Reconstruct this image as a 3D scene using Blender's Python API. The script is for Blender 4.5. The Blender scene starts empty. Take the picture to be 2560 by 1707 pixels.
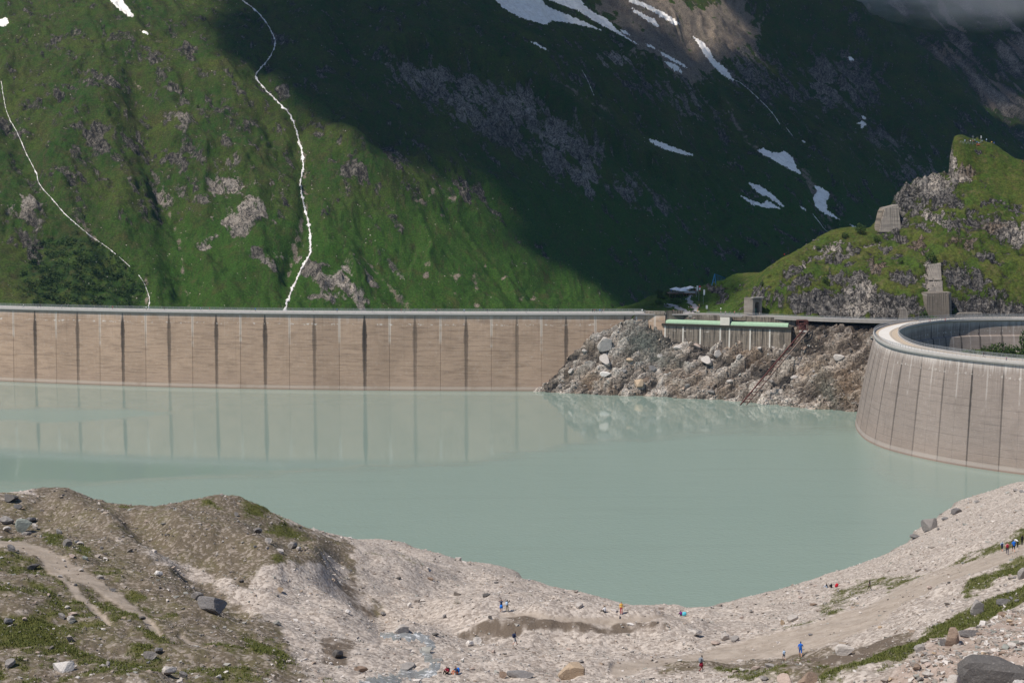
import bpy, math, random
import numpy as np
from mathutils import Vector

# ---------------------------------------------------------------- camera, sky, sun, exposure
SC = bpy.context.scene
COL = SC.collection
FPX, CX, CY, EYE = 3555.0, 1280.0, 853.5, 90.0          # focal length and centre in photo pixels, eye above the lake
PITCH = math.atan((CY - 500.0) / FPX)
cam = bpy.data.cameras.new('camera')
cam.sensor_width = 36.0
cam.lens = FPX / 2560.0 * 36.0
cam.clip_start = 1.0
cam.clip_end = 30000.0
camo = bpy.data.objects.new('camera', cam)
camo.location = (0, 0, EYE)
camo.rotation_euler = (math.pi / 2 - PITCH, 0, 0)
COL.objects.link(camo)
SC.camera = camo

SUN_EL = math.radians(56)
SUN_AZ = math.radians(-124)                               # compass angle from +Y, clockwise: left and a little behind
SUND = np.array([math.sin(SUN_AZ) * math.cos(SUN_EL), math.cos(SUN_AZ) * math.cos(SUN_EL), math.sin(SUN_EL)])
world = bpy.data.worlds.new('World')
SC.world = world
world.use_nodes = True
wn = world.node_tree
sky = wn.nodes.new('ShaderNodeTexSky')
sky.sky_type = 'NISHITA'
sky.sun_disc = False
sky.sun_elevation = SUN_EL
sky.sun_rotation = SUN_AZ
sky.altitude = 2000
sky.air_density = 1.0
sky.dust_density = 0.6
sky.ozone_density = 3.0
wn.links.new(sky.outputs[0], wn.nodes['Background'].inputs[0])
wn.nodes['Background'].inputs[1].default_value = 0.11
sun = bpy.data.lights.new('sun', 'SUN')
sun.energy = 5.0
sun.angle = math.radians(0.5)
sun.color = (1.0, 0.93, 0.83)
suno = bpy.data.objects.new('sun', sun)
suno.rotation_euler = Vector(SUND).to_track_quat('Z', 'Y').to_euler()
COL.objects.link(suno)
SC.view_settings.view_transform = 'Standard'
SC.view_settings.look = 'None'
SC.view_settings.exposure = 0.0
SC.view_settings.gamma = 1.0
SC.view_settings.use_curve_mapping = False
SC.cycles.max_bounces = 5
SC.cycles.diffuse_bounces = 2
SC.cycles.glossy_bounces = 2
SC.cycles.transmission_bounces = 2
SC.cycles.volume_bounces = 2
SC.cycles.transparent_max_bounces = 12
SC.cycles.caustics_reflective = False
SC.cycles.caustics_refractive = False

rng = np.random.default_rng(7)
random.seed(7)
sp, cp = math.sin(PITCH), math.cos(PITCH)


def ray(px, py):
    """slopes of the sight line through a photo pixel: X = a*Y, Z = EYE + b*Y"""
    px = np.asarray(px, float); py = np.asarray(py, float)
    fy = FPX * cp + (CY - py) * sp
    fz = -FPX * sp + (CY - py) * cp
    return (px - CX) / fy, fz / fy


def P(px, py, D):
    a, b = ray(px, py)
    return np.array([a * D, D, EYE + b * D])


def PZ(px, py, z):
    a, b = ray(px, py)
    D = (z - EYE) / b
    return np.array([a * D, D, z])


def proj(X, Y, Z):
    d = np.maximum(Y * cp - (Z - EYE) * sp, 1e-3)
    u = Y * sp + (Z - EYE) * cp
    return CX + FPX * X / d, CY - FPX * u / d


# ---------------------------------------------------------------- noise
_perm = np.random.default_rng(11).permutation(256)
_perm = np.concatenate([_perm, _perm, _perm])
_ga = np.arange(16) * (2 * math.pi / 16)
_gx, _gy = np.cos(_ga), np.sin(_ga)


def perlin(x, y, seed=0):
    xi = np.floor(x).astype(np.int64); yi = np.floor(y).astype(np.int64)
    xf = x - xi; yf = y - yi
    u = xf * xf * xf * (xf * (xf * 6 - 15) + 10)
    v = yf * yf * yf * (yf * (yf * 6 - 15) + 10)
    def g(ix, iy, fx, fy):
        h = _perm[_perm[(ix + seed * 37) & 255] + ((iy + seed * 17) & 255)] & 15
        return _gx[h] * fx + _gy[h] * fy
    n00 = g(xi, yi, xf, yf); n10 = g(xi + 1, yi, xf - 1, yf)
    n01 = g(xi, yi + 1, xf, yf - 1); n11 = g(xi + 1, yi + 1, xf - 1, yf - 1)
    a = n00 + u * (n10 - n00); b = n01 + u * (n11 - n01)
    return (a + v * (b - a)) * 1.5


def fbm(x, y, oct=4, gain=0.5, seed=0):
    s = 0; a = 1.0; t = 0
    for i in range(oct):
        s = s + a * perlin(x * 2 ** i, y * 2 ** i, seed + i); t += a; a *= gain
    return s / t * 1.3


def ridged(x, y, oct=4, gain=0.5, seed=0):
    s = 0; a = 1.0; t = 0
    for i in range(oct):
        s = s + a * (1 - 2 * np.abs(perlin(x * 2 ** i, y * 2 ** i, seed + i))); t += a; a *= gain
    return s / t


def cells(x, y, seed=0):
    """nearest-point cells: distance, gap to the second, random value of the cell, local offset"""
    xi = np.floor(x).astype(np.int64); yi = np.floor(y).astype(np.int64)
    d1 = np.full(x.shape, 9.0); d2 = np.full(x.shape, 9.0); idv = np.zeros(x.shape); ox = np.zeros(x.shape); oy = np.zeros(x.shape)
    for i in (-1, 0, 1):
        for j in (-1, 0, 1):
            h = _perm[_perm[(xi + i + seed * 31) & 255] + ((yi + j + seed * 13) & 255)]
            h2 = _perm[h + 57]
            dx = i + (h / 256.0) - (x - xi); dy = j + (h2 / 256.0) - (y - yi)
            d = np.sqrt(dx * dx + dy * dy)
            c = d < d1
            d2 = np.where(c, d1, np.minimum(d2, d))
            idv = np.where(c, _perm[h2 + 91] / 256.0, idv)
            ox = np.where(c, dx, ox); oy = np.where(c, dy, oy)
            d1 = np.where(c, d, d1)
    return d1, d2 - d1, idv, ox, oy


def sstep(a, b, x):
    t = np.clip((x - a) / (b - a), 0, 1)
    return t * t * (3 - 2 * t)


# ---------------------------------------------------------------- outlines as distance masks
def sd_poly(px, py, poly):
    poly = np.asarray(poly, float)
    d = np.full(px.shape, 1e18); inside = np.zeros(px.shape, bool)
    n = len(poly)
    for i in range(n):
        x1, y1 = poly[i]; x2, y2 = poly[(i + 1) % n]
        ex, ey = x2 - x1, y2 - y1
        t = np.clip(((px - x1) * ex + (py - y1) * ey) / (ex * ex + ey * ey + 1e-9), 0, 1)
        d = np.minimum(d, (px - x1 - t * ex) ** 2 + (py - y1 - t * ey) ** 2)
        c = ((y1 > py) != (y2 > py)) & (px < (x2 - x1) * (py - y1) / (y2 - y1 + 1e-12) + x1)
        inside ^= c
    d = np.sqrt(d)
    return np.where(inside, d, -d)                        # positive inside


def sd_line(px, py, line):
    """line of (x, y, radius): positive inside"""
    best = np.full(px.shape, -1e9)
    for (x1, y1, r1), (x2, y2, r2) in zip(line[:-1], line[1:]):
        ex, ey = x2 - x1, y2 - y1
        t = np.clip(((px - x1) * ex + (py - y1) * ey) / (ex * ex + ey * ey + 1e-9), 0, 1)
        d = np.sqrt((px - x1 - t * ex) ** 2 + (py - y1 - t * ey) ** 2)
        best = np.maximum(best, r1 + t * (r2 - r1) - d)
    return best


# ---------------------------------------------------------------- thin plate surfaces
class TPS:
    def __init__(s, pts, lam=0.0):
        p = np.asarray(pts, float)
        s.c = p[:, :2].mean(0); s.k = p[:, :2].std()
        s.x = (p[:, :2] - s.c) / s.k
        n = len(p)
        r = np.sqrt(((s.x[:, None] - s.x[None]) ** 2).sum(-1))
        K = np.where(r > 0, r * r * np.log(r + 1e-12), 0) + lam * np.eye(n)
        A = np.zeros((n + 3, n + 3)); A[:n, :n] = K
        A[:n, n] = 1; A[:n, n + 1:] = s.x; A[n, :n] = 1; A[n + 1:, :n] = s.x.T
        b = np.zeros(n + 3); b[:n] = p[:, 2]
        s.w = np.linalg.solve(A, b)
        s.n = n

    def __call__(s, X, Y):
        x = (X - s.c[0]) / s.k; y = (Y - s.c[1]) / s.k
        o = s.w[s.n] + s.w[s.n + 1] * x + s.w[s.n + 2] * y
        for i in range(s.n):
            r2 = (x - s.x[i, 0]) ** 2 + (y - s.x[i, 1]) ** 2
            o = o + s.w[i] * 0.5 * r2 * np.log(r2 + 1e-12)
        return o


class Terrain:
    """height field over a fan-shaped grid (a = X/Y, D = Y), finer where it is nearer"""
    def __init__(s, a, D, fn):
        s.a = a; s.D = D
        A, DD = np.meshgrid(a, D)
        s.X = A * DD; s.Y = DD
        s.Z = fn(s.X, s.Y)

    def height(s, X, Y):
        X = np.asarray(X, float); Y = np.asarray(Y, float)
        fa = np.clip(np.interp(X / Y, s.a, np.arange(len(s.a))), 0, len(s.a) - 1.001)
        fd = np.clip(np.interp(Y, s.D, np.arange(len(s.D))), 0, len(s.D) - 1.001)
        i = fd.astype(int); j = fa.astype(int); u = fd - i; v = fa - j
        Z = s.Z
        return (Z[i, j] * (1 - u) + Z[i + 1, j] * u) * (1 - v) + (Z[i, j + 1] * (1 - u) + Z[i + 1, j + 1] * u) * v

    def hit(s, px, py):
        """first point of the surface on the sight lines of photo pixels"""
        px = np.atleast_1d(np.asarray(px, float)); py = np.atleast_1d(np.asarray(py, float))
        a, b = ray(px, py)
        out = np.zeros((len(px), 3)); ok = np.zeros(len(px), bool)
        for k0 in range(0, len(px), 2000):
            aa = a[k0:k0 + 2000]; bb = b[k0:k0 + 2000]
            fa = np.clip(np.interp(aa, s.a, np.arange(len(s.a))), 0, len(s.a) - 1.001)
            j = fa.astype(int); v = fa - j
            zt = s.Z[:, j] * (1 - v) + s.Z[:, j + 1] * v
            zr = EYE + bb[None] * s.D[:, None]
            above = zt >= zr
            i = above.argmax(0); o = above.any(0) & (i > 0)
            i = np.maximum(i, 1); c = np.arange(len(aa))
            g0 = (zr - zt)[i - 1, c]; g1 = (zr - zt)[i, c]
            t = np.clip(g0 / (g0 - g1 + 1e-9), 0, 1)
            D = s.D[i - 1] + t * (s.D[i] - s.D[i - 1])
            out[k0:k0 + 2000, 0] = aa * D; out[k0:k0 + 2000, 1] = D; out[k0:k0 + 2000, 2] = EYE + bb * D
            ok[k0:k0 + 2000] = o
        return out, ok


# ---------------------------------------------------------------- mesh helpers
def raw_mesh(name, V, Fc, attrs=None, smooth=False, mats=(), mi=None):
    """V (n,3); Fc int array (m,k) of equal-sized faces, or a list of faces"""
    me = bpy.data.meshes.new(name)
    V = np.asarray(V, np.float32)
    if isinstance(Fc, np.ndarray):
        m, k = Fc.shape
        me.vertices.add(len(V)); me.vertices.foreach_set('co', V.ravel())
        me.loops.add(m * k); me.loops.foreach_set('vertex_index', Fc.astype(np.int32).ravel())
        me.polygons.add(m); me.polygons.foreach_set('loop_start', np.arange(0, m * k, k, dtype=np.int32))
    else:
        me.from_pydata([tuple(v) for v in V], [], [tuple(int(i) for i in f) for f in Fc])
    for a, val in (attrs or {}).items():
        at = me.attributes.new(a, 'FLOAT', 'POINT'); at.data.foreach_set('value', np.asarray(val, np.float32).ravel())
    for mt in mats: me.materials.append(mt)
    if mi is not None: me.polygons.foreach_set('material_index', np.asarray(mi, np.int32))
    me.polygons.foreach_set('use_smooth', np.full(len(me.polygons), smooth, bool))
    me.update(calc_edges=True)
    return me


def grid_faces(n, m):
    i = np.arange((n - 1) * (m - 1)); r = i // (m - 1); c = i % (m - 1); b = r * m + c
    return np.stack([b, b + 1, b + m + 1, b + m], 1)


def link(name, me, parent=None, loc=None, rot=None, scale=None):
    o = bpy.data.objects.new(name, me)
    COL.objects.link(o)
    if parent is not None: o.parent = parent
    if loc is not None: o.location = [float(v) for v in loc]
    if rot is not None: o.rotation_euler = rot
    if scale is not None: o.scale = scale
    return o


def tag(o, label, cat, group=None):
    o['label'] = label; o['category'] = cat
    if group: o['group'] = group
    return o


def struct(o, kind='structure', label=None):
    o['kind'] = kind
    if label: o['label'] = label
    return o


def empty(name, loc, rz=0.0):
    o = bpy.data.objects.new(name, None)
    o.empty_display_size = 0.2
    COL.objects.link(o); o.location = [float(v) for v in loc]; o.rotation_euler = (0, 0, rz)
    return o


class MB:
    """collects simple solids into one mesh"""
    def __init__(s): s.v = []; s.f = []

    def add(s, V, Fc):
        b = len(s.v); s.v += [tuple(map(float, p)) for p in V]; s.f += [tuple(int(i) + b for i in f) for f in Fc]
        return s

    def box(s, c, d, rz=0.0):
        x, y, z = d[0] / 2, d[1] / 2, d[2] / 2
        co, si = math.cos(rz), math.sin(rz)
        V = []
        for dx, dy, dz in ((-x, -y, -z), (x, -y, -z), (x, y, -z), (-x, y, -z), (-x, -y, z), (x, -y, z), (x, y, z), (-x, y, z)):
            V.append((c[0] + dx * co - dy * si, c[1] + dx * si + dy * co, c[2] + dz))
        return s.add(V, ((0, 3, 2, 1), (4, 5, 6, 7), (0, 1, 5, 4), (1, 2, 6, 5), (2, 3, 7, 6), (3, 0, 4, 7)))

    def tube(s, p, q, r, r2=None, n=6):
        p = Vector(p); q = Vector(q); r2 = r if r2 is None else r2
        ax = (q - p).normalized(); t = ax.orthogonal().normalized(); b = ax.cross(t)
        V = []
        for k in range(n):
            a = 2 * math.pi * k / n; d = t * math.cos(a) + b * math.sin(a)
            V.append(p + d * r); V.append(q + d * r2)
        Fc = [(2 * k, 2 * ((k + 1) % n), 2 * ((k + 1) % n) + 1, 2 * k + 1) for k in range(n)]
        Fc += [tuple(2 * k for k in range(n))[::-1], tuple(2 * k + 1 for k in range(n))]
        return s.add(V, Fc)

    def beam(s, p, q, w, h):
        """square bar between two points"""
        p = Vector(p); q = Vector(q); ax = (q - p).normalized()
        up = Vector((0, 0, 1)) if abs(ax.z) < 0.95 else Vector((1, 0, 0))
        t = ax.cross(up).normalized() * (w / 2); b = t.cross(ax).normalized() * (h / 2)
        V = [p - t - b, p + t - b, p + t + b, p - t + b, q - t - b, q + t - b, q + t + b, q - t + b]
        return s.add(V, ((0, 3, 2, 1), (4, 5, 6, 7), (0, 1, 5, 4), (1, 2, 6, 5), (2, 3, 7, 6), (3, 0, 4, 7)))

    def sweep(s, path, prof, closed=True):
        """profile of (offset across, height) swept along plan points with unit normals: path rows (x, y, z, nx, ny)"""
        n = len(path); k = len(prof); V = []
        for x, y, z, nx, ny in path:
            for o, h in prof: V.append((x + nx * o, y + ny * o, z + h))
        Fc = []
        for i in range(n - 1):
            for j in range(k if closed else k - 1):
                a = i * k + j; b = i * k + (j + 1) % k
                Fc.append((a, b, b + k, a + k))
        if closed: Fc += [tuple(range(k))[::-1], tuple((n - 1) * k + j for j in range(k))]
        return s.add(V, Fc)

    def mesh(s, name, mat=None, smooth=False):
        me = raw_mesh(name, s.v, s.f, smooth=smooth, mats=[mat] if mat else [])
        return me

    def obj(s, name, mat, parent=None, smooth=False, **k):
        return link(name, s.mesh(name, mat, smooth), parent, **k)


# ---------------------------------------------------------------- material helpers
class Mat:
    def __init__(s, name, rough=0.9, spec=0.25):
        s.m = bpy.data.materials.new(name); s.m.use_nodes = True
        s.t = s.m.node_tree; s.b = s.t.nodes['Principled BSDF']
        s.b.inputs['Roughness'].default_value = rough
        s.b.inputs['Specular IOR Level'].default_value = spec

    def n(s, ty, ins=None, **props):
        nd = s.t.nodes.new('ShaderNode' + ty)
        for k, v in props.items(): setattr(nd, k, v)
        for k, v in (ins or {}).items():
            if isinstance(v, bpy.types.NodeSocket): s.t.links.new(v, nd.inputs[k])
            elif v is not None:
                sk = nd.inputs[k]
                if hasattr(v, '__len__') and len(v) == 3 and sk.type == 'RGBA': v = (*v, 1)
                sk.default_value = v
        return nd

    def attr(s, name): return s.n('Attribute', attribute_name=name).outputs['Fac']
    def attrc(s, name): return s.n('Attribute', attribute_name=name).outputs['Color']
    def pos(s): return s.n('NewGeometry').outputs['Position']
    def obj(s): return s.n('TexCoord').outputs['Object']
    def sep(s, v): return s.n('SeparateXYZ', {0: v}).outputs
    def comb(s, x, y, z): return s.n('CombineXYZ', {0: x, 1: y, 2: z}).outputs[0]
    def map(s, v, sc=(1, 1, 1), rot=(0, 0, 0)): return s.n('Mapping', {'Vector': v, 'Scale': sc, 'Rotation': rot}).outputs[0]
    def noise(s, v, scale, det=4, rough=0.55, dist=0.0): return s.n('TexNoise', {'Vector': v, 'Scale': scale, 'Detail': det, 'Roughness': rough, 'Distortion': dist}).outputs['Fac']
    def vor(s, v, scale, feat='F1', out='Distance', rnd=1.0): return s.n('TexVoronoi', {'Vector': v, 'Scale': scale, 'Randomness': rnd}, feature=feat).outputs[out]
    def math(s, op, a, b=None, c=None, clamp=False): return s.n('Math', {0: a, 1: b, 2: c}, operation=op, use_clamp=clamp).outputs[0]
    def mul(s, a, b): return s.math('MULTIPLY', a, b)
    def add(s, a, b): return s.math('ADD', a, b)
    def mr(s, x, a, b, c=0.0, d=1.0, smooth=True):
        return s.n('MapRange', {0: x, 1: a, 2: b, 3: c, 4: d}, interpolation_type='SMOOTHSTEP' if smooth else 'LINEAR').outputs[0]
    def mix(s, f, a, b, mode='MIX'): return s.n('Mix', {0: f, 6: a, 7: b}, data_type='RGBA', blend_type=mode, clamp_factor=True).outputs[2]
    def ramp(s, f, stops):
        nd = s.n('ValToRGB', {0: f}); e = nd.color_ramp.elements
        while len(e) < len(stops): e.new(0.5)
        for q, (p, c) in zip(e, stops): q.position = p; q.color = (*c, 1) if len(c) == 3 else c
        return nd.outputs[0]
    def bump(s, h, strength=0.5, dist=1.0, normal=None): return s.n('Bump', {'Height': h, 'Strength': strength, 'Distance': dist, 'Normal': normal}).outputs[0]
    def color(s, c):
        if isinstance(c, bpy.types.NodeSocket): s.t.links.new(c, s.b.inputs['Base Color'])
        else: s.b.inputs['Base Color'].default_value = (*c, 1)
        return s
    def set(s, **k):
        for a, v in k.items():
            a = a.replace('_', ' ')
            if isinstance(v, bpy.types.NodeSocket): s.t.links.new(v, s.b.inputs[a])
            else: s.b.inputs[a].default_value = v
        return s


def plain(name, c, rough=0.8, var=0.12, scale=3.0, metallic=0.0):
    """one colour with a little uneven weathering"""
    m = Mat(name, rough)
    f = m.noise(m.obj(), scale, 3)
    d = tuple(max(v * (1 - var), 0) for v in c); l = tuple(min(v * (1 + var), 1) for v in c)
    m.color(m.mix(f, d, l)).set(Metallic=metallic)
    return m.m
# ================================================================ SURFACE MATERIALS OF THE SETTING
def m_mountain():
    m = Mat('alpine_slope', 0.95, 0.1)
    p = m.pos()
    rock, scree, lush, bush = m.attr('rock'), m.attr('scree'), m.attr('lush'), m.attr('bush')
    n1 = m.noise(p, 0.02, 5, 0.6); n2 = m.noise(p, 0.12, 5, 0.65); n3 = m.noise(p, 0.6, 4, 0.7)
    st = m.noise(m.map(p, (0.25, 0.05, 0.05), (0, 0, 0.5)), 1.0, 4, 0.7)
    g = m.mix(m.mr(n1, 0.35, 0.68), (0.038, 0.088, 0.015), (0.090, 0.122, 0.024))
    g = m.mix(m.mr(n2, 0.4, 0.75), g, (0.070, 0.066, 0.030))
    g = m.mix(m.mul(lush, 0.85), g, m.mix(n2, (0.034, 0.102, 0.014), (0.066, 0.128, 0.019)))
    g = m.mix(m.mul(m.mr(st, 0.50, 0.70), 0.55), g, (0.098, 0.080, 0.042))
    g = m.mix(m.mul(m.mr(m.noise(p, 0.045, 5, 0.7, 0.6), 0.52, 0.66), 0.6), g, (0.088, 0.078, 0.030))
    g = m.mix(m.mr(n3, 0.32, 0.68), m.mix(0.6, g, (0.006, 0.014, 0.005)), g)
    g = m.mix(m.mul(m.mr(m.noise(p, 0.28, 5, 0.75), 0.55, 0.72), 0.55), g, (0.085, 0.085, 0.035))
    g = m.mix(m.mul(bush, 0.8), g, m.mix(n3, (0.012, 0.030, 0.010), (0.035, 0.070, 0.018)))
    rk = m.ramp(m.noise(m.map(p, (0.35, 0.35, 0.12), (0, 0.5, 0.3)), 1.0, 6, 0.7), [(0.30, (0.018, 0.018, 0.020)), (0.45, (0.072, 0.065, 0.054)), (0.56, (0.165, 0.150, 0.126)), (0.70, (0.38, 0.34, 0.285))])
    pale = m.attr('pale')
    rk = m.mix(m.mul(m.mul(pale, m.mr(n2, 0.25, 0.5)), 0.9), rk, m.mix(m.mr(n3, 0.35, 0.6), (0.22, 0.19, 0.16), (0.66, 0.58, 0.50)))
    ck = m.math('ABSOLUTE', m.math('SUBTRACT', m.noise(m.map(p, (0.10, 0.10, 0.055), (0, 0.6, 0.2)), 1.0, 5, 0.7, 1.2), 0.5))
    rk = m.mix(m.mr(ck, 0.035, 0.008, 0, 0.85), rk, (0.012, 0.012, 0.014))
    sc = m.mix(m.mr(m.noise(p, 0.8, 4, 0.8), 0.35, 0.65), (0.10, 0.08, 0.06), (0.36, 0.29, 0.24))
    fr = m.add(m.mul(m.math('SUBTRACT', n3, 0.5), 0.35), m.mul(m.math('SUBTRACT', n2, 0.5), 0.8))
    rf = m.mr(m.add(rock, fr), 0.40, 0.60)
    c = m.mix(rf, g, rk)
    sf = m.mr(m.add(scree, m.mul(fr, 1.3)), 0.38, 0.72, 0, 0.9)
    c = m.mix(sf, c, sc)
    far = m.mul(m.mr(m.vor(p, 0.19), 0.15, 0.08), m.mr(n2, 0.52, 0.62))
    c = m.mix(far, c, (0.42, 0.38, 0.33))                 # single pale blocks lying in the grass
    h = m.add(m.mul(n3, 1.2), m.mul(m.noise(p, 2.0, 3, 0.7), m.mr(rf, 0, 1, 0.25, 1.2)))
    m.color(c).set(Normal=m.bump(h, 0.9, 1.8))
    return m.m


def m_hill():
    m = Mat('rocky_pasture', 0.95, 0.12)
    p = m.pos()
    rock, pale, lush = m.attr('rock'), m.attr('pale'), m.attr('lush')
    n1 = m.noise(p, 0.06, 5, 0.6); n2 = m.noise(p, 0.30, 5, 0.72); n3 = m.noise(p, 0.95, 5, 0.75)
    g = m.mix(m.mr(n1, 0.35, 0.65), (0.046, 0.080, 0.013), (0.092, 0.108, 0.022))
    g = m.mix(m.mr(n2, 0.42, 0.75), g, (0.088, 0.070, 0.030))
    g = m.mix(m.mul(lush, 0.8), g, (0.050, 0.098, 0.015))
    g = m.mix(m.mr(n3, 0.36, 0.62), m.mix(0.62, g, (0.012, 0.018, 0.005)), g)
    g = m.mix(m.mul(m.mr(m.noise(p, 0.5, 5, 0.75, 0.8), 0.52, 0.64), 0.7), g, (0.022, 0.036, 0.009))
    g = m.mix(m.mul(m.mr(m.noise(p, 0.17, 4, 0.7), 0.55, 0.7), 0.6), g, (0.125, 0.105, 0.050))
    k = m.noise(m.map(p, (0.55, 0.55, 0.8), (0.4, 0.6, 0.2)), 1.0, 7, 0.72)
    rk = m.ramp(k, [(0.30, (0.016, 0.016, 0.018)), (0.44, (0.07, 0.066, 0.064)), (0.57, (0.165, 0.152, 0.14)), (0.74, (0.36, 0.32, 0.285))])
    rk = m.mix(m.mul(m.attr('brown'), 0.6), rk, (0.24, 0.17, 0.11))
    pale = m.mul(pale, m.mr(n2, 0.3, 0.6, 0.5, 1.0))
    rk = m.mix(m.mul(pale, m.mr(k, 0.25, 0.6)), rk, (0.50, 0.44, 0.38))
    ck = m.math('ABSOLUTE', m.math('SUBTRACT', m.noise(m.map(p, (0.22, 0.22, 0.13), (0, 0.7, 0.2)), 1.0, 5, 0.72, 1.3), 0.5))
    rk = m.mix(m.mr(ck, 0.05, 0.012, 0, 0.9), rk, (0.010, 0.010, 0.011))
    rf = m.mr(m.add(rock, m.add(m.mul(m.math('SUBTRACT', n2, 0.5), 0.8), m.mul(m.math('SUBTRACT', n3, 0.5), 0.7))), 0.42, 0.58)
    c = m.mix(rf, g, rk)
    h = m.add(m.mul(n3, m.mr(rf, 0, 1, 0.35, 0.9)), m.mul(k, m.mul(rf, 2.0)))
    m.color(c).set(Normal=m.bump(h, 0.8, 0.7))
    return m.m


def m_rubble():
    m = Mat('broken_rock', 0.92, 0.15)
    p = m.pos()
    tone, green, brown = m.attr('tone'), m.attr('green'), m.attr('brown')
    k = m.noise(m.map(p, (0.7, 0.7, 0.9), (0.5, 0.9, 0.3)), 1.0, 7, 0.75)
    n3 = m.noise(p, 2.5, 3, 0.7)
    c = m.ramp(m.add(m.mul(tone, 0.62), m.mul(k, 0.45)), [(0.24, (0.05, 0.046, 0.044)), (0.40, (0.215, 0.178, 0.145)), (0.56, (0.42, 0.358, 0.302)), (0.78, (0.64, 0.575, 0.505))])
    c = m.mix(m.mul(brown, 0.6), c, m.mix(k, (0.20, 0.13, 0.085), (0.46, 0.33, 0.22)))
    c = m.mix(m.mul(green, 0.75), c, m.mix(k, (0.06, 0.075, 0.066), (0.22, 0.25, 0.215)))
    ck = m.math('ABSOLUTE', m.math('SUBTRACT', m.noise(m.map(p, (0.30, 0.30, 0.45), (0.4, 0.5, 0)), 1.0, 5, 0.72, 1.0), 0.5))
    c = m.mix(m.mr(ck, 0.04, 0.01, 0, 0.8), c, (0.03, 0.028, 0.026))
    m.color(c).set(Normal=m.bump(m.add(m.mul(k, 1.6), m.mul(n3, 0.35)), 0.85, 0.9))
    return m.m


def m_ground():
    m = Mat('moraine_ground', 0.95, 0.1)
    p = m.pos()
    soil, grass, path, dark, wet, rust = m.attr('soil'), m.attr('grass'), m.attr('path'), m.attr('dark'), m.attr('wet'), m.attr('rust')
    n1 = m.noise(p, 0.08, 4, 0.6); n2 = m.noise(p, 0.5, 5, 0.65); n3 = m.noise(p, 3.0, 4, 0.75); n4 = m.noise(p, 9.0, 3, 0.7)
    peb = m.vor(p, 2.6, out='Color'); pebs = m.sep(peb)[0]
    peb2 = m.sep(m.vor(p, 6.5, out='Color'))[1]
    gv = m.mix(n1, (0.335, 0.283, 0.236), (0.450, 0.390, 0.332))
    gv = m.mix(m.mul(m.mr(m.noise(p, 0.15, 5, 0.7, 0.5), 0.5, 0.62), 0.55), gv, (0.27, 0.215, 0.17))
    gv = m.mix(m.mr(pebs, 0.0, 1.0), m.mix(0.6, gv, (0.13, 0.10, 0.085)), m.mix(0.45, gv, (0.70, 0.63, 0.57)))
    gv = m.mix(m.mul(peb2, 0.5), gv, m.mix(n3, (0.23, 0.19, 0.165), (0.60, 0.54, 0.49)))
    so = m.mix(n2, (0.092, 0.074, 0.050), (0.172, 0.140, 0.102))
    so = m.mix(m.mul(m.mr(m.noise(p, 0.22, 4, 0.65), 0.45, 0.65), 0.5), so, (0.125, 0.115, 0.050))
    so = m.mix(m.mul(m.mr(pebs, 0.55, 0.95), 0.7), so, (0.33, 0.28, 0.24))
    so = m.mix(m.mul(m.mr(peb2, 0.3, 0.0), 0.5), so, (0.06, 0.05, 0.04))
    ru = m.mix(n2, (0.22, 0.155, 0.125), (0.40, 0.31, 0.26))
    pa = m.mix(m.mr(n2, 0.3, 0.7), m.mix(n4, (0.23, 0.185, 0.145), (0.33, 0.275, 0.225)), m.mix(n4, (0.34, 0.285, 0.235), (0.45, 0.385, 0.325)))
    da = m.mix(n3, (0.10, 0.078, 0.06), (0.175, 0.14, 0.11))
    gr = m.mix(n2, (0.068, 0.082, 0.017), (0.140, 0.130, 0.038))
    gr = m.mix(m.mr(n4, 0.35, 0.75), m.mix(0.5, gr, (0.03, 0.03, 0.012)), m.mix(0.25, gr, (0.13, 0.15, 0.035)))
    c = m.mix(m.mr(m.add(soil, m.mul(m.add(n2, m.mul(n3, -0.4)), 0.6)), 0.55, 0.9), gv, so)
    c = m.mix(m.mul(rust, 0.8), c, ru)
    c = m.mix(m.mr(m.add(dark, m.mul(n2, 0.4)), 0.5, 0.9), c, da)
    c = m.mix(m.mr(m.add(grass, m.add(m.mul(m.math('SUBTRACT', n3, 0.5), 1.1), m.mul(m.math('SUBTRACT', n2, 0.5), 0.9))), 0.30, 0.85, 0, 0.93), c, gr)
    c = m.mix(m.mr(m.add(path, m.add(m.mul(m.math('SUBTRACT', n2, 0.5), 0.8), m.mul(m.math('SUBTRACT', n3, 0.5), 0.6))), 0.25, 0.95, 0, 0.82), c, pa)
    c = m.mix(m.mul(wet, 0.7), c, (0.16, 0.145, 0.13))
    h = m.add(m.mul(n3, 0.6), m.add(m.mul(m.vor(p, 2.6), -0.7), m.mul(n4, 0.35)))
    m.color(c).set(Normal=m.bump(m.mul(h, m.mr(path, 0.3, 0.8, 1.0, 0.25)), 0.9, 0.11))
    return m.m


def m_water():
    m = Mat('glacial_water', 0.1, 0.5)
    p = m.pos()
    rip = m.attr('ripple')
    n1 = m.noise(p, 0.012, 3, 0.5)
    c = m.mix(n1, (0.208, 0.278, 0.240), (0.230, 0.298, 0.258))
    w1 = m.noise(m.map(p, (0.7, 1.1, 1.0), (0, 0, 0.5)), 1.0, 3, 0.65)
    w2 = m.noise(m.map(p, (0.10, 0.16, 1.0), (0, 0, -0.5)), 1.0, 4, 0.6, 0.6)
    w = m.add(m.mul(w1, m.mr(rip, 0, 1, 0.004, 0.17)), m.mul(w2, m.mr(rip, 0, 1, 0.010, 0.12)))
    m.color(c).set(Roughness=m.mr(rip, 0, 1, 0.04, 0.26), IOR=1.33, Normal=m.bump(w, 1.0, 1.0))
    return m.m


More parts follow.
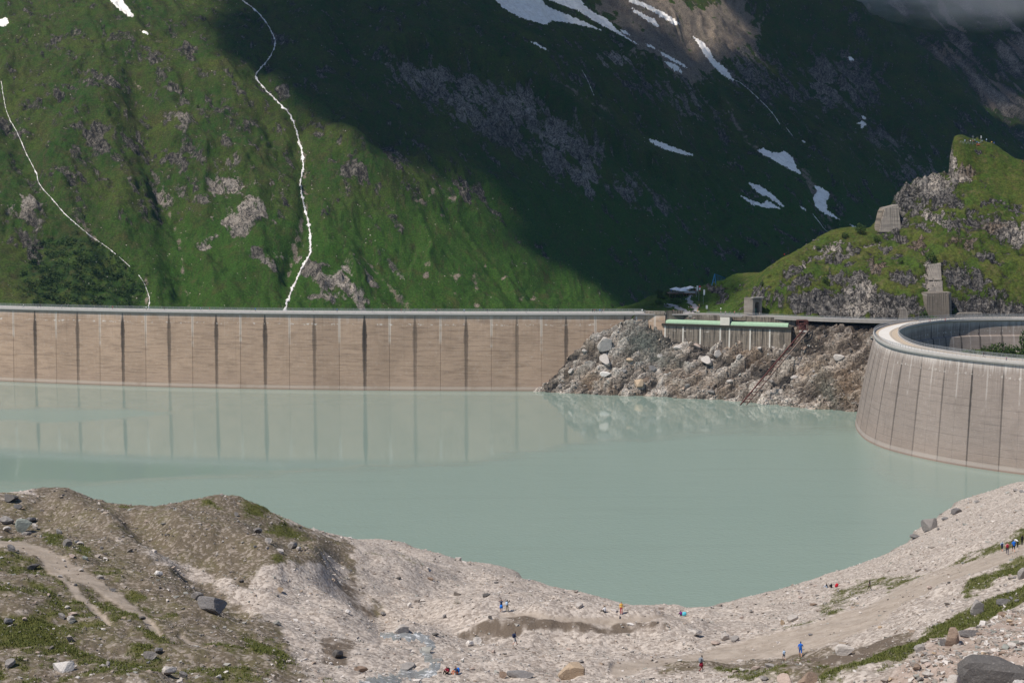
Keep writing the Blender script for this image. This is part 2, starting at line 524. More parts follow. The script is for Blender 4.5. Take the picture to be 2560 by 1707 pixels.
def m_stream():
    m = Mat('white_water', 0.35, 0.4)
    p = m.pos()
    a = m.attr('edge')
    n = m.noise(m.map(p, (1.2, 1.2, 0.35)), 1.0, 4, 0.7)
    b = m.noise(p, 0.13, 4, 0.7)
    f = m.mr(m.add(m.add(n, m.mul(a, 0.35)), m.mul(m.math('SUBTRACT', b, 0.5), 0.9)), 0.42, 0.85)
    al = m.mr(m.add(m.add(m.mul(a, 0.9), m.mul(n, 0.7)), m.mul(m.math('SUBTRACT', b, 0.5), 1.5)), 0.48, 0.85)
    m.color(m.mix(f, (0.16, 0.15, 0.14), (0.80, 0.77, 0.75))).set(Normal=m.bump(n, 0.5, 0.4), Alpha=al)
    return m.m


def m_snow():
    m = Mat('old_snow', 0.75, 0.2)
    p = m.pos()
    n = m.noise(m.map(p, (0.2, 0.5, 0.2)), 1.0, 5, 0.65); d = m.noise(p, 1.5, 3, 0.7)
    c = m.mix(m.mr(n, 0.4, 0.75), (0.93, 0.89, 0.85), (0.74, 0.69, 0.65))
    c = m.mix(m.mul(m.mr(d, 0.6, 0.8), 0.25), c, (0.32, 0.29, 0.27))
    c = m.mix(m.mul(m.mr(m.noise(p, 0.12, 4, 0.7), 0.52, 0.68), 0.4), c, (0.50, 0.46, 0.42))
    m.color(c).set(Normal=m.bump(m.add(n, m.mul(d, 0.5)), 0.6, 1.2))
    return m.m


MT, MH, MR, MG, MW, MST, MSN = m_mountain(), m_hill(), m_rubble(), m_ground(), m_water(), m_stream(), m_snow()


def pts(rows): return [P(*r) for r in rows]
def wob(X, Y, sc, amp, seed=0): return fbm(X * sc, Y * sc, 3, 0.6, seed) * amp


# ================================================================ MOUNTAINSIDE BEHIND THE DAM
mc = pts([(-250, 790, 1120), (-100, 790, 1140), (300, 790, 1180), (700, 790, 1220), (1100, 790, 1290), (1500, 790, 1400), (1750, 760, 1500), (1900, 700, 1590), (2080, 610, 1740),
          (-250, 400, 1330), (0, 400, 1360), (300, 420, 1380), (520, 400, 1405), (735, 400, 1432), (900, 420, 1430), (1100, 400, 1510), (1320, 400, 1590), (1500, 400, 1640), (1700, 400, 1760), (1850, 400, 1850),
          (-250, 0, 1600), (0, 0, 1640), (300, 0, 1650), (500, 80, 1600), (640, 60, 1660), (820, 60, 1640), (1100, 0, 1800), (1290, 40, 1860), (1400, 0, 1960), (1510, 70, 1950), (1700, 0, 2150),
          (-250, -650, 2150), (300, -650, 2250), (1100, -650, 2450), (1600, -500, 2750), (1950, -160, 2560),
          (1740, 110, 2060), (1830, 190, 2010), (1920, 270, 1960), (1990, 350, 1910), (2050, 450, 1850), (2085, 560, 1790), (1600, 240, 1830), (1400, 200, 1730),
          (2110, 0, 2480), (2250, 100, 2420), (2400, 220, 2340), (2560, 380, 2250), (2750, 520, 2180),
          (1900, 0, 2330), (2000, 150, 2270), (2150, 250, 2220), (2200, 400, 2080), (2350, 400, 2130), (2350, 550, 1980), (2170, 560, 1870), (2560, 520, 2120), (2560, 650, 1990), (2350, 700, 1850), (2750, 700, 1950)])
for r in [(2110, 0, 2480), (2250, 100, 2420), (2400, 220, 2340), (2560, 380, 2250), (2750, 520, 2180)]:
    q = P(*r); mc += [q + np.array([20, 60, -45]), q + np.array([60, 180, -190]), q + np.array([150, 420, -420])]
mc += [np.array([x, y, z]) for x, y, z in ((-350, 800, -70), (-100, 800, -75), (150, 850, -60), (400, 900, -40), (700, 1300, -40), (-400, 1000, -60))]
tm = TPS(mc)
# where rock shows, in photo pixels: x, y, radius x, radius y, turn, weight
ROCK = [(290, 215, 45, 30, .5, .9), (455, 300, 40, 24, .5, .9), (560, 360, 36, 22, .3, .85), (170, 430, 36, 30, .6, .85), (420, 480, 30, 40, .3, .8), (700, 230, 30, 16, .3, .8), (820, 540, 30, 14, .4, .75), (60, 330, 40, 20, .4, .8), (480, 130, 50, 20, .4, .75), (690, 640, 24, 40, .2, .9), (530, 600, 40, 24, -.4, .8), (1250, 300, 160, 60, .5, 1.15), (1420, 380, 80, 80, .6, 1.1), (1080, 215, 110, 50, .3, 1.1), (2120, 200, 120, 90, .6, .9), (1880, 180, 70, 120, -.6, .85), (330, 110, 160, 50, .5, .45), (180, 95, 60, 18, .3, .8), (230, 190, 60, 20, .4, .8), (420, 220, 60, 22, .6, .8), (370, 130, 30, 45, .5, .8), (130, 230, 60, 18, .3, .7), (300, 260, 50, 22, .5, .6),
        (240, 340, 55, 50, .5, .95), (330, 370, 45, 60, .6, .9), (430, 400, 45, 25, -.3, .95), (560, 285, 60, 35, .3, .6), (620, 300, 40, 25, .3, .6), (520, 330, 30, 20, .4, .5), (660, 370, 40, 25, .2, .7),
        (490, 470, 45, 50, .8, .9), (560, 450, 45, 55, -.6, 1.0), (610, 540, 45, 70, .5, 1.0), (650, 620, 40, 25, -.5, .7), (340, 480, 20, 60, -.3, .8), (370, 520, 18, 50, -.3, .8), (60, 540, 50, 60, .4, .95), (90, 640, 25, 70, -.2, .9), (300, 560, 25, 50, -.2, .5),
        (820, 395, 45, 25, .3, .6), (890, 425, 34, 32, .5, 1.0), (930, 465, 25, 12, .3, .9), (860, 700, 45, 60, .5, 1.0), (790, 690, 30, 60, .3, .9), (900, 745, 35, 30, .5, .9), (960, 690, 14, 70, -.6, .6), (740, 640, 25, 30, 0, .7),
        (1060, 190, 90, 40, .25, 1.0), (1180, 250, 90, 70, .35, 1.05), (1300, 260, 90, 55, .4, 1.0), (1390, 340, 55, 70, .6, 1.0), (1470, 430, 50, 60, .5, .95), (1560, 470, 60, 35, .3, .9), (1640, 510, 60, 35, .3, .8),
        (990, 390, 55, 30, .6, .8), (1160, 470, 80, 28, .45, .9), (1240, 540, 70, 25, .5, .6), (1320, 600, 60, 25, .5, .7), (880, 170, 40, 80, -.3, .5), (870, 50, 30, 60, 0, .45),
        (1400, 140, 60, 25, .45, .7), (1540, 150, 55, 22, .2, .85), (1460, 200, 40, 20, .5, .9), (1610, 210, 90, 40, .5, .8), (1720, 240, 90, 50, .6, .75), (1800, 330, 60, 40, .6, .6), (1700, 110, 130, 50, .6, .6), (1620, 40, 200, 45, .4, .6),
        (1850, 120, 60, 110, -.5, .7), (1960, 210, 90, 60, .6, .8), (2080, 220, 80, 60, .5, .9), (2200, 330, 120, 45, .5, .75), (2300, 440, 120, 40, .3, .8), (2150, 60, 50, 100, -.5, .6), (1850, 430, 80, 40, .7, .4), (1700, 560, 100, 40, .5, .5), (1800, 620, 70, 50, .4, .6), (2400, 300, 80, 40, .5, .6), (2150, 480, 60, 30, .4, .6)]
PALE = [(455, 300, 30, 18, 0, .7), (420, 480, 30, 40, 0, .8), (530, 600, 40, 24, 0, .9), (690, 640, 24, 40, 0, .9), (1060, 195, 90, 40, .25, .5), (1180, 255, 90, 70, .35, .55), (1300, 270, 90, 55, .4, .6), (1390, 350, 55, 70, .6, .7), (1470, 430, 50, 60, .5, .6), (1560, 470, 60, 35, .3, .45), (1720, 240, 90, 50, .6, .4), (1850, 120, 60, 110, -.5, .4), (2080, 220, 80, 60, .5, .45), (2250, 400, 120, 45, .4, .4), (1620, 510, 60, 35, .3, .4), (590, 500, 70, 90, .3), (870, 710, 80, 70, .4), (40, 500, 40, 40, 0), (740, 650, 30, 30, 0), (1550, 150, 50, 20, 0), (1000, 700, 30, 40, 0)]
SCREE = [[(180, 525, 8), (205, 560, 16), (240, 600, 14), (262, 622, 6)], [(300, 650, 4), (335, 690, 7)], [(362, 690, 12), (372, 730, 12), (370, 775, 10)], [(905, 640, 6), (950, 690, 12), (1000, 745, 16), (1020, 775, 10)], [(425, 530, 8), (440, 570, 12), (450, 640, 7), (475, 760, 5)],
         [(320, 190, 8), (350, 220, 10)], [(1360, 180, 5), (1440, 230, 7), (1560, 300, 6)], [(735, 300, 10), (760, 420, 12), (765, 520, 12), (740, 610, 16), (715, 700, 12)], [(1540, 0, 50), (1640, 60, 75), (1740, 110, 85), (1820, 60, 70)], [(330, 70, 10), (420, 115, 5)], [(1815, 250, 8), (1850, 330, 14), (1890, 370, 14)], [(2010, 420, 14), (2050, 500, 30), (2080, 570, 14)], [(1380, 380, 3), (1300, 350, 2)]]
GBARE = [(1140, 690, 22, 10), (1190, 700, 14, 16), (1050, 500, 16, 12), (1075, 480, 10, 12), (1065, 690, 16, 14), (1070, 660, 14, 8), (1210, 660, 8, 8), (1190, 720, 12, 8), (1300, 743, 14, 8), (1335, 745, 8, 6), (1195, 760, 12, 10), (1140, 735, 10, 12), (1260, 690, 12, 5), (1130, 495, 16, 10), (1110, 540, 10, 6), (985, 530, 8, 6), (975, 505, 6, 6)]


def blobs(px, py, rows, wpx, wpy):
    o = np.zeros(px.shape)
    for r in rows:
        x, y, rx, ry, tu = r[:5]; w = r[5] if len(r) > 5 else 1.0
        c, s_ = math.cos(tu), math.sin(tu)
        dx = px + wpx - x; dy = py + wpy - y
        u = (dx * c + dy * s_) / rx; v = (-dx * s_ + dy * c) / ry
        o = np.maximum(o, w * np.exp(-(u * u + v * v) * 0.9))
    return o


MK = {}


def f_mountain(X, Y):
    Z = tm(X, Y)
    Z = Z + fbm(X / 170, Y / 170, 4, 0.5, 3) * 9
    c, s_ = math.cos(-0.75), math.sin(-0.75)
    U = X * c - Y * s_; V = X * s_ + Y * c                # ribs and ledges run down to the right
    Z = Z + ridged(U / 60 + fbm(X / 80, Y / 80, 2, .5, 8) * .6, V / 230, 4, 0.5, 9) * 9.0 + ridged(U / 19, V / 75 , 3, .5, 12) * 2.4 * sstep(-.5, .3, fbm(X / 140, Y / 140, 2, .5, 13)) + fbm(X / 30, Y / 30, 4, 0.55, 14) * 2.6
    px, py = proj(X, Y, Z)
    jx_ = fbm(X / 40, Y / 40, 3, .6, 18) * 22
    for ln, dz, w_ in (([(330, 150), (365, 300), (395, 420), (425, 540), (460, 720)], -13, 40), ([(-40, 150), (50, 360), (130, 500), (270, 640), (375, 780)], -11, 34), ([(600, 0), (690, 100), (640, 190), (740, 290), (768, 520), (712, 720)], -8, 20), ([(540, 150), (600, 320), (650, 470), (640, 620)], 11, 55),
                       ([(250, 250), (290, 400), (320, 560)], 9, 40), ([(180, 330), (150, 480), (210, 620)], 8, 45), ([(1730, 90), (1830, 190), (1990, 350), (2070, 520)], -22, 45), ([(860, 330), (960, 430), (1160, 520), (1320, 680)], 10, 40), ([(900, 560), (960, 680), (1020, 780)], -7, 28), ([(1330, 190), (1480, 270), (1640, 380), (1800, 520)], -14, 40), ([(860, 0), (880, 150), (960, 330)], -12, 45), ([(1950, 60), (2080, 230), (2200, 420)], 14, 50)):
        Z = Z + dz * np.exp(np.minimum(0, -((np.maximum(0, -sd_line(px + jx_, py, [(x, y, 0) for x, y in ln])) / w_) ** 2)))
    for cx_, cy_, h_, fall in (([960, 1050, 1180, 1300, 1400, 1480, 1580, 1700], [165, 175, 195, 225, 290, 370, 430, 470], 26, 170), ([1040, 1120, 1220, 1340], [430, 450, 500, 560], 9, 60), ([400, 440, 480], [395, 392, 385], 9, 60), ([500, 560, 620, 650], [400, 405, 470, 560], 8, 60), ([180, 230, 300], [310, 305, 325], 9, 60), ([800, 860, 920], [650, 665, 735], 8, 50), ([860, 890, 930], [395, 400, 440], 7, 40), ([1560, 1700, 1820], [190, 215, 290], 12, 80), ([2020, 2150, 2320], [190, 300, 400], 14, 90)):
        t_ = np.interp(px, cx_, cy_) - py - 30 + fbm(X / 18, Y / 18, 4, .6, 19) * 22
        Z = Z + h_ * sstep(-26, 6, t_) * np.exp(-np.maximum(t_, 0) / fall) * sstep(cx_[0] - 30, cx_[0] + 30, px) * sstep(cx_[-1] + 30, cx_[-1] - 30, px)
    px, py = proj(X, Y, Z)
    wx = fbm(X / 25, Y / 25, 4, 0.6, 21) * 38; wy = fbm(X / 25, Y / 25, 4, 0.6, 27) * 30
    rock = blobs(px, py, ROCK, wx, wy)
    gen = np.maximum(sstep(0.06, 0.36, fbm(U / 16, V / 36, 5, 0.64, 33)), sstep(.16, .36, fbm(U / 6, V / 13, 4, .62, 37)) * .95) * np.clip(0.8 - 0.35 * sstep(950, 1100, px) * sstep(430, 560, py) * (px < 1500), 0, 1)
    gen *= np.where((py > 560) & (px < 900), 0.35, 1.0)
    br = fbm(U / 13, V / 34, 5, .65, 35)
    rock = rock * .92 + br * 1.15 * (.12 + rock) - .10
    rock = np.clip(np.maximum(rock, gen * .66 + br * .25 * (gen > 0.01)), 0, 1.2)
    Wm = Z * .8 + Y * .3
    d1, gap, idv, ox, oy = cells((X + Z * .5) / 9 + wx / 60, Wm / 7, 5)
    blk = (idv - 0.5) * 5 + ox * 4 * (idv - 0.4)
    r1 = ridged((X + Z * .5) / 12, Wm / 12, 4, 0.62, 41)
    led = np.clip(rock * 1.25, 0, 1)
    for hh_, sd_, kk in ((10.0, 45, .75), (3.6, 47, .6)):
        t_ = Z / hh_ + fbm(X / (hh_ * 4), Y / (hh_ * 4), 3, .6, sd_) * 1.6
        fr_ = t_ - np.floor(t_)
        Z = Z + led * kk * hh_ * (sstep(.5, .95, fr_) - fr_)
    Z = Z + rock ** 1.3 * (blk * 1.3 + r1 * 4.2) + fbm(X / 12, Y / 12, 4, .64, 43) * 2.5 * (.5 + .5 * sstep(-.2, .3, fbm(X / 90, Y / 90, 2, .5, 44)))
    scree = np.zeros(px.shape)
    for ln in SCREE:
        if ln[0][0] not in (1540,): ln = [(x, y, r * .6) for x, y, r in ln]
        scree = np.maximum(scree, sstep(-9, 9, sd_line(px + wx * (.25 if ln[0][2] < 30 else 1.5), py + wy * (.25 if ln[0][2] < 30 else 1.5), ln)) * (.72 if ln[0][2] < 30 else 1.25))
    for x, y, rx, ry in GBARE: scree = np.maximum(scree, np.exp(-(((px + wx * .3 - x) / rx) ** 2 + ((py + wy * .3 - y) / ry) ** 2)) * 0.95)
    scree = np.clip(np.minimum(scree * (.8 + .7 * fbm(X / 6, Z / 6, 4, .65, 53)), 1) + br * .5 * (scree > .02), 0, 1)
    MK.update(rock=rock, pale=blobs(px, py, PALE, wx, wy), scree=scree,
              lush=np.clip(sstep(430, 620, py) * sstep(150, 500, px) + sstep(950, 1150, px) * sstep(330, 520, py) * 0.8, 0, 1),
              bush=sstep(-14, 10, sd_poly(px + wx * .5, py + wy * .5, [(60, 690), (90, 610), (200, 585), (290, 640), (350, 700), (360, 775), (120, 790), (60, 740)]) ) * sstep(-.15, .2, fbm(X / 9, Y / 9, 3, .6, 51)))
    return Z


a_m = np.linspace((-260 - CX) / 3540, (2830 - CX) / 3540, 800)
D_m = np.concatenate([np.linspace(770, 1090, 18, endpoint=False), np.linspace(1090, 2260, 520, endpoint=False), np.linspace(2260, 3050, 60)])
TM = Terrain(a_m, D_m, f_mountain)
mo = link('mountain_slope', raw_mesh('mountain_slope', np.stack([TM.X, TM.Y, TM.Z], -1).reshape(-1, 3), grid_faces(len(D_m), len(a_m)), MK, True, [MT]))
struct(mo, 'structure', 'steep green mountainside with rock bands behind the dam')

# far ridge at the right
fc = pts([(1950, 420, 3200), (2300, 420, 3200), (2800, 500, 3150), (2050, 150, 3600), (2300, 180, 3520), (2560, 250, 3480), (2800, 260, 3450), (2100, -100, 4000), (2420, 40, 3800), (2560, 20, 3820), (2800, 0, 3800), (2100, -500, 4500), (2800, -450, 4500), (2500, 330, 3330)])
tf = TPS(fc)
FK = {}


def f_far(X, Y):
    Z = tf(X, Y)
    c, s_ = math.cos(-0.35), math.sin(-0.35); U = X * c - Y * s_; V = X * s_ + Y * c
    Z = Z + ridged(U / 130, V / 500, 5, 0.55, 61) * 42 + fbm(X / 60, Y / 60, 4, 0.6, 66) * 10
    n = fbm(U / 60, V / 160, 5, 0.6, 71)
    FK.update(rock=np.clip(0.45 + n * 1.1, 0, 1.1), pale=sstep(.1, .4, n) * .6, scree=sstep(.2, .5, fbm(U / 30, V / 140, 4, .6, 75)), lush=np.zeros(X.shape), bush=np.zeros(X.shape))
    return Z


a_f = np.linspace((1850 - CX) / 3540, (2950 - CX) / 3540, 260); D_f = np.linspace(3100, 4600, 260)
TF = Terrain(a_f, D_f, f_far)
fo = link('far_mountain', raw_mesh('far_mountain', np.stack([TF.X, TF.Y, TF.Z], -1).reshape(-1, 3), grid_faces(260, 260), FK, True, [MT]))
struct(fo, 'structure', 'distant rocky ridge under low cloud at the right')

# ================================================================ ROCKY HILL BETWEEN THE DAMS
ROADZ = 36.6
rp = [PZ(x, y, ROADZ) for x, y in ((1600, 783), (1680, 783.5), (1780, 784), (1900, 788), (2050, 795), (2200, 799.5), (2330, 801))]
rp += [np.array([206, 641, ROADZ]), np.array([235, 643.5, ROADZ]), np.array([275, 642, ROADZ])]
ROAD = np.array(rp)[:, :2]
hc = pts([(1880, 786, 660), (2000, 787, 654), (2100, 790, 651), (2200, 794, 646), (2300, 797, 644), (2400, 797, 650), (2560, 795, 655), (2680, 795, 655),
          (1930, 735, 663), (2000, 725, 661), (2100, 735, 659), (2200, 745, 655), (2300, 725, 656), (2420, 720, 662), (2560, 720, 666),
          (1915, 690, 685), (1960, 645, 694), (2060, 590, 714), (2120, 572, 718), (2190, 572, 716), (1980, 690, 676), (2060, 660, 684), (2190, 650, 682), (2190, 600, 702),
          (2300, 650, 677), (2300, 580, 700), (2400, 650, 676), (2400, 570, 698), (2500, 640, 680), (2560, 560, 702), (2680, 560, 704),
          (2206, 572, 717), (2214, 535, 722), (2232, 490, 729), (2290, 443, 737), (2362, 440, 738), (2290, 520, 718), (2360, 505, 716), (2300, 482, 725),
          (2366, 438, 742), (2381, 372, 744), (2400, 358, 749), (2435, 353, 751), (2480, 356, 751), (2530, 388, 748), (2560, 405, 745), (2680, 460, 736), (2450, 420, 736), (2500, 480, 722), (2420, 470, 724), (2580, 490, 722),
          (1560, 768, 712), (1590, 757, 722), (1660, 728, 742), (1740, 716, 746), (1790, 713, 746), (1830, 693, 744), (1880, 690, 732), (1700, 760, 704), (1800, 750, 704), (1850, 742, 694), (1620, 770, 700), (1780, 780, 680), (1860, 780, 668)])
for r, dz in (((1590, 757, 722), -12), ((1660, 728, 742), -16), ((1740, 716, 746), -18), ((1830, 693, 744), -20), ((1960, 645, 694), -6), ((2060, 590, 714), -8), ((2120, 572, 718), -8), ((2232, 490, 729), -14), ((2290, 443, 737), -16), ((2435, 353, 751), -22), ((2530, 388, 748), -22), ((2680, 460, 736), -18), ((2366, 438, 742), -14)):
    q = P(*r); hc += [q + np.array([0, 30, dz]), q + np.array([0, 75, dz * 3.2])]
hc += pts([(2150, 575, 734), (2192, 575, 733), (2120, 578, 738), (2192, 590, 752), (2214, 552, 730), (2222, 528, 742)])
th = TPS(hc, 1e-4)
HROCK = [(1990, 672, 44, 14, -.5, .95), (2112, 632, 50, 13, -.2, 1.0), (2240, 592, 40, 13, .2, .95), (2385, 560, 60, 18, .3, .95), (2470, 640, 50, 20, .4, .9), (2000, 702, 60, 16, -.2, 1.0), (2262, 690, 40, 28, .2, .95), (2100, 692, 50, 20, .1, 1.0), (2430, 600, 30, 14, .3, .9), (2540, 520, 40, 14, .3, .9), (1250, 300, 160, 60, .5, 1.15), (1420, 380, 80, 80, .6, 1.1), (1080, 215, 110, 50, .3, 1.1), (2120, 200, 120, 90, .6, .9), (1880, 180, 70, 120, -.6, .85), (1960, 762, 100, 40, .0, 1.25), (2070, 762, 110, 42, .1, 1.25), (2330, 470, 75, 45, .2, 1.2), (2260, 500, 40, 60, .4, 1.1), (2480, 770, 130, 34, .1, 1.2), (2520, 575, 75, 34, .4, 1.2), (2150, 745, 60, 40, 0, 1.15), (2230, 770, 90, 36, 0, 1.2), (2400, 690, 60, 40, .3, .95), (2290, 560, 60, 16, .2, .9), (2020, 735, 40, 25, 0, 1.0), (2150, 770, 60, 30, 0, 1.0), (1895, 730, 22, 26, 0, 1.0), (2250, 775, 80, 30, 0, 1.0), (2230, 745, 60, 20, .2, .9), (2440, 775, 80, 25, .1, 1.05), (2530, 770, 60, 20, .3, 1.0), (2440, 700, 40, 30, .3, 1.0), (2490, 730, 40, 25, .2, .8),
         (2160, 720, 36, 34, 0, 1.1), (2150, 690, 28, 20, 0, 1.0), (2190, 665, 26, 22, .5, 1.0), (2085, 650, 26, 14, -.3, 1.0), (2080, 615, 45, 18, -.2, .9), (2050, 640, 30, 8, -.4, 1.0), (2010, 660, 22, 8, -.4, 1.0), (2175, 608, 35, 8, .05, 1.0), (2210, 625, 26, 8, -.5, 1.0), (2120, 660, 22, 6, 0, .9), (2050, 622, 60, 5, -.1, .8),
         (2300, 615, 30, 12, .2, 1.1), (2360, 605, 15, 14, .2, 1.0), (2400, 600, 40, 20, .4, .7), (2250, 540, 20, 45, .1, 1.1), (2290, 520, 40, 22, .2, .9), (2340, 470, 60, 30, .2, 1.15), (2360, 500, 60, 16, .3, 1.1), (2390, 450, 30, 12, 0, 1.0), (2335, 540, 30, 12, .1, 1.1), (2345, 530, 30, 6, .1, 1.1), (2375, 400, 12, 45, 0, 1.25), (2415, 430, 28, 22, .3, 1.2), (2400, 440, 30, 10, 0, 1.1),
         (2430, 530, 20, 12, .4, .9), (2440, 555, 40, 16, .3, 1.0), (2500, 560, 50, 22, .3, 1.1), (2540, 590, 40, 30, .6, 1.15), (2480, 505, 40, 8, 0, .9), (2450, 380, 12, 5, .3, 1.0), (2320, 690, 18, 60, 0, 1.05), (2250, 640, 12, 20, .6, .7), (1790, 722, 40, 14, .4, 1.0), (1810, 745, 14, 20, .3, .9), (1850, 720, 20, 14, 0, .8), (2520, 690, 40, 16, .3, .6)]
HPALE = [(1060, 195, 90, 40, .25, .5), (1180, 255, 90, 70, .35, .55), (1300, 270, 90, 55, .4, .6), (1390, 350, 55, 70, .6, .7), (1470, 430, 50, 60, .5, .6), (1560, 470, 60, 35, .3, .45), (1720, 240, 90, 50, .6, .4), (1850, 120, 60, 110, -.5, .4), (2080, 220, 80, 60, .5, .45), (2250, 400, 120, 45, .4, .4), (1620, 510, 60, 35, .3, .4), (2160, 722, 32, 22, 0), (2150, 770, 45, 18, 0), (2080, 615, 45, 15, -.2), (2335, 540, 32, 16, 0), (2320, 690, 20, 50, 0), (2340, 460, 40, 20, 0), (2550, 580, 30, 30, .3), (2400, 442, 30, 8, 0), (2380, 400, 10, 40, 0), (2175, 608, 35, 8, 0), (2010, 660, 20, 8, 0)]
HBROWN = [(2420, 425, 25, 20, 0), (2490, 565, 30, 12, 0), (2300, 610, 40, 20, 0), (2400, 600, 40, 20, 0), (2200, 660, 30, 20, 0)]
HK = {}


def line_dist(X, Y, line):
    best = np.full(X.shape, 1e9)
    for (x1, y1), (x2, y2) in zip(line[:-1], line[1:]):
        ex, ey = x2 - x1, y2 - y1
        t = np.clip(((X - x1) * ex + (Y - y1) * ey) / (ex * ex + ey * ey), 0, 1)
        best = np.minimum(best, np.hypot(X - x1 - t * ex, Y - y1 - t * ey))
    return best


def f_hill(X, Y):
    Z = th(X, Y)
    kx = X / Y * 744.0 - P(2377, 400, 744)[0] + fbm(Y / 5, Z / 6, 3, .6, 80) * 1.2
    ky = sstep(722, 738, Y)
    low = P(2365, 440, 740)[2]
    Z = np.where((kx < 0) & (X / Y * 744 > P(2285, 440, 744)[0]), np.minimum(Z, low + (1 - ky) * 0 + .6), Z)
    Z = Z + sstep(-.6, 1.4, kx) * sstep(16, 1, kx) * sstep(728, 742, Y) * sstep(775, 760, Y) * 4.5
    Z = Z + fbm(X / 22, Y / 22, 4, 0.5, 81) * 1.7 + fbm(X / 6, Y / 6, 3, 0.5, 84) * 0.5
    px, py = proj(X, Y, Z)
    wx = fbm(X / 7, Y / 7, 4, 0.6, 86) * 20; wy = fbm(X / 7, Y / 7, 4, 0.6, 89) * 15
    rock = blobs(px, py, HROCK, wx, wy)
    gen = sstep(0.24, 0.5, fbm(X / 9, Y / 5, 5, 0.62, 93))
    brk = fbm(X / 3.5, Y / 3.5, 5, .65, 94)
    rock = np.clip(np.maximum(rock * 1.0 + brk * .55 * (.3 + rock) - .1, gen * .6 + brk * .2), 0, 1.2)
    W_ = Z * .85 + Y * .35
    d1, gap, idv, ox, oy = cells((X + Z * .35) / 4.2 + wx / 40, W_ / 3.0, 7)
    d1b, gapb, idb, oxb, oyb = cells((X + Z * .3) / 1.7, W_ / 1.3, 8)
    amp = rock ** 1.4
    led = np.clip(rock * 1.3, 0, 1)
    for hh_, sd_, kk in ((6.5, 301, .8), (2.4, 305, .7)):
        t_ = Z / hh_ + fbm(X / (hh_ * 3), Y / (hh_ * 3), 3, .6, sd_) * 1.3
        fr_ = t_ - np.floor(t_)
        Z = Z + led * kk * hh_ * (sstep(.5, .95, fr_) - fr_)
    Z = Z + amp * ((idv - 0.5) * 2.6 + oy * 1.6 + ox * 1.2 + ridged((X + Z * .4) / 7, W_ / 4, 4, 0.6, 97) * 1.6 + (idb - 0.5) * 1.3 - sstep(.14, 0, gap) * 1.2)
    dr = line_dist(X, Y, ROAD)
    k = sstep(7.5, 3.6, dr)
    Z = Z * (1 - k) + (ROADZ - 0.35) * k
    front = sstep(2.0, -1.0, Y - np.interp(X, ROAD[:, 0], ROAD[:, 1]))      # nothing rises on the lake side of the road
    Z = np.where(front > 0.5, np.minimum(Z, ROADZ - 0.35), Z)
    HK.update(rock=rock * (1 - k), pale=blobs(px, py, HPALE, wx, wy), brown=blobs(px, py, HBROWN, wx, wy), lush=np.clip(sstep(1900, 1800, px) + sstep(0.1, .4, fbm(X / 14, Y / 14, 3, .5, 99)) * .7, 0, 1))
    return Z


a_h = np.linspace((1540 - CX) / 3540, (2760 - CX) / 3540, 470)
D_h = np.concatenate([np.linspace(622, 645, 30, endpoint=False), np.linspace(645, 760, 300, endpoint=False), np.linspace(760, 850, 24)])
TH = Terrain(a_h, D_h, f_hill)
hf_ = grid_faces(len(D_h), len(a_h))
hback = (TH.Y - np.interp(TH.X, ROAD[:, 0], ROAD[:, 1])).ravel()
hf_ = hf_[(hback[hf_] > -3.3).all(1)]
ho = link('rocky_hill', raw_mesh('rocky_hill', np.stack([TH.X, TH.Y, TH.Z], -1).reshape(-1, 3), hf_, HK, True, [MH]))
struct(ho, 'structure', 'grassy rocky knoll between the two dams')

def hill_hit(xs_, ys_):
    out = []
    for x, y in zip(xs_, ys_):
        for k in range(60):
            q, ok = TH.hit([x], [y + k])
            if ok[0] and q[0][1] < 800: break
        out.append(np.array([q[0][0], q[0][1], float(TH.height(q[0][0], q[0][1]))]))
    return np.array(out), None


# ================================================================ ROCK SPUR UNDER THE SPILLWAY
wl = [(1332, 978), (1390, 982), (1450, 985), (1640, 991), (1800, 1000), (1900, 1010), (2000, 1020), (2132, 1030), (2230, 1036)]
sc_ = [PZ(x, y, 0.0) for x, y in wl]
sc_ += [q + np.array([-1.5, -6, -4.5]) for q in sc_]
sc_ += pts([(1362, 945, 669), (1400, 896, 668), (1440, 868, 668), (1480, 850, 667), (1540, 828, 667), (1590, 816, 667), (1625, 832, 666), (1660, 850, 664), (1720, 858, 661), (1780, 860, 658), (1850, 864, 654), (1930, 866, 649), (1975, 862, 645), (1992, 840, 643), (2020, 822, 642), (2080, 806, 640), (2150, 806, 637), (2230, 812, 632),
             (1500, 900, 664), (1590, 880, 662), (1700, 900, 655), (1800, 920, 648), (1900, 930, 640), (2000, 900, 634), (2080, 900, 628), (2150, 900, 622), (2060, 960, 620), (1950, 960, 630), (1650, 940, 656), (1450, 930, 665), (1400, 960, 667)])
sc_ += [np.array([x, 690, z]) for x, z in ((0, -5), (30, 18), (60, 30), (110, 30), (160, 34))]
ts = TPS(sc_, 2e-4)
SK = {}


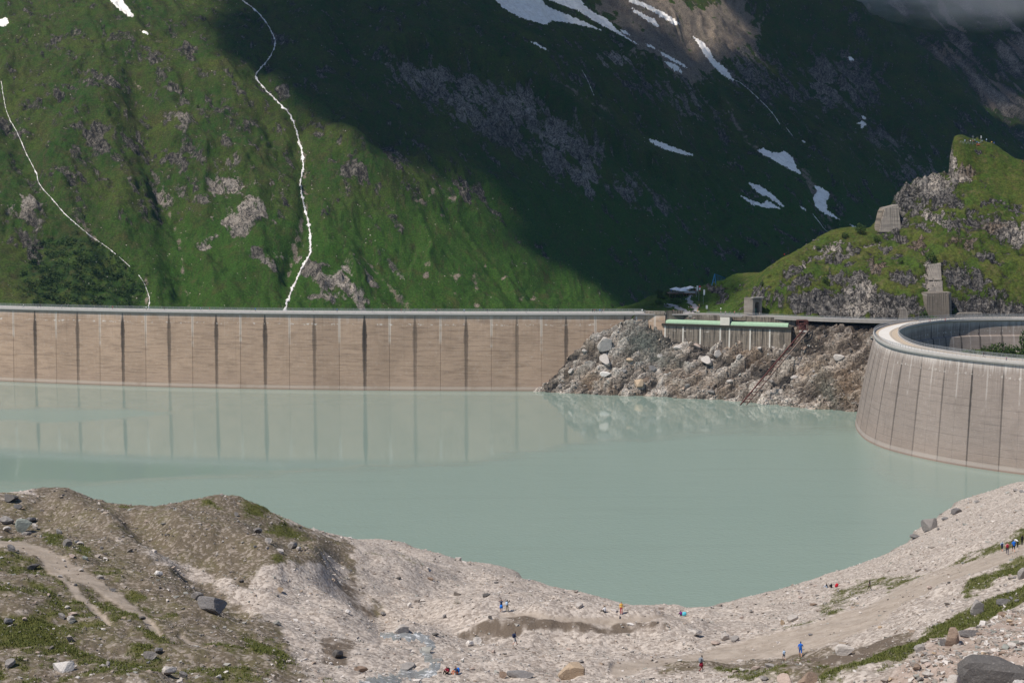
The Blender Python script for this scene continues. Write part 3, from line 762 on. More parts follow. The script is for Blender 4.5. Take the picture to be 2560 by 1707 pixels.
def f_spur(X, Y):
    Z = ts(X, Y)
    px, py = proj(X, Y, Z)
    Zw = Z
    U = X * .8 + Z * .6; V = Z * .8 - X * .6 + Y * 0.3
    d1, gap, idv, ox, oy = cells(U / 10.0 + fbm(X / 6, Z / 6, 2, .5, 1) * .35, V / 3.2, 3)
    d2, gap2, id2, ox2, oy2 = cells(U / 4.2, V / 1.3, 4)
    n = fbm(X / 14, Z / 14, 4, .55, 5)
    big = sstep(-.1, .3, n)
    rd = ridged((X + Z * .4) / 9, (Z - X * .3) / 5, 4, .6, 17)
    k = sstep(-2.5, 3.0, Z)
    Z = Z + k * (((idv - .5) * 4.2 + (ox * (idv - .3) + oy * .6) * 3.4) * (0.45 + .55 * big) + (id2 - .5) * 1.9 + ox2 * .9 + rd * 1.0 + n * 1.2 - sstep(.10, 0, gap) * 1.3 - 1.3)
    lim = np.interp(px, [1980, 2010, 2250], [99, ROADZ - 1.2, ROADZ - 1.2])
    Z = np.minimum(Z, lim)
    wa, wb = PZ(1613, 787, 36.0)[:2], P(1978, 830, 645)[:2]; wd_ = (wb - wa) / np.linalg.norm(wb - wa)
    off = -(X - wa[0]) * wd_[1] + (Y - wa[1]) * wd_[0]
    Z = np.where((off > 1.2) & (X > wa[0] - 2), np.minimum(Z, ROADZ - 3.0), Z)
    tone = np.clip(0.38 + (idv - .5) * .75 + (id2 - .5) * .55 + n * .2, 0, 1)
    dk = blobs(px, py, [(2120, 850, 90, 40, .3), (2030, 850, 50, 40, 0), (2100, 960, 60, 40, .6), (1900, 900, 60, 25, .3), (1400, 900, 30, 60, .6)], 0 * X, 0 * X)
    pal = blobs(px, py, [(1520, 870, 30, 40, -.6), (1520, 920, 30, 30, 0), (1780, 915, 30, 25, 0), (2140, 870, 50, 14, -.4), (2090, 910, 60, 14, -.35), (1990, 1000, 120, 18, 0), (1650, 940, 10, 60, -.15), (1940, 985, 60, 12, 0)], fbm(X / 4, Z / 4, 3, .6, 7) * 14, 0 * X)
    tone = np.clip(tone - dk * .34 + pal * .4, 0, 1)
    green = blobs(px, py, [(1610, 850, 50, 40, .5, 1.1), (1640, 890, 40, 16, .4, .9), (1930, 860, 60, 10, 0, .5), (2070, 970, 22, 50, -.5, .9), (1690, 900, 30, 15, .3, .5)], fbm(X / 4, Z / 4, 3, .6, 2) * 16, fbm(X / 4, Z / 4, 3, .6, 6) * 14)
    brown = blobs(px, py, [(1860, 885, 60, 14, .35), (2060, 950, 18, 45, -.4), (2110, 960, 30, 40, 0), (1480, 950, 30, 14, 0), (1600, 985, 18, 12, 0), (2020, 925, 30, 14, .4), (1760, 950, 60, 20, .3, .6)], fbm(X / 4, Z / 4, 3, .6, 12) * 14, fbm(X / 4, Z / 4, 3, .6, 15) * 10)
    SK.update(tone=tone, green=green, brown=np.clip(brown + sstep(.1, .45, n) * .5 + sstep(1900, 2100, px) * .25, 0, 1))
    return Z


a_s = np.linspace((1290 - CX) / 3540, (2260 - CX) / 3540, 440); D_s = np.linspace(592, 672, 310)
TS = Terrain(a_s, D_s, f_spur)
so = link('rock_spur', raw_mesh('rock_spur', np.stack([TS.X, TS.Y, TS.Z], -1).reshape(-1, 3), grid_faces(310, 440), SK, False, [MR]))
struct(so, 'structure', 'broken pale rock spur between dam and lake')

# ================================================================ FOREGROUND MORAINE AND BEACH
shore = [(-250, 1330), (300, 1345), (600, 1345), (871, 1350), (1001, 1356), (1099, 1392), (1200, 1412), (1284, 1424), (1404, 1490), (1513, 1526), (1580, 1533), (1640, 1530), (1690, 1522), (1760, 1517), (1850, 1497), (1937, 1475), (2060, 1440), (2177, 1404), (2240, 1370), (2296, 1322), (2350, 1285), (2394, 1254), (2470, 1232), (2560, 1216), (2700, 1195), (2860, 1180)]
gc = [PZ(x, y, 0.3) for x, y in shore]
gc += [q + np.array([0, 14, -4.5]) for q in gc] + [q + np.array([0, 60, -14]) for q in gc[::2]]
gc += pts([(-250, 1707, 108), (0, 1707, 112), (300, 1707, 114), (600, 1707, 118), (900, 1707, 127), (1200, 1707, 131), (1500, 1707, 134), (1800, 1707, 140), (1980, 1707, 131), (2120, 1707, 116), (2300, 1707, 107), (2560, 1707, 98), (2800, 1707, 94),
           (1130, 1690, 136), (1285, 1620, 170), (2000, 1642, 151), (1755, 1677, 152), (1150, 1582, 177), (1400, 1592, 177.5), (1600, 1590, 179), (1200, 1531, 181), (1400, 1540, 181.5), (1600, 1548, 184), (1260, 1525, 184), (1480, 1645, 160),
           (1000, 1450, 215), (1000, 1400, 280), (900, 1370, 330), (1300, 1480, 205), (1300, 1450, 260), (1400, 1512, 215), (1140, 1420, 290), (1150, 1480, 200),
           (1850, 1560, 196), (2000, 1530, 200), (2175, 1475, 236), (2075, 1466, 290), (1735, 1540, 290), (2200, 1500, 200), (2300, 1450, 190), (2400, 1410, 187), (2510, 1385, 188), (2560, 1370, 190), (2760, 1300, 196), (2300, 1400, 256), (2400, 1330, 300), (2500, 1290, 310), (2660, 1240, 330), (1950, 1500, 262),
           (2150, 1560, 163), (1650, 1640, 162), (2300, 1600, 131), (2450, 1520, 141), (2560, 1450, 150), (2700, 1400, 150), (2400, 1640, 113), (2560, 1600, 112), (2560, 1520, 130), (2150, 1640, 134), (2300, 1530, 152),
           (-250, 1260, 236), (0, 1243, 236), (60, 1222, 234), (120, 1217, 232), (200, 1243, 228), (300, 1268, 224), (400, 1268, 222), (470, 1250, 221), (560, 1244, 221), (680, 1292, 224), (780, 1322, 234), (862, 1347, 248),
           (-250, 1400, 165), (0, 1360, 172), (120, 1320, 202), (380, 1570, 136), (200, 1450, 152), (300, 1380, 178), (450, 1400, 184), (600, 1400, 188), (700, 1460, 180), (600, 1550, 151), (500, 1490, 160), (820, 1420, 196), (760, 1400, 190), (860, 1500, 177), (900, 1580, 160), (950, 1520, 186), (1050, 1560, 173), (1000, 1640, 147), (880, 1450, 200), (200, 1600, 129)])
for r in [(-250, 1260, 236), (0, 1243, 236), (120, 1217, 232), (300, 1268, 224), (420, 1266, 222), (560, 1244, 221), (680, 1292, 224), (780, 1322, 234)]:
    q = P(*r); gc += [q + np.array([q[0] * .12, 30, -10.5]), q + np.array([q[0] * .35, 90, -33])]
gc += [np.array([x, 60, z]) for x, z in ((-60, 66), (0, 64), (60, 72))]
tg = TPS(gc, 2e-5)
PATHS = [[(1540, 1668, 14), (1700, 1652, 16), (1850, 1626, 22), (2000, 1600, 26), (2150, 1545, 27), (2250, 1492, 24), (2350, 1450, 22), (2450, 1410, 19), (2560, 1374, 17), (2720, 1325, 17)],
         [(-40, 1352, 9), (60, 1362, 14), (120, 1385, 18), (170, 1415, 15), (240, 1450, 13), (300, 1490, 13), (350, 1530, 13), (380, 1570, 11), (400, 1588, 6)],
         [(100, 1392, 8), (150, 1430, 9), (210, 1490, 9), (255, 1545, 8), (275, 1565, 5)], [(1250, 1534, 6), (1400, 1545, 7), (1600, 1552, 8), (1720, 1550, 5)],
         [(450, 1590, 5), (520, 1625, 5)], [(610, 1300, 3), (650, 1330, 4), (670, 1345, 3)]]
GK = {}


def f_ground(X, Y):
    Z = tg(X, Y)
    px, py = proj(X, Y, Z)
    for ln, dz, w_ in (([(450, 1345), (560, 1350), (650, 1410)], 2.4, 52), ([(700, 1445), (780, 1422)], 2.0, 45), ([(850, 1400), (900, 1490), (960, 1560)], -1.2, 40), ([(150, 1260), (250, 1310), (420, 1420)], 1.6, 30), ([(330, 1330), (480, 1430), (600, 1520)], -1.6, 34), ([(1150, 1440), (1050, 1480), (960, 1500)], -1.5, 50)):
        Z = Z + dz * np.exp(-((np.maximum(0, -sd_line(px, py, [(x, y, 0) for x, y in ln])) / w_) ** 2))
    px, py = proj(X, Y, Z)
    wx = fbm(X / 5, Y / 5, 4, .6, 101) * 22; wy = fbm(X / 5, Y / 5, 4, .6, 105) * 16
    path = np.zeros(X.shape)
    for ln in PATHS: path = np.maximum(path, sstep(-6, 6, sd_line(px + wx * .3, py + wy * .3, ln)))
    soil = sstep(-22, 22, sd_poly(px + wx, py + wy, [(40, 1190), (130, 1180), (300, 1230), (480, 1225), (600, 1228), (690, 1300), (780, 1325), (872, 1352), (890, 1400), (900, 1460), (960, 1530), (900, 1560), (800, 1500), (640, 1480), (480, 1420), (330, 1360), (200, 1320)]))
    soil = np.maximum(soil, 0.8 * sstep(-40, 40, sd_poly(px + wx, py + wy, [(-300, 1230), (120, 1230), (460, 1420), (700, 1560), (800, 1720), (-300, 1750)])))
    soil = np.maximum(soil, 0.7 * sstep(-20, 20, sd_poly(px + wx, py + wy, [(1640, 1640), (1900, 1640), (2060, 1600), (2270, 1570), (2350, 1600), (2200, 1660), (2000, 1707), (1640, 1690)])))
    hump = sstep(-15, 18, sd_poly(px + wx, py + wy, [(620, 1450), (690, 1405), (770, 1392), (850, 1405), (905, 1470), (960, 1560), (900, 1600), (760, 1560), (640, 1500)]))
    soil = soil * (1 - .8 * hump)
    dark = sstep(-10, 14, sd_poly(px + wx, py + wy, [(1130, 1585), (1175, 1548), (1260, 1536), (1400, 1543), (1560, 1556), (1700, 1572), (1640, 1588), (1480, 1585), (1330, 1592), (1200, 1596)])) * .72
    dark = np.maximum(dark, .75 * sstep(-12, 14, sd_poly(px + wx, py + wy, [(1940, 1660), (2060, 1618), (2200, 1590), (2290, 1580), (2190, 1630), (2060, 1680)])))
    dark = np.maximum(dark, .6 * sstep(-14, 16, sd_line(px + wx, py + wy, [(800, 1410, 6), (860, 1450, 14), (900, 1500, 18), (930, 1540, 12)])))
    dark = np.maximum(dark, .7 * sstep(-8, 10, sd_poly(px + wx, py + wy, [(800, 1600), (870, 1590), (900, 1620), (860, 1650), (800, 1640)])))
    gz = fbm(X / 9, Y / 9, 4, .6, 111)
    grass = .66 * sstep(-40, 60, sd_poly(px + wx, py + wy, [(-300, 1330), (60, 1345), (180, 1330), (330, 1420), (480, 1560), (640, 1600), (760, 1640), (860, 1720), (-300, 1750)])) * sstep(-.35, .25, gz)
    for q, w in (((70, 1590, 110, 42, .1), 1.25), ((180, 1630, 70, 24, .2), 1.1), ((670, 1630, 60, 26, .3), 1.25), ((400, 1600, 60, 14, .3), .9), ((120, 1480, 60, 20, .6), .9), ((700, 1655, 30, 18, .2), .9), ((150, 1450, 30, 22, .6), .8), ((240, 1505, 25, 40, -.6), .8), ((330, 1550, 30, 12, .7), .8), ((640, 1270, 40, 22, .5), .95), ((720, 1330, 60, 20, .3), .95), ((700, 1310, 22, 12, 0), 1), ((300, 1268, 40, 6, 0), .9), ((520, 1255, 40, 10, .1), .8), ((690, 1395, 25, 12, .2), .9),
                 ((130, 1345, 40, 14, .3), .9), ((30, 1340, 40, 10, 0), .9), ((200, 1370, 40, 12, .5), .8), ((30, 1500, 30, 12, 0), .9), ((300, 1690, 40, 12, 0), .7), ((560, 1700, 50, 14, 0), .7), ((270, 1440, 40, 14, .6), .6), ((420, 1530, 40, 12, .5), .6)):
        grass = np.maximum(grass, w * blobs(px, py, [q + (1.0,)], wx, wy))
    for ln, w in (([(1880, 1612, 6), (1960, 1585, 9), (2040, 1560, 6), (2100, 1530, 8)], .8), ([(2060, 1520, 14), (2110, 1490, 22), (2190, 1455, 18), (2260, 1445, 12)], .62), ([(2220, 1472, 7), (2300, 1448, 8), (2380, 1415, 9), (2440, 1390, 8), (2500, 1372, 7)], 1.05), ([(2520, 1372, 10), (2560, 1340, 12), (2640, 1310, 12)], 1.05),
                  ([(2060, 1700, 14), (2160, 1668, 20), (2260, 1640, 22), (2330, 1590, 20), (2400, 1560, 22), (2480, 1520, 22), (2560, 1480, 24), (2700, 1440, 24)], .95), ([(2420, 1480, 10), (2490, 1440, 14), (2560, 1410, 14)], .95), ([(1790, 1690, 10), (1880, 1700, 14), (1960, 1690, 8)], .7), ([(1640, 1470, 2), (1660, 1470, 2)], .1), ([(920, 1385, 3), (1000, 1400, 5), (1060, 1420, 3)], .6), ([(2000, 1660, 10), (2100, 1680, 8)], .5)):
        grass = np.maximum(grass, w * sstep(-12, 10, sd_line(px + wx * .8, py + wy * .8, ln)))
    rust = sstep(-14, 16, sd_poly(px + wx, py + wy, [(2150, 1720), (2260, 1670), (2350, 1610), (2440, 1570), (2560, 1520), (2800, 1470), (2850, 1760), (2100, 1760)])) * .8
    brg = fbm(X / 2.2, Y / 2.2, 4, .65, 115)
    grass = np.clip(grass * 1.0 + brg * .5 * (grass > .03), 0, 1.1) * (1 - path) * (1 - .75 * rust)
    dark = np.clip(dark + brg * .45 * (dark > .03), 0, 1); soil = np.clip(soil + brg * .35 * (soil > .02), 0, 1)
    beach = 1 - np.clip(soil + grass, 0, 1)
    d1, gap, idv, ox, oy = cells(X / 1.6, Y / 1.6, 9)
    rough = (1 - .85 * path) * (0.55 + .45 * soil)
    Z = Z + (fbm(X / 16, Y / 16, 4, .5, 121) * 1.5 + fbm(X / 4.5, Y / 4.5, 4, .6, 125) * .42) * (.35 + .65 * np.clip(Z / 14, 0, 1)) * (1 - .6 * path)
    Z = Z + (np.maximum(0, .42 - d1) * (idv > .55) * idv * .55 + fbm(X / 1.2, Y / 1.2, 3, .6, 130) * .10) * rough
    Z = Z - path * .22 + (GKbank := sstep(-.2, .5, fbm(X / 22, Y / 10, 3, .5, 133))) * .0
    wet = sstep(1.1, 0.2, Z) * (Z > -1) * .8
    GK.update(soil=soil, grass=grass, path=path, dark=dark, wet=wet, rust=rust)
    return Z


a_g = np.linspace((-260 - CX) / 3540, (2830 - CX) / 3540, 740)
D_g = 80 * (480 / 80.0) ** np.linspace(0, 1, 480)
TG = Terrain(a_g, D_g, f_ground)
go = link('ground', raw_mesh('ground', np.stack([TG.X, TG.Y, TG.Z], -1).reshape(-1, 3), grid_faces(len(D_g), len(a_g)), GK, True, [MG]))
struct(go, 'structure', 'stony moraine slope and pale gravel beach in front of the lake')

# ================================================================ LAKE
crest_px = [(-420, 757), (-250, 763), (0, 772.7), (350, 780.5), (700, 785.0), (1000, 786.6), (1300, 787.0), (1615, 787.2)]
DAMZ = 36.0
dp = np.array([PZ(x, y, DAMZ) for x, y in crest_px])
cf = np.polyfit(dp[:, 0], dp[:, 1], 3)
def damY(X): return np.polyval(cf, X)


a_w = np.linspace(-0.62, 0.52, 240); D_w = np.linspace(250, 735, 200)
A_, DD_ = np.meshgrid(a_w, D_w)
Xw = A_ * DD_; Yw = np.minimum(DD_, np.where(Xw < 75, damY(np.clip(Xw, -330, 80)) + 1.5, 668))
pxw, pyw = proj(Xw, Yw, 0 * Xw)
nw = fbm(Xw / 60, Yw / 30, 4, .55, 141)
# breeze lines: calm under the dam, ruffled further out
ylim = np.interp(pxw, [-300, 0, 300, 700, 1000, 1200, 1400, 1600, 1800, 2000, 2130, 2300, 2900], [1210, 1206, 1195, 1180, 1168, 1140, 1110, 1092, 1076, 1062, 1058, 1110, 1290])
rip = sstep(-16, 30, pyw - ylim + nw * 22)
near_dam = sstep(2140, 2230, pxw) * sstep(-30, 40, 1175 + (pxw - 2140) * .35 - pyw)
rip = rip * (1 - .7 * near_dam)
patch = sstep(-9, 10, sd_poly(pxw, pyw + nw * 8, [(-400, 1018), (0, 1022), (180, 1020), (330, 1024), (430, 1030), (390, 1040), (300, 1047), (120, 1056), (60, 1050), (-400, 1044)])) * 1.0
patch2 = sstep(-5, 6, sd_line(pxw, pyw + nw * 5, [(380, 1028, 2), (500, 1015, 3), (900, 1010, 1), (1300, 1016, 1)])) * .12
streak = sstep(.15, .5, fbm(Xw / 90, Yw / 9, 3, .5, 147)) * .25 * rip
rip = np.clip(np.maximum(rip, np.maximum(patch, patch2)) - streak, 0, 1)
wo = link('water', raw_mesh('water', np.stack([Xw, Yw, 0 * Xw], -1).reshape(-1, 3), grid_faces(200, 240), {'ripple': rip}, True, [MW]))
struct(wo, 'structure', 'milky turquoise reservoir lake')
# ================================================================ CONCRETE
def m_concrete(name, dark, mid, pale, streak=True, warm=(0.30, 0.22, 0.165), lines=2.4, low=0.0, drip=0.5, topw=0.55):
    """poured concrete in lifts, with run marks down the joints: su counts joints, sv is height from water to crest"""
    m = Mat(name, 0.9, 0.2)
    p = m.pos(); su, sv = m.attr('su'), m.attr('sv')
    z = m.sep(p)[2]
    n1 = m.noise(p, 0.03, 4, 0.6); n2 = m.noise(m.map(p, (0.12, 0.12, 1.1)), 1.0, 5, 0.65); n3 = m.noise(p, 0.8, 4, 0.7)
    c = m.mix(m.mr(n1, 0.3, 0.7), mid, warm)
    c = m.mix(m.mul(m.mr(n2, 0.42, 0.75), 0.55 if lines < 2.5 else 0.22), c, dark)
    c = m.mix(m.mul(m.mr(n3, 0.5, 0.8), 0.35), c, pale)
    if low: c = m.mix(m.mr(m.add(sv, m.mul(n2, 0.05)), 0.35, 0.0, 0, low), c, (0.40, 0.285, 0.22))
    lift = m.math('PINGPONG', m.add(z, m.mul(n1, 0.5)), lines / 2)
    ln = m.mul(m.mr(lift, 0.09, 0.02), m.mr(m.noise(m.map(p, (0.05, 0.05, 0.4)), 1.0, 3), 0.35, 0.65))
    c = m.mix(m.mul(ln, 0.55), c, dark)
    fine = m.math('PINGPONG', m.add(z, m.mul(n2, 0.4)), 0.28)
    c = m.mix(m.mul(m.mr(fine, 0.07, 0.0), 0.22), c, dark)
    # vertical run marks everywhere, faint
    vs = m.noise(m.comb(m.mul(su, 26.0), m.mul(sv, 0.9), 0.0), 1.0, 4, 0.65)
    c = m.mix(m.mul(m.mr(vs, 0.52 if drip < 0.7 else 0.44, 0.78 if drip < 0.7 else 0.60), m.mr(sv, 0.15, 0.95, 0.10 if drip < 0.7 else 0.30, drip)), c, dark)
    c = m.mix(m.mul(m.mr(vs, 0.40, 0.28), m.mr(sv, 0.55, 1.0, 0.0, 0.35)), c, pale)
    if streak:
        w0 = m.add(m.mul(m.noise(m.comb(m.mul(su, 3.0), m.mul(sv, 7.0), 3.0), 1.6, 4, 0.7), 0.7), m.mul(m.noise(m.comb(m.math('ROUND', su), 5.3, 0.0), 2.9, 0), 0.45))
        du = m.math('ABSOLUTE', m.math('SUBTRACT', m.math('FRACT', m.add(su, 0.5)), 0.5))
        wd = m.ramp(sv, [(0.0, (.40,) * 3), (0.45, (.48,) * 3), (0.72, (.60,) * 3), (0.84, (.46,) * 3), (0.98, (.14,) * 3)])
        wd = m.mul(m.mul(wd, 0.09), m.mr(w0, 0.3, 0.85, 0.6, 1.3))
        q = m.math('DIVIDE', du, m.add(wd, 0.002))
        sk = m.mul(m.mr(q, 1.05, 0.5), m.mr(sv, 0.0, 0.8, 0.62, 0.95))
        sk = m.mul(sk, m.mr(m.noise(m.comb(m.math('ROUND', su), 0.3, 0.0), 3.7, 0), 0.3, 0.7, 0.45, 1.0))
        c = m.mix(sk, c, (0.035, 0.032, 0.030))
        dl = m.math('ABSOLUTE', m.math('SUBTRACT', m.math('FRACT', su), 0.5))
        lj = m.mul(m.mr(dl, 0.032, 0.012), m.mr(m.add(sv, m.mul(m.noise(m.comb(m.math('FLOOR', su), m.mul(sv, 4.0), 7.0), 2.0, 2), 0.9)), 0.95, 1.25))
        c = m.mix(m.mul(lj, 0.85), c, pale)
        c = m.mix(m.mul(m.mr(dl, 0.006, 0.001), 0.5), c, dark)
    # lime blooming out of one pour joint below the crest
    b = m.mul(m.mr(m.math('ABSOLUTE', m.math('SUBTRACT', m.add(sv, m.mul(n3, 0.03)), 0.885)), 0.02, 0.004), m.mr(m.noise(m.comb(m.mul(su, 11.0), m.mul(sv, 18.0), 0.0), 1.0, 5, 0.75), 0.52, 0.66))
    c = m.mix(m.mul(b, 0.9), c, (0.70, 0.66, 0.61))
    tw = m.mul(m.mr(m.add(sv, m.mul(m.noise(m.comb(m.mul(su, 14.0), m.mul(sv, 1.5), 1.0), 1.0, 5, 0.75), 0.28)), 1.03, 1.16), topw)
    c = m.mix(tw, c, (0.62, 0.57, 0.53))
    wl_ = m.mr(m.add(sv, m.mul(n3, 0.02)), 0.075, 0.055)
    c = m.mix(m.mul(wl_, 0.45), c, pale)
    c = m.mix(m.mr(sv, 0.022, 0.012, 0, 0.6), c, (0.20, 0.12, 0.085))
    r_ = m.n('ObjectInfo').outputs['Random']
    c = m.mix(m.mr(r_, 0, 1, 0.0, 0.30, False), c, m.mix(0.5, c, dark))
    pt = m.mr(m.noise(p, 0.07, 5, 0.7, 0.8), 0.52, 0.66)
    c = m.mix(m.mul(pt, 0.30), c, m.mix(0.5, dark, mid))
    m.color(c).set(Normal=m.bump(m.add(m.mul(n3, 0.4), m.mul(ln, -0.8)), 0.5, 0.12))
    return m.m


M_DAM = m_concrete('dam_concrete', (0.130, 0.092, 0.066), (0.385, 0.274, 0.198), (0.58, 0.50, 0.43), True, (0.475, 0.338, 0.245), 2.4, 0.55, 0.35, 0.35)
M_ARCH = m_concrete('arch_dam_concrete', (0.075, 0.064, 0.058), (0.292, 0.242, 0.210), (0.50, 0.445, 0.405), True, (0.332, 0.275, 0.240), 2.6, 0.25, 0.65, 0.85)
M_STAIN = m_concrete('stained_concrete', (0.05, 0.045, 0.04), (0.22, 0.185, 0.15), (0.55, 0.50, 0.45), False, (0.26, 0.215, 0.17), 3.0, 0.0, 0.95, 0.2)
M_OLD = m_concrete('old_retaining_concrete', (0.06, 0.055, 0.05), (0.25, 0.22, 0.19), (0.52, 0.47, 0.41), False, (0.30, 0.26, 0.22), 2.0, 0.0, 0.8, 0.45)
M_CREST = plain('crest_concrete', (0.46, 0.43, 0.40), 0.85, 0.18, 0.6)
M_KERB = plain('kerb_concrete', (0.30, 0.275, 0.25), 0.9, 0.25, 0.5)
M_DECK = plain('deck_concrete', (0.50, 0.455, 0.40), 0.9, 0.15, 0.3)
M_LANE = plain('lane_concrete', (0.62, 0.59, 0.55), 0.9, 0.12, 0.4)
M_TAN = plain('lane_edge_paving', (0.45, 0.37, 0.285), 0.9, 0.12, 0.4)
M_ROAD = plain('asphalt_pale', (0.33, 0.305, 0.295), 0.9, 0.15, 0.4)
M_STEEL = plain('galvanised_steel', (0.30, 0.32, 0.335), 0.5, 0.12, 1.0, 0.3)
M_PILLAR = plain('white_joint_seal', (0.60, 0.56, 0.50), 0.85, 0.2, 0.8)
M_GREEN = plain('pale_green_paint', (0.30, 0.43, 0.295), 0.75, 0.22, 0.9)
M_RUST = plain('red_oxide_steel', (0.115, 0.045, 0.038), 0.75, 0.3, 1.2)
M_DARK = plain('dark_gutter_tunnel_shade', (0.045, 0.042, 0.035), 0.95, 0.35, 1.5)  # near-black gutter tone, also painted as the tunnel's unlit depth


def add_suv(me, su, sv):
    for k, v in (('su', su), ('sv', sv)):
        at = me.attributes.new(k, 'FLOAT', 'POINT'); at.data.foreach_set('value', np.asarray(v, np.float32).ravel())


def on_dam(px):
    """plan point of the left dam's crest under a photo column"""
    a = (px - CX) / (FPX * cp + (CY - 787) * sp)
    Y = 680.0
    for _ in range(30): Y = damY(np.clip(a * Y, -400, 90))
    return np.array([a * Y, Y])


def dam_frame(X):
    d = np.polyval(np.polyder(cf), X); n = np.array([-d, 1.0]); return n / np.linalg.norm(n)


# ---- left dam: a wall of blocks between joints
streaks = [-345, -235, -127, -20, 87, 193, 306, 422, 540, 662, 785, 911, 1037, 1165, 1292, 1415, 1562]
sx = np.array([on_dam(x)[0] for x in streaks]); ks = np.arange(len(streaks), dtype=float)
xe = on_dam(1613)[0]
edges = []
for i in range(len(sx) - 1): edges += [sx[i], (sx[i] + sx[i + 1]) / 2]
edges += [sx[-1], on_dam(1591)[0], xe]
dam = empty('concrete_dam', (0, damY(0), 0))
tag(dam, 'long brown concrete dam wall with dark vertical run marks across the lake', 'dam')
def dloc(o): o.parent = dam; o.matrix_parent_inverse = __import__('mathutils').Matrix.Translation((0, -float(damY(0)), 0)); return o
for i in range(len(edges) - 1):
    x0, x1 = edges[i], edges[i + 1]
    path = []
    for x, sh in ((x0 + .012, .09), (x0 + .12, 0), (x0 * .67 + x1 * .33, 0), (x0 * .33 + x1 * .67, 0), (x1 - .12, 0), (x1 - .012, .09)):
        n = dam_frame(x); path.append((x + n[0] * sh, damY(x) + n[1] * sh, 0, n[0], n[1]))
    prof = [(0, 36.0), (-.35, 27), (-.7, 18), (-1.05, 9), (-1.4, 0), (-1.7, -7), (9, -7), (38, -72), (34, -72), (8.2, 20), (8.0, 36.0)]
    prof = [(0, 36.0), (-.35, 27), (-.7, 18), (-1.05, 9), (-1.4, 0), (-1.7, -8), (30, -8), (16, 12), (8.0, 30), (8.0, 36.0)]
    mb = MB().sweep(path, prof)
    me = mb.mesh('block', M_DAM)
    V = np.array(mb.v)
    add_suv(me, np.interp(V[:, 0], sx, ks) + np.maximum(V[:, 0] - sx[-1], 0) / 26.0, V[:, 2] / 36.0)
    dloc(link('block', me))


def plan_rows(xs, off=0.0, z=0.0):
    r = []
    for x in xs:
        n = dam_frame(x); r.append((x + n[0] * off, damY(x) + n[1] * off, z, n[0], n[1]))
    return r


xs = np.linspace(edges[0], xe, 90)
w = dloc(MB().sweep(plan_rows(xs), [(-.9, 36.1), (-.9, 37.0), (8.6, 37.0), (8.6, 36.1)]).obj('walkway', M_CREST))
dloc(MB().sweep(plan_rows(xs), [(-.45, 35.55), (-.45, 36.095), (8.3, 36.095), (8.3, 35.55), (8.0, 35.5), (0.0, 35.5)]).obj('corbel', M_KERB))


def rail_run(rows, mb, z, h=1.25, step=2.5, off=0.0, bars=5, t=0.05, posts=0.07):
    """posts and rails along plan rows"""
    q = np.array([(r[0] + r[3] * off, r[1] + r[4] * off) for r in rows])
    L = np.concatenate([[0], np.cumsum(np.hypot(*np.diff(q, axis=0).T))])
    s_ = np.arange(0, L[-1], step)
    px_, py_ = np.interp(s_, L, q[:, 0]), np.interp(s_, L, q[:, 1])
    for x, y in zip(px_, py_): mb.box((x, y, z + h / 2), (posts, posts, h))
    for k in range(bars):
        zz = z + h * (k + 1) / bars
        rows2 = [(x, y, zz, r[3], r[4]) for (x, y), r in zip(q, rows)]
        tt = t * (1.6 if k == bars - 1 else 1.0)
        mb.sweep(rows2, [(-tt / 2, -tt), (tt / 2, -tt), (tt / 2, 0), (-tt / 2, 0)])


mb = MB(); rail_run(plan_rows(xs), mb, 37.0, 1.25, 3.0, -.6); mb.obj('railing', M_STEEL, w)
mb = MB(); rail_run(plan_rows(xs), mb, 37.0, 1.25, 3.0, 8.3); mb.obj('railing', M_STEEL, w)

# ---- right end: spillway wall with green gate covers
S0 = np.array([xe, damY(xe)]); S1 = P(1978, 830, 645)[:2]
sd = (S1 - S0) / np.linalg.norm(S1 - S0); sn = np.array([-sd[1], sd[0]])
if sn[1] < 0: sn = -sn
def on_spill(px, off=0.0):
    a = (px - CX) / (FPX * cp + (CY - 815) * sp); o = S0 + sn * off
    t = (a * o[1] - o[0]) / (sd[0] - a * sd[1]); return o + sd * t
def spt(px): q = on_spill(px); return float(np.dot(q - S0, sd))
spw = empty('spillway', (S0[0], S0[1], 0))
tag(spw, 'stained concrete spillway wall with white pilasters at the dam end', 'spillway')
def sloc(o, par=None):
    o.parent = par or spw
    o.matrix_parent_inverse = __import__('mathutils').Matrix.Translation((-float(S0[0]), -float(S0[1]), 0)); return o
jx = [1613, 1663, 1708, 1751, 1801, 1824, 1876, 1925, 1978]
for i in range(8):
    t0, t1 = spt(jx[i]) + .02, spt(jx[i + 1]) - .02
    top = 36.2 if i == 0 else 31.2
    rows = [(S0[0] + sd[0] * t, S0[1] + sd[1] * t, 0, sn[0], sn[1]) for t in (t0, t0 + .2, (t0 + t1) / 2, t1 - .2, t1)]
    mb = MB().sweep(rows, [(0, top), (-.2, 24), (-.5, 16), (-.8, 6), (6, 6), (6, top)])
    me = mb.mesh('panel', M_STAIN if i else M_DAM); V = np.array(mb.v)
    add_suv(me, (V[:, 0] - S0[0]) / 22.0 + 30.3, (V[:, 2] - 14) / (top - 14))
    sloc(link('panel', me))
for x in jx[1:-1] + [1591]:
    if x == 1591: q = np.append(on_dam(1591), 0); n = dam_frame(q[0]); t_ = np.array([n[1], -n[0]])
    else: q = np.append(on_spill(x), 0); n = sn; t_ = sd
    zt = 35.4 if x == 1591 else 31.1
    rows = [(q[0] + t_[0] * s_, q[1] + t_[1] * s_, 0, n[0], n[1]) for s_ in (-.32, .32)]
    sloc(MB().sweep(rows, [(-.12, zt), (-.35, 24), (-1.0, 10), (.3, 10), (.3, zt)]).obj('pilaster', M_PILLAR))
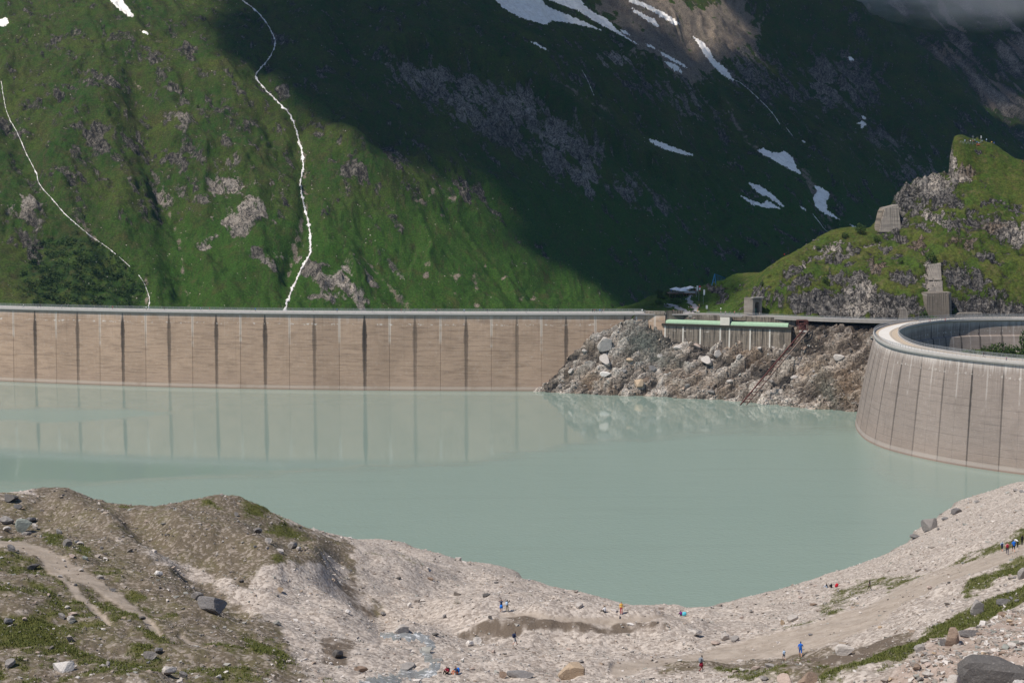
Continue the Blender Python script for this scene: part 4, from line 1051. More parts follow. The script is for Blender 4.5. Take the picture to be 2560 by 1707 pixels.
rows = [(S0[0] + sd[0] * t, S0[1] + sd[1] * t, 0, sn[0], sn[1]) for t in np.linspace(spt(1655), spt(1978) + .3, 20)]
sloc(MB().sweep(rows, [(-.75, 31.25), (-.85, 32.1), (-.3, 32.35), (5.5, 32.35), (5.5, 31.25)]).obj('gutter_ledge', M_DARK))
for x0, x1 in ((1664, 1801), (1826, 1970)):
    ts_ = np.linspace(spt(x0), spt(x1), 10)
    rows = [(S0[0] + sd[0] * t, S0[1] + sd[1] * t, 32.36, sn[0], sn[1]) for t in ts_]
    prof = [(1.5 - 1.5 * math.cos(a), 1.75 * math.sin(a)) for a in np.linspace(0, math.pi, 11)]
    cv = sloc(MB().sweep(rows, prof).obj('gate_cover', M_GREEN, smooth=False))
t0, t1 = spt(1664), spt(1978)
rows = [(S0[0] + sd[0] * t, S0[1] + sd[1] * t, 0, sn[0], sn[1]) for t in np.linspace(t0, t1 + 1, 12)]
mb = MB().sweep(rows, [(4.6, 32.36), (4.6, 36.25), (6.2, 36.25), (6.2, 32.36)]); me = mb.mesh('back_wall', M_STAIN); V = np.array(mb.v)
add_suv(me, V[:, 0] / 20.0, (V[:, 2] - 30) / 7); sloc(link('back_wall', me))
q = on_spill(1812.5)
mb = MB().box((q[0] + sn[0] * 2.2, q[1] + sn[1] * 2.2, 34.2), (4.4, 5.6, 3.7), math.atan2(sd[1], sd[0])); me = mb.mesh('pier', M_PILLAR); sloc(link('pier', me))
# corner parapet block standing above the crest
qa, qb = np.append(on_dam(1613), 0), np.append(on_spill(1663), 0)
rows = [(qa[0] - .5, qa[1], 0, 0, 1), (qb[0], qb[1], 0, sn[0], sn[1])]
mb = MB().sweep(rows, [(-.25, 36.22), (-.25, 38.0), (.35, 38.0), (.35, 36.22)]); me = mb.mesh('parapet', M_STAIN); V = np.array(mb.v); add_suv(me, V[:, 0] / 12, (V[:, 2] - 30) / 8); sloc(link('parapet', me))
qc = on_spill(1706, 5.0)
rows = [(qb[0] + .3, qb[1] + .3, 0, -sd[0] * 0 + sn[0], sn[1]), (qc[0], qc[1], 0, sn[0], sn[1])]
mb = MB().sweep(rows, [(0, 32.4), (0, 38.2), (.5, 38.2), (.5, 32.4)]); me = mb.mesh('parapet', M_STAIN); V = np.array(mb.v); add_suv(me, V[:, 0] / 12, (V[:, 2] - 30) / 10); sloc(link('parapet', me))

# ---- road along the foot of the hill
def smooth_line(pts_, n=120, it=3):
    p = np.asarray(pts_, float)
    for _ in range(it):
        q = np.empty((2 * len(p) - 2, p.shape[1])); q[0::2] = p[:-1] * .75 + p[1:] * .25; q[1::2] = p[:-1] * .25 + p[1:] * .75
        p = np.vstack([p[:1], q, p[-1:]])
    L = np.concatenate([[0], np.cumsum(np.sqrt((np.diff(p, axis=0) ** 2).sum(1)))]); s_ = np.linspace(0, L[-1], n)
    return np.stack([np.interp(s_, L, p[:, k]) for k in range(p.shape[1])], 1)


def rows_of(p, z):
    d = np.gradient(p, axis=0); d /= np.linalg.norm(d, axis=1)[:, None]
    return [(a[0], a[1], z, -b[1], b[0]) for a, b in zip(p, d)]


RL = smooth_line(ROAD, 100)
rr = rows_of(RL, 0)
rd_ = struct(MB().sweep(rr, [(-3.4, ROADZ - .5), (-3.4, ROADZ), (3.6, ROADZ), (3.6, ROADZ - .5)]).obj('road', M_ROAD), 'structure', 'pale road along the rock foot')
mb = MB().sweep([r for r in rr if spt(1706) + S0[0] * 0 < (r[0] - S0[0]) * sd[0] + (r[1] - S0[1]) * sd[1]][:70], [(-3.75, ROADZ - 1.3), (-3.75, ROADZ + .2), (-3.42, ROADZ + .2), (-3.42, ROADZ - 1.3)])
kb = mb.obj('road_kerb_wall', M_KERB); tag(kb, 'low concrete kerb wall on the lake side of the road', 'wall')
rail = empty('road_railing', (RL[30][0], RL[30][1], ROADZ)); tag(rail, 'grey steel railing along the road below the cliffs', 'railing')
mb = MB(); rail_run(rr[14:78], mb, ROADZ, 1.2, 2.4, -3.55)
ro = mb.obj('rail_bars', M_STEEL); ro.parent = rail; ro.matrix_parent_inverse = __import__('mathutils').Matrix.Translation((-float(RL[30][0]), -float(RL[30][1]), -ROADZ))
# viewing platform beside the pier
q = on_spill(1826, 1.5)
vp = empty('viewing_platform', (q[0], q[1], ROADZ), math.atan2(sd[1], sd[0])); tag(vp, 'small grey viewing platform jutting out between the green covers', 'platform')
MB().box((0.4, 0, -.15), (10.5, 3.6, .3)).obj('platform_deck', M_KERB, vp)
mb = MB()
for k in range(22): mb.box((-4.8 + k * .5, -1.75, .6), (.05, .05, 1.2))
for k in range(5): mb.box((0.4, -1.75, .3 * k + .1), (10.5, .06, .06))
mb.obj('railing', M_STEEL, vp)

# ---- right dam: arch
AP = [(300, 636), (275, 640), (250, 643.5), (225, 645), (205, 643), (190, 637), (178.4, 627.5), (168.6, 615.5), (158.8, 601), (150.2, 583), (145, 566), (141, 545), (139.3, 525), (140.3, 510), (144.4, 497.7), (151.3, 483), (162.2, 469), (170, 461.5), (190, 447), (215, 435), (250, 425), (300, 419)]
AL = smooth_line(AP, 361, 4)
AL2 = np.gradient(AL, axis=0); AL2 /= np.linalg.norm(AL2, axis=1)[:, None]
AN = np.stack([AL2[:, 1], -AL2[:, 0]], 1)                     # towards the valley; lake side is negative
if np.dot(AN[180], np.array([1, 0])) < 0: AN = -AN
Ls = np.concatenate([[0], np.cumsum(np.hypot(*np.diff(AL, axis=0).T))])
bat = np.interp(AL[:, 1], [419, 440, 463, 500, 530, 600, 650], [0.5, 0.5, 1.2, 4.0, 6.5, 7.5, 6])
ad = empty('arch_dam', (AL[200][0], AL[200][1], 0)); tag(ad, 'tall curved grey arch dam with leaning dark streaks at the right', 'dam')
def aloc(o): o.parent = ad; o.matrix_parent_inverse = __import__('mathutils').Matrix.Translation((-float(AL[200][0]), -float(AL[200][1]), 0)); return o
JL = 11.6
nj = int(Ls[-1] / JL)
zs = [36.2, 33, 29, 24, 18, 12, 6, 0, -8]
for b in range(nj):
    s0, s1 = b * JL, (b + 1) * JL
    s_ = [s0 + .012, s0 + .12, s0 + JL * .28, s0 + JL * .5, s0 + JL * .72, s1 - .12, s1 - .012]; sh = [.09, 0, 0, 0, 0, 0, .09]
    V = []; k = len(zs) + 7
    for s1_, h_ in zip(s_, sh):
        o = [np.interp(s1_, Ls, AL[:, 0]), np.interp(s1_, Ls, AL[:, 1])]; n = np.array([np.interp(s1_, Ls, AN[:, 0]), np.interp(s1_, Ls, AN[:, 1])]); n /= np.linalg.norm(n)
        bt = np.interp(s1_, Ls, bat)
        for z in zs: V.append((*(o - n * (bt * (1 - max(z, -8) / 36.2) ** .8 - h_)), z))
        for d, z in ((14, -8), (13, 6), (11.5, 16), (10, 24), (9.2, 29.3), (8.2, 29.7), (8.2, 36.2)): V.append((*(o + n * (d - h_)), z))
    Fc = []
    for i in range(6):
        for j in range(k):
            a = i * k + j; c = i * k + (j + 1) % k; Fc.append((a, c, c + k, a + k))
    Fc += [tuple(range(k))[::-1], tuple(6 * k + j for j in range(k))]
    me = raw_mesh('block', V, Fc, mats=[M_ARCH]); V = np.array(V)
    add_suv(me, np.repeat(np.array(s_) / JL, k), V[:, 2] / 36.2)
    aloc(link('block', me))
ar = [(p[0], p[1], 0, n[0], n[1]) for p, n in zip(AL, AN)]
cw_ = aloc(MB().sweep(ar, [(-.75, 36.0), (-.95, 36.5), (-.95, 37.25), (-.35, 37.25), (-.35, 36.75), (8.6, 36.75), (8.6, 37.25), (9.2, 37.25), (9.2, 36.4), (8.7, 36.0)]).obj('crest', M_CREST))
aloc(MB().sweep(ar, [(-.3, 36.60), (-.3, 36.762), (8.55, 36.762), (8.55, 36.60)]).obj('deck_edge', M_TAN))
aloc(MB().sweep(ar, [(1.2, 36.60), (1.2, 36.770), (5.4, 36.770), (5.4, 36.60)]).obj('roadway', M_LANE))
aloc(MB().sweep(ar, [(5.9, 36.60), (5.9, 36.772), (6.2, 36.772), (6.2, 36.60)]).obj('deck_stripe', M_KERB))
for off in (-.65, 8.9):
    mb = MB(); rail_run(ar[::3], mb, 37.25, 1.15, 1.9, off, 6, .05, .07); mb.obj('railing', M_STEEL, cw_)


# ---- concrete pieces built into the hill
def slab_px(name, poly, thick, mat, label, cat, par=None, lean=0.0):
    """an upright concrete piece with the outline seen from the lake, thickened into the hill; poly rows are x, y, distance"""
    if lean:
        hq, _ = TH.hit([r[0] for r in poly], [r[1] for r in poly]); poly = [(r[0], r[1], q_[1] - lean) for r, q_ in zip(poly, hq)]
    fr = [P(*r) for r in poly]; bk = [f + np.array([0, thick, 0]) for f in fr]
    n = len(fr); V = fr + bk
    Fc = [tuple(range(n)), tuple(range(2 * n - 1, n - 1, -1))] + [(i, i + n, (i + 1) % n + n, (i + 1) % n) for i in range(n)]
    me = raw_mesh(name, V, Fc, mats=[mat]); V = np.array(V)
    z0, z1 = V[:, 2].min(), V[:, 2].max(); add_suv(me, V[:, 0] / 8.0, .15 + (V[:, 2] - z0) / (z1 - z0 + 1e-6) * .8)
    o = link(name, me); tag(o, label, cat); return o


slab_px('buttress', [(2318, 800, 646), (2317, 734, 647), (2330, 732, 647.5), (2372, 731, 648), (2374, 800, 647)], 9, M_STAIN, 'dark streaked concrete buttress at the foot of the knoll', 'buttress')
slab_px('buttress', [(2374.5, 800, 648), (2373, 731, 649), (2378, 731, 651), (2380, 800, 650)], 7, M_OLD, 'narrow pale concrete pier beside the dark streaked buttress', 'buttress')
slab_px('support_wall', [(2322, 700, 660), (2322, 662, 671), (2352, 658, 671), (2354, 700, 660)], 3, M_OLD, 'narrow pale concrete wall panel high above the buttress', 'wall', lean=1.0)
slab_px('support_wall', [(2320, 730, 652), (2322, 704, 658), (2356, 702, 658), (2357, 728, 652)], 3, M_OLD, 'squat grey concrete wall panel just above the buttress', 'wall', lean=1.0)
slab_px('retaining_wall', [(2199, 580, 709), (2203, 556, 710.2), (2214, 520, 712), (2246, 512, 712.4), (2252, 568, 709.6), (2251, 580, 709)], 12, M_OLD, 'leaning pale concrete retaining wall under the knoll shoulder', 'wall')
slab_px('retaining_wall', [(2194, 580, 710.5), (2206, 527, 713.1), (2212, 522, 713.4), (2202, 558, 711.6), (2198, 580, 710.5)], 9, M_STAIN, 'thin dark end pier of the leaning retaining wall', 'wall')
slab_px('retaining_wall', [(2380, 806, 650), (2392, 785, 650), (2400, 783, 650), (2456, 782, 650), (2457, 806, 650)], 5, M_OLD, 'low pale concrete block behind the far end of the arch dam', 'wall')
slab_px('retaining_wall', [(2458, 808, 652), (2458, 791, 652), (2700, 793, 652), (2700, 808, 652)], 4, M_OLD, 'long low concrete wall behind the arch dam at the right edge', 'wall')
slab_px('rock_pier', [(2248, 800, 645), (2250, 772, 646), (2262, 768, 647), (2270, 778, 646), (2272, 800, 645)], 8, M_OLD, 'short weathered concrete pier beside the road under the cliff', 'pier')

# tunnel mouth
tp = P(1893, 786, 660)
tn = empty('tunnel_portal', tp, 0.45); tag(tn, 'concrete tunnel mouth with dark arch at the cliff foot', 'tunnel')
arc = [(1.35 * math.cos(a), 4.6 + 1.35 * math.sin(a)) for a in np.linspace(0, math.pi, 13)]
hole = [(1.35, 0.0)] + arc + [(-1.35, 0.0)]
outer = [(2.6, 0.0), (2.6, 3.0), (2.6, 5.5), (2.6, 7.6), (1.5, 7.6), (.9, 7.6), (.45, 7.6), (0, 7.6), (-.45, 7.6), (-.9, 7.6), (-1.5, 7.6), (-2.6, 7.6), (-2.6, 5.5), (-2.6, 3.0), (-2.6, 0.0)]
V = []; Fc = []; n = len(hole)
for y in (0, 7.0):
    for x, z in hole: V.append((x, y, z))
    for x, z in outer: V.append((x, y, z))
for i in range(n - 1):
    Fc += [(i, i + 1, n + i + 1, n + i), (2 * n + i, 3 * n + i, 3 * n + i + 1, 2 * n + i + 1), (i, 2 * n + i, 2 * n + i + 1, i + 1), (n + i, n + i + 1, 3 * n + i + 1, 3 * n + i)]
me = raw_mesh('arch_wall', V, Fc, mats=[M_OLD]); V = np.array(V); add_suv(me, V[:, 0] / 6, V[:, 2] / 9); link('arch_wall', me, tn)
MB().box((0, .2, 7.85), (6.0, 2.0, .5)).obj('cap', M_KERB, tn)
MB().box((0.45, 2.5, 1.4), (1.7, .12, 2.8)).obj('gate', plain('faded_green_gate', (0.10, 0.20, 0.16)), tn)
MB().box((0, 6.8, 3.0), (2.68, .2, 5.9)).obj('back_wall', M_DARK, tn)  # near-black end wall puts the unlit depth of the tunnel into colour

# inclined track with its head frame on the spur
ra, _ = TS.hit([1990, 1965, 1940, 1915, 1890, 1868, 1850], [850, 880, 908, 938, 966, 992, 1012])
inc = empty('inclined_track', ra[0]); tag(inc, 'rusty inclined rail track running down the rubble to the lake', 'track')
top = P(2012, 822, 640.5); base = PZ(1856, 1012, 0.6)
def il(o): o.parent = inc; o.matrix_parent_inverse = __import__('mathutils').Matrix.Translation(tuple(-float(v) for v in ra[0])); return o
for k, dx in enumerate((-1.3, 1.3)):
    mb = MB(); p0 = top + np.array([dx, -3.5, 0]); p1 = base + np.array([dx, -2.5, .4])
    for j in range(8):
        a = p0 + (p1 - p0) * (j / 8.0); b_ = p0 + (p1 - p0) * ((j + 1) / 8.0)
        for q in (a, b_): q[2] = max(q[2], float(TS.height(q[0], q[1])) + .5)
        mb.beam(a, b_, .38, .5)
    il(mb.obj('rail_beam', M_RUST if k == 0 else M_OLD))
for j in range(22):
    a = top + (base - top) * (j / 22.0) + np.array([0, -3.2, 0]); a[2] = max(a[2], float(TS.height(a[0], a[1])) + .35)
    il(MB().beam(a - np.array([1.5, 0, 0]), a + np.array([1.5, 0, 0]), .22, .22).obj('sleeper', M_RUST))
hf = empty('winch_frame', P(2012, 826, 639)); tag(hf, 'dark red steel winch frame at the top of the inclined track', 'frame')
mb = MB()
for x in (-3.4, 1.0):
    for y in (-1.6, 1.8): mb.beam((x * .85, y, 0), (x, y, 4.6), .25, .25)
for y in (-1.6, 1.8): mb.beam((-3.4, y, 4.6), (1.0, y, 4.6), .3, .3); mb.beam((-3.0, y, .4), (1.0, y, 4.4), .22, .22)
for x in (-3.4, 1.0): mb.beam((x, -1.6, 4.6), (x, 1.8, 4.6), .3, .3)
mb.obj('steel_frame', M_RUST, hf)
MB().box((-1.0, 0.2, 2.0), (2.4, 2.2, 2.6), .3).obj('winch_house', M_RUST, hf)
MB().box((-1.2, -1.8, -.2), (3.2, .8, .7)).obj('footing', M_PILLAR, hf)

# ---- mountain ribbons: torrents, path
def ribbon(name, T, line, mat, lift, n=60, jag=0.25, cols=3, seed=0):
    """strip laid on a terrain; line rows are photo x, y and half width"""
    p = smooth_line(line, n, 2)
    if T is TM: p[:, 2] *= (.74 if seed == 3 else .46) * (1 + .55 * np.sin(np.arange(n) * .9 + seed) * np.sin(np.arange(n) * .37))
    d = np.gradient(p[:, :2], axis=0); d /= np.linalg.norm(d, axis=1)[:, None] + 1e-9
    nx, ny = -d[:, 1], d[:, 0]
    r_ = np.random.default_rng(seed)
    wob_ = np.convolve(r_.normal(0, 1, n + 8), np.ones(3) / 3, 'same')[4:-4]
    rl = p[:, 2] * (1 + jag * r_.normal(0, 1, n)); rr_ = p[:, 2] * (1 + jag * r_.normal(0, 1, n)); cx = wob_ * p[:, 2] * jag * (2.0 if T is not TM else .9)
    u = np.linspace(-1, 1, cols)
    PX = (p[:, 0] + cx * nx)[:, None] + nx[:, None] * np.where(u[None] < 0, u[None] * np.abs(rl)[:, None], u[None] * np.abs(rr_)[:, None])
    PY = (p[:, 1] + cx * ny)[:, None] + ny[:, None] * np.where(u[None] < 0, u[None] * np.abs(rl)[:, None], u[None] * np.abs(rr_)[:, None])
    q, ok = T.hit(PX.ravel(), PY.ravel())
    c = q.reshape(n, cols, 3); mid = c[:, cols // 2]
    dev = np.abs(c[:, :, 1] - mid[:, None, 1]); c[:, :, 1] = np.where(dev > 12, mid[:, None, 1], c[:, :, 1])
    c[:, :, 2] = T.height(c[:, :, 0], c[:, :, 1]) + lift
    c[:, 0, 2] -= lift * 1.6; c[:, -1, 2] -= lift * 1.6
    e = np.repeat((1 - np.abs(u))[None], n, 0)
    me = raw_mesh(name, c.reshape(-1, 3), grid_faces(n, cols), {'edge': e}, True, [mat])
    return link(name, me)


def r1(p, w=3.0): return [(x / 1.9605, y / 1.96, w) for x, y in p]
ST = [('tall white torrent falling down the green slope to the dam', [(600 + 2, -12, 2.0)] + [(x / 1.9605, y / 1.96, w) for x, y, w in ((1180, 0, 2.2), (1240, 40, 2.6), (1290, 90, 2.4), (1340, 170, 2.4), (1352, 220, 2.6), (1320, 290, 2.6), (1270, 345, 3), (1245, 375, 3.4), (1290, 430, 3.2), (1350, 490, 3.0), (1410, 545, 3.6), (1440, 600, 4.0), (1465, 690, 4.2), (1485, 760, 4.4), (1488, 830, 4.8), (1470, 880, 4.2), (1485, 1000, 4.6), (1515, 1100, 5), (1528, 1240, 5), (1480, 1310, 4.2), (1445, 1390, 4), (1425, 1430, 4.6), (1400, 1500, 6.5), (1392, 1560, 7))], 200),
      ('thin white stream zigzagging down the slope at far left', [(x / 1.9605, y / 1.96, w) for x, y, w in ((5, 400, 2.2), (10, 430, 2.4), (30, 560, 2.4), (90, 660, 2.6), (130, 760, 2.4), (180, 850, 2.8), (190, 910, 2.4), (260, 980, 2.4), (310, 1045, 2.6), (370, 1095, 1.6), (430, 1150, 1.4), (540, 1222, 1.4), (640, 1310, 1.4))], 110),
      ('short stream in tan scree just above the dam', [(x / 1.9605, y / 1.96, w) for x, y, w in ((680, 1350, 1.8), (705, 1385, 2.4), (722, 1430, 2.4), (735, 1470, 2.8), (725, 1530, 3))], 40),
      ('thin brook below the long snow tongue at upper right', [(1700 + x / 1.9605, y / 1.96, w) for x, y, w in ((270, 395, 1.6), (300, 408, 1.8), (370, 470, 1.8), (440, 540, 2.2), (470, 580, 2.6), (490, 612, 2.4))], 50),
      ('faint waterfall in the shaded rock cleft at upper centre', [(850 + x / 1.9605, y / 1.96, w) for x, y, w in ((1185, 345, 1.2), (1200, 370, 1.8), (1215, 400, 1.6), (1245, 470, 1.4))], 30),
      ('faint brook below the lowest snow patches', [(1700 + x / 1.9605, y / 1.96, w) for x, y, w in ((650, 1050, 1.0), (680, 1085, 1.2), (710, 1130, 1.2), (735, 1142, 1.0))], 30),
      ('short brook end between the snow patches at right', [(1700 + x / 1.9605, y / 1.96, w) for x, y, w in ((520, 628, 1.2), (535, 645, 1.8), (552, 668, 1.2))], 14)]
for i, (lb, ln, n) in enumerate(ST): tag(ribbon('mountain_stream', TM, ln, MST, 0.55, int(n * 1.6), .42, 5, i + 3), lb, 'stream')
struct(ribbon('footpath', TH, [(1728, 786, 12), (1742, 777, 11), (1735, 765, 9), (1722, 752, 8), (1720, 746, 8), (1730, 738, 7)], M_ROAD, .22, 40, 0.03, 3, 1), 'structure', 'pale path climbing to the terrace')
struct(ribbon('footpath', TH, [(1660, 762, 6), (1690, 766, 6), (1712, 776, 5), (1730, 784, 5)], M_ROAD, .2, 30, 0.03, 3, 2), 'structure', 'side path joining the terrace path')


# ---- snow
def snow(poly, label, off=0, seed=0):
    poly = [(off + x / 1.9605, y / 1.96) for x, y in poly]
    xs_ = [p[0] for p in poly]; ys_ = [p[1] for p in poly]
    st = 1.5 if max(xs_) - min(xs_) > 40 else 1.1
    gx = np.arange(min(xs_) - 6, max(xs_) + 6, st); gy = np.arange(max(min(ys_) - 6, -40), max(ys_) + 6, st)
    GX, GY = np.meshgrid(gx, gy)
    sdv = sd_poly(GX, GY, poly) + fbm(GX / 7 + seed, GY / 7, 4, .7, 150 + seed) * 4.6
    q, ok = TM.hit(GX.ravel(), GY.ravel())
    zz = TM.height(q[:, 0], q[:, 1]) + np.clip(sdv.ravel() * .5, -1.6, 1.1)
    V = np.stack([q[:, 0], q[:, 1], zz], 1)
    n, m_ = GX.shape; Fc = grid_faces(n, m_)
    keep = (sdv.ravel()[Fc] > -1.5).any(1) & ok[Fc].all(1)
    dep = q[:, 1][Fc]; keep &= (dep.max(1) - dep.min(1)) < 60
    Fc = Fc[keep]
    if not len(Fc): return
    us, inv = np.unique(Fc, return_inverse=True)
    tag(link('snow_patch', raw_mesh('snow_patch', V[us], inv.reshape(Fc.shape), None, True, [MSN])), label, 'snow', 'snow patches on the mountainside')


SN = [(850, [(735, -60), (760, 0), (800, 40), (880, 85), (960, 110), (1005, 122), (1040, 105), (1090, 108), (1180, 125), (1280, 148), (1200, 110), (1130, 80), (1080, 60), (1010, 30), (960, -60)], 'largest bright snowfield at the top centre edge'),
      (850, [(1000, -60), (1020, 0), (1100, 30), (1170, 55), (1230, 95), (1290, 128), (1350, 158), (1420, 198), (1470, 224), (1400, 182), (1350, 140), (1310, 95), (1240, 60), (1200, 30), (1150, -60)], 'long snow tongue right of the largest snowfield'),
      (850, [(1370, 145), (1400, 152), (1420, 172), (1395, 168)], 'tiny snow fleck beside the long snow tongue'),
      (850, [(1430, 40), (1470, 60), (1520, 88), (1545, 95), (1565, 130), (1550, 132), (1490, 95), (1440, 62)], 'short snow strip below the diagonal snow strip at top'),
      (850, [(1400, -20), (1440, -5), (1510, 25), (1580, 60), (1640, 95), (1665, 120), (1640, 126), (1580, 88), (1500, 40), (1420, 14)], 'diagonal snow strip touching the top edge right of centre'),
      (850, [(930, 203), (960, 210), (1022, 250), (985, 238)], 'small thin snow sliver left of the grassy hump'),
      (850, [(1500, 217), (1530, 224), (1546, 240), (1515, 232)], 'tiny snow sliver under the top scree'),
      (850, [(1560, 248), (1620, 278), (1690, 320), (1700, 335), (1640, 306), (1590, 278)], 'thin snow sliver above the kidney snow spot'),
      (850, [(1588, 302), (1640, 314), (1660, 325), (1678, 360), (1640, 346), (1610, 325)], 'small bright snow patch at the end of the grassy hump'),
      (850, [(1493, 675), (1560, 693), (1640, 725), (1736, 760), (1700, 762), (1620, 742), (1550, 715)], 'slim curved snow sliver in the middle of the dark slope'),
      (1700, [(65, 180), (110, 203), (150, 253), (163, 290), (222, 335), (264, 395), (228, 385), (160, 322), (110, 258), (85, 212)], 'long narrow snow tongue feeding the brook at upper right'),
      (1700, [(373, 735), (410, 727), (450, 748), (480, 752), (512, 740), (548, 765), (572, 822), (600, 858), (540, 832), (470, 792)], 'broad shark-fin snow patch on the shaded right slope'),
      (1700, [(333, 897), (390, 910), (450, 950), (512, 1012), (480, 1002), (430, 963), (402, 958), (370, 932)], 'upper of the two paired snow blades'),
      (1700, [(284, 950), (340, 978), (400, 1000), (428, 983), (492, 1022), (430, 1020), (350, 1002)], 'lower of the two paired snow blades'),
      (1700, [(658, 912), (692, 918), (738, 953), (716, 990), (722, 1030), (784, 1076), (710, 1048), (664, 1012), (650, 970), (672, 937)], 'bottle-shaped snow patch above the knoll'),
      (1700, [(815, 280), (840, 284), (856, 294), (832, 298)], 'lone tiny snow spot high on the right ridge'),
      (1700, [(892, 570), (916, 574), (906, 586), (894, 582)], 'small upper snow dot of the pair on the right ridge'),
      (1700, [(866, 605), (885, 596), (905, 592), (912, 614), (890, 628), (884, 610)], 'small lower ragged snow dot on the right ridge'),
      (1700, [(583, 1008), (605, 1016), (622, 1034), (600, 1026)], 'thin snow fleck left of the bottle-shaped snow patch'),
      (1700, [(834, 1100), (858, 1110), (876, 1124), (850, 1116)], 'lowest thin snow sliver beside the knoll top'),
      (1700, [(600, 690), (612, 693), (618, 702), (604, 697)], 'tiny snow speck above the shark-fin snow patch'),
      (0, [(538, -30), (592, -10), (622, 30), (657, 80), (636, 87), (590, 52), (545, 10)], 'white snow tongue at the upper left edge'),
      (0, [(-20, 105), (30, 88), (46, 105), (26, 128), (-20, 134)], 'small round snow patch at the left edge'),
      (0, [(688, 152), (720, 160), (744, 174), (715, 168)], 'tiny snow sliver right of the upper left snow tongue')]
for i, (off, poly, lb) in enumerate(SN): snow(poly, lb, off, i)


# ================================================================ CLOUDS
def m_cloud():
    m = Mat('cloud_vapour', 1.0, 0.0)
    a = m.attr('dens')
    tr = m.n('BsdfTransparent').outputs[0]; df = m.n('BsdfDiffuse', {'Color': (0.9, 0.9, 0.9)}).outputs[0]
    tl = m.n('BsdfTranslucent', {'Color': (0.9, 0.9, 0.9)}).outputs[0]
    w_ = m.n('MixShader', {0: 0.35, 1: df, 2: tl}).outputs[0]
    n = m.noise(m.pos(), 0.012, 4, 0.6)
    f = m.mr(m.add(a, m.mul(m.math('SUBTRACT', n, 0.5), 0.5)), 0.12, 0.75)
    o = m.n('MixShader', {0: f, 1: tr, 2: w_}).outputs[0]
    m.t.links.new(o, m.t.nodes['Material Output'].inputs['Surface'])
    return m.m


MCL = m_cloud()


def cloud(poly3, alt, thick, soft, label, n=90, hole=None, thins=None):
    """a flat-based cumulus whose outline hangs in the sunlight above given ground points"""
    q = np.array([p + SUND * ((alt - p[2]) / SUND[2]) for p in poly3])
    x0, y0 = q[:, 0].min() - soft, q[:, 1].min() - soft; x1, y1 = q[:, 0].max() + soft, q[:, 1].max() + soft
    GX, GY = np.meshgrid(np.linspace(x0, x1, n), np.linspace(y0, y1, n))
    s_ = sd_poly(GX, GY, q[:, :2]) + fbm(GX / 120, GY / 120, 4, .6, 161) * soft * .5
    for ho_ in hole or []:
        hq = np.array([p + SUND * ((alt - p[2]) / SUND[2]) for p in ho_]); s_ = np.minimum(s_, -sd_poly(GX, GY, hq[:, :2]) + fbm(GX / 70, GY / 70, 3, .6, 165) * soft * .4)
    thin = np.zeros(GX.shape)
    for ho_, k_ in thins or []:
        hq = np.array([p + SUND * ((alt - p[2]) / SUND[2]) for p in ho_]); thin = np.maximum(thin, k_ * sstep(-40, 40, sd_poly(GX, GY, hq[:, :2]) + fbm(GX / 60, GY / 60, 3, .6, 168) * 40))
    d = sstep(-soft * .5, soft, s_) * (1 - thin)
    up = alt + d * thick * (.7 + .5 * fbm(GX / 150, GY / 150, 4, .6, 171)); dn = alt - d * thick * .12
    V = np.concatenate([np.stack([GX, GY, up], -1).reshape(-1, 3), np.stack([GX, GY, dn], -1).reshape(-1, 3)])
    Fc = grid_faces(n, n); keep = (d.ravel()[Fc] > 0.0).any(1); Fc = Fc[keep]
    Fc = np.concatenate([Fc, Fc[:, ::-1] + n * n]); dd = np.concatenate([d.ravel(), d.ravel()])
    us, inv = np.unique(Fc, return_inverse=True)
    o = link('cloud', raw_mesh('cloud', V[us], inv.reshape(Fc.shape), {'dens': dd[us]}, True, [MCL]))
    o['kind'] = 'structure'; o['label'] = label
    return o


cpx = [(640, -330), (560, -90), (530, 20), (492, 105), (545, 160), (640, 192), (715, 255), (755, 318), (850, 350), (905, 398), (1010, 440), (1090, 462), (1190, 480), (1130, 525), (1180, 565), (1235, 625), (1310, 685), (1420, 718), (1490, 742), (1500, 775)]
h_, ok_ = TM.hit([c[0] for c in cpx], [c[1] for c in cpx])
outl = [p for p in h_] + [np.array([250., 1180., -20.]), np.array([560., 1500., 0.]), np.array([1100., 2100., 200.]), np.array([1900., 2900., 300.]), np.array([2300., 4600., 900.]), np.array([600., 4700., 1300.]), np.array([200., 3300., 1000.]), np.array([-250., 2400., 700.])]
hole_, _ = TM.hit([1560, 1640, 1790, 1830, 1740, 1640], [-60, 20, 85, 30, -60, -120])
hole2, _ = TF.hit([2470, 2520, 2600, 2620, 2540], [170, 230, 330, 260, 160])
cloud(outl, 1500.0, 260.0, 100.0, 'cumulus cloud above the mountainside, shading it', 190, [hole_, [P(2230, -60, 3260), P(2230, 60, 3260), P(2480, 90, 3260), P(2700, 60, 3260), P(2700, -120, 3260), P(2400, -130, 3260)]], [(TM.hit([1180, 1300, 1560, 1720, 1760, 1500], [-60, 40, 120, 140, -40, -100])[0], .5), (TM.hit([1440, 1540, 1620, 1560, 1480], [110, 110, 170, 200, 170])[0], .5), (TM.hit([1120, 1190, 1230, 1160], [470, 470, 520, 520])[0], .5), (TF.hit([2100, 2250, 2600, 2700, 2650, 2300], [30, 130, 400, 420, 20, -60])[0], .22), (hole2, .6)])
sh = [np.array(v, float) for v in ((48, 700, 30), (52, 735, 35), (75, 760, 45), (100, 765, 55), (118, 745, 52), (117, 715, 45), (110, 692, 40), (90, 684, 37), (60, 688, 34))]
cloud(sh, 1300.0, 60.0, 16.0, 'small cloud puff shading the terrace slope', 50, None, [(sh, .62)])
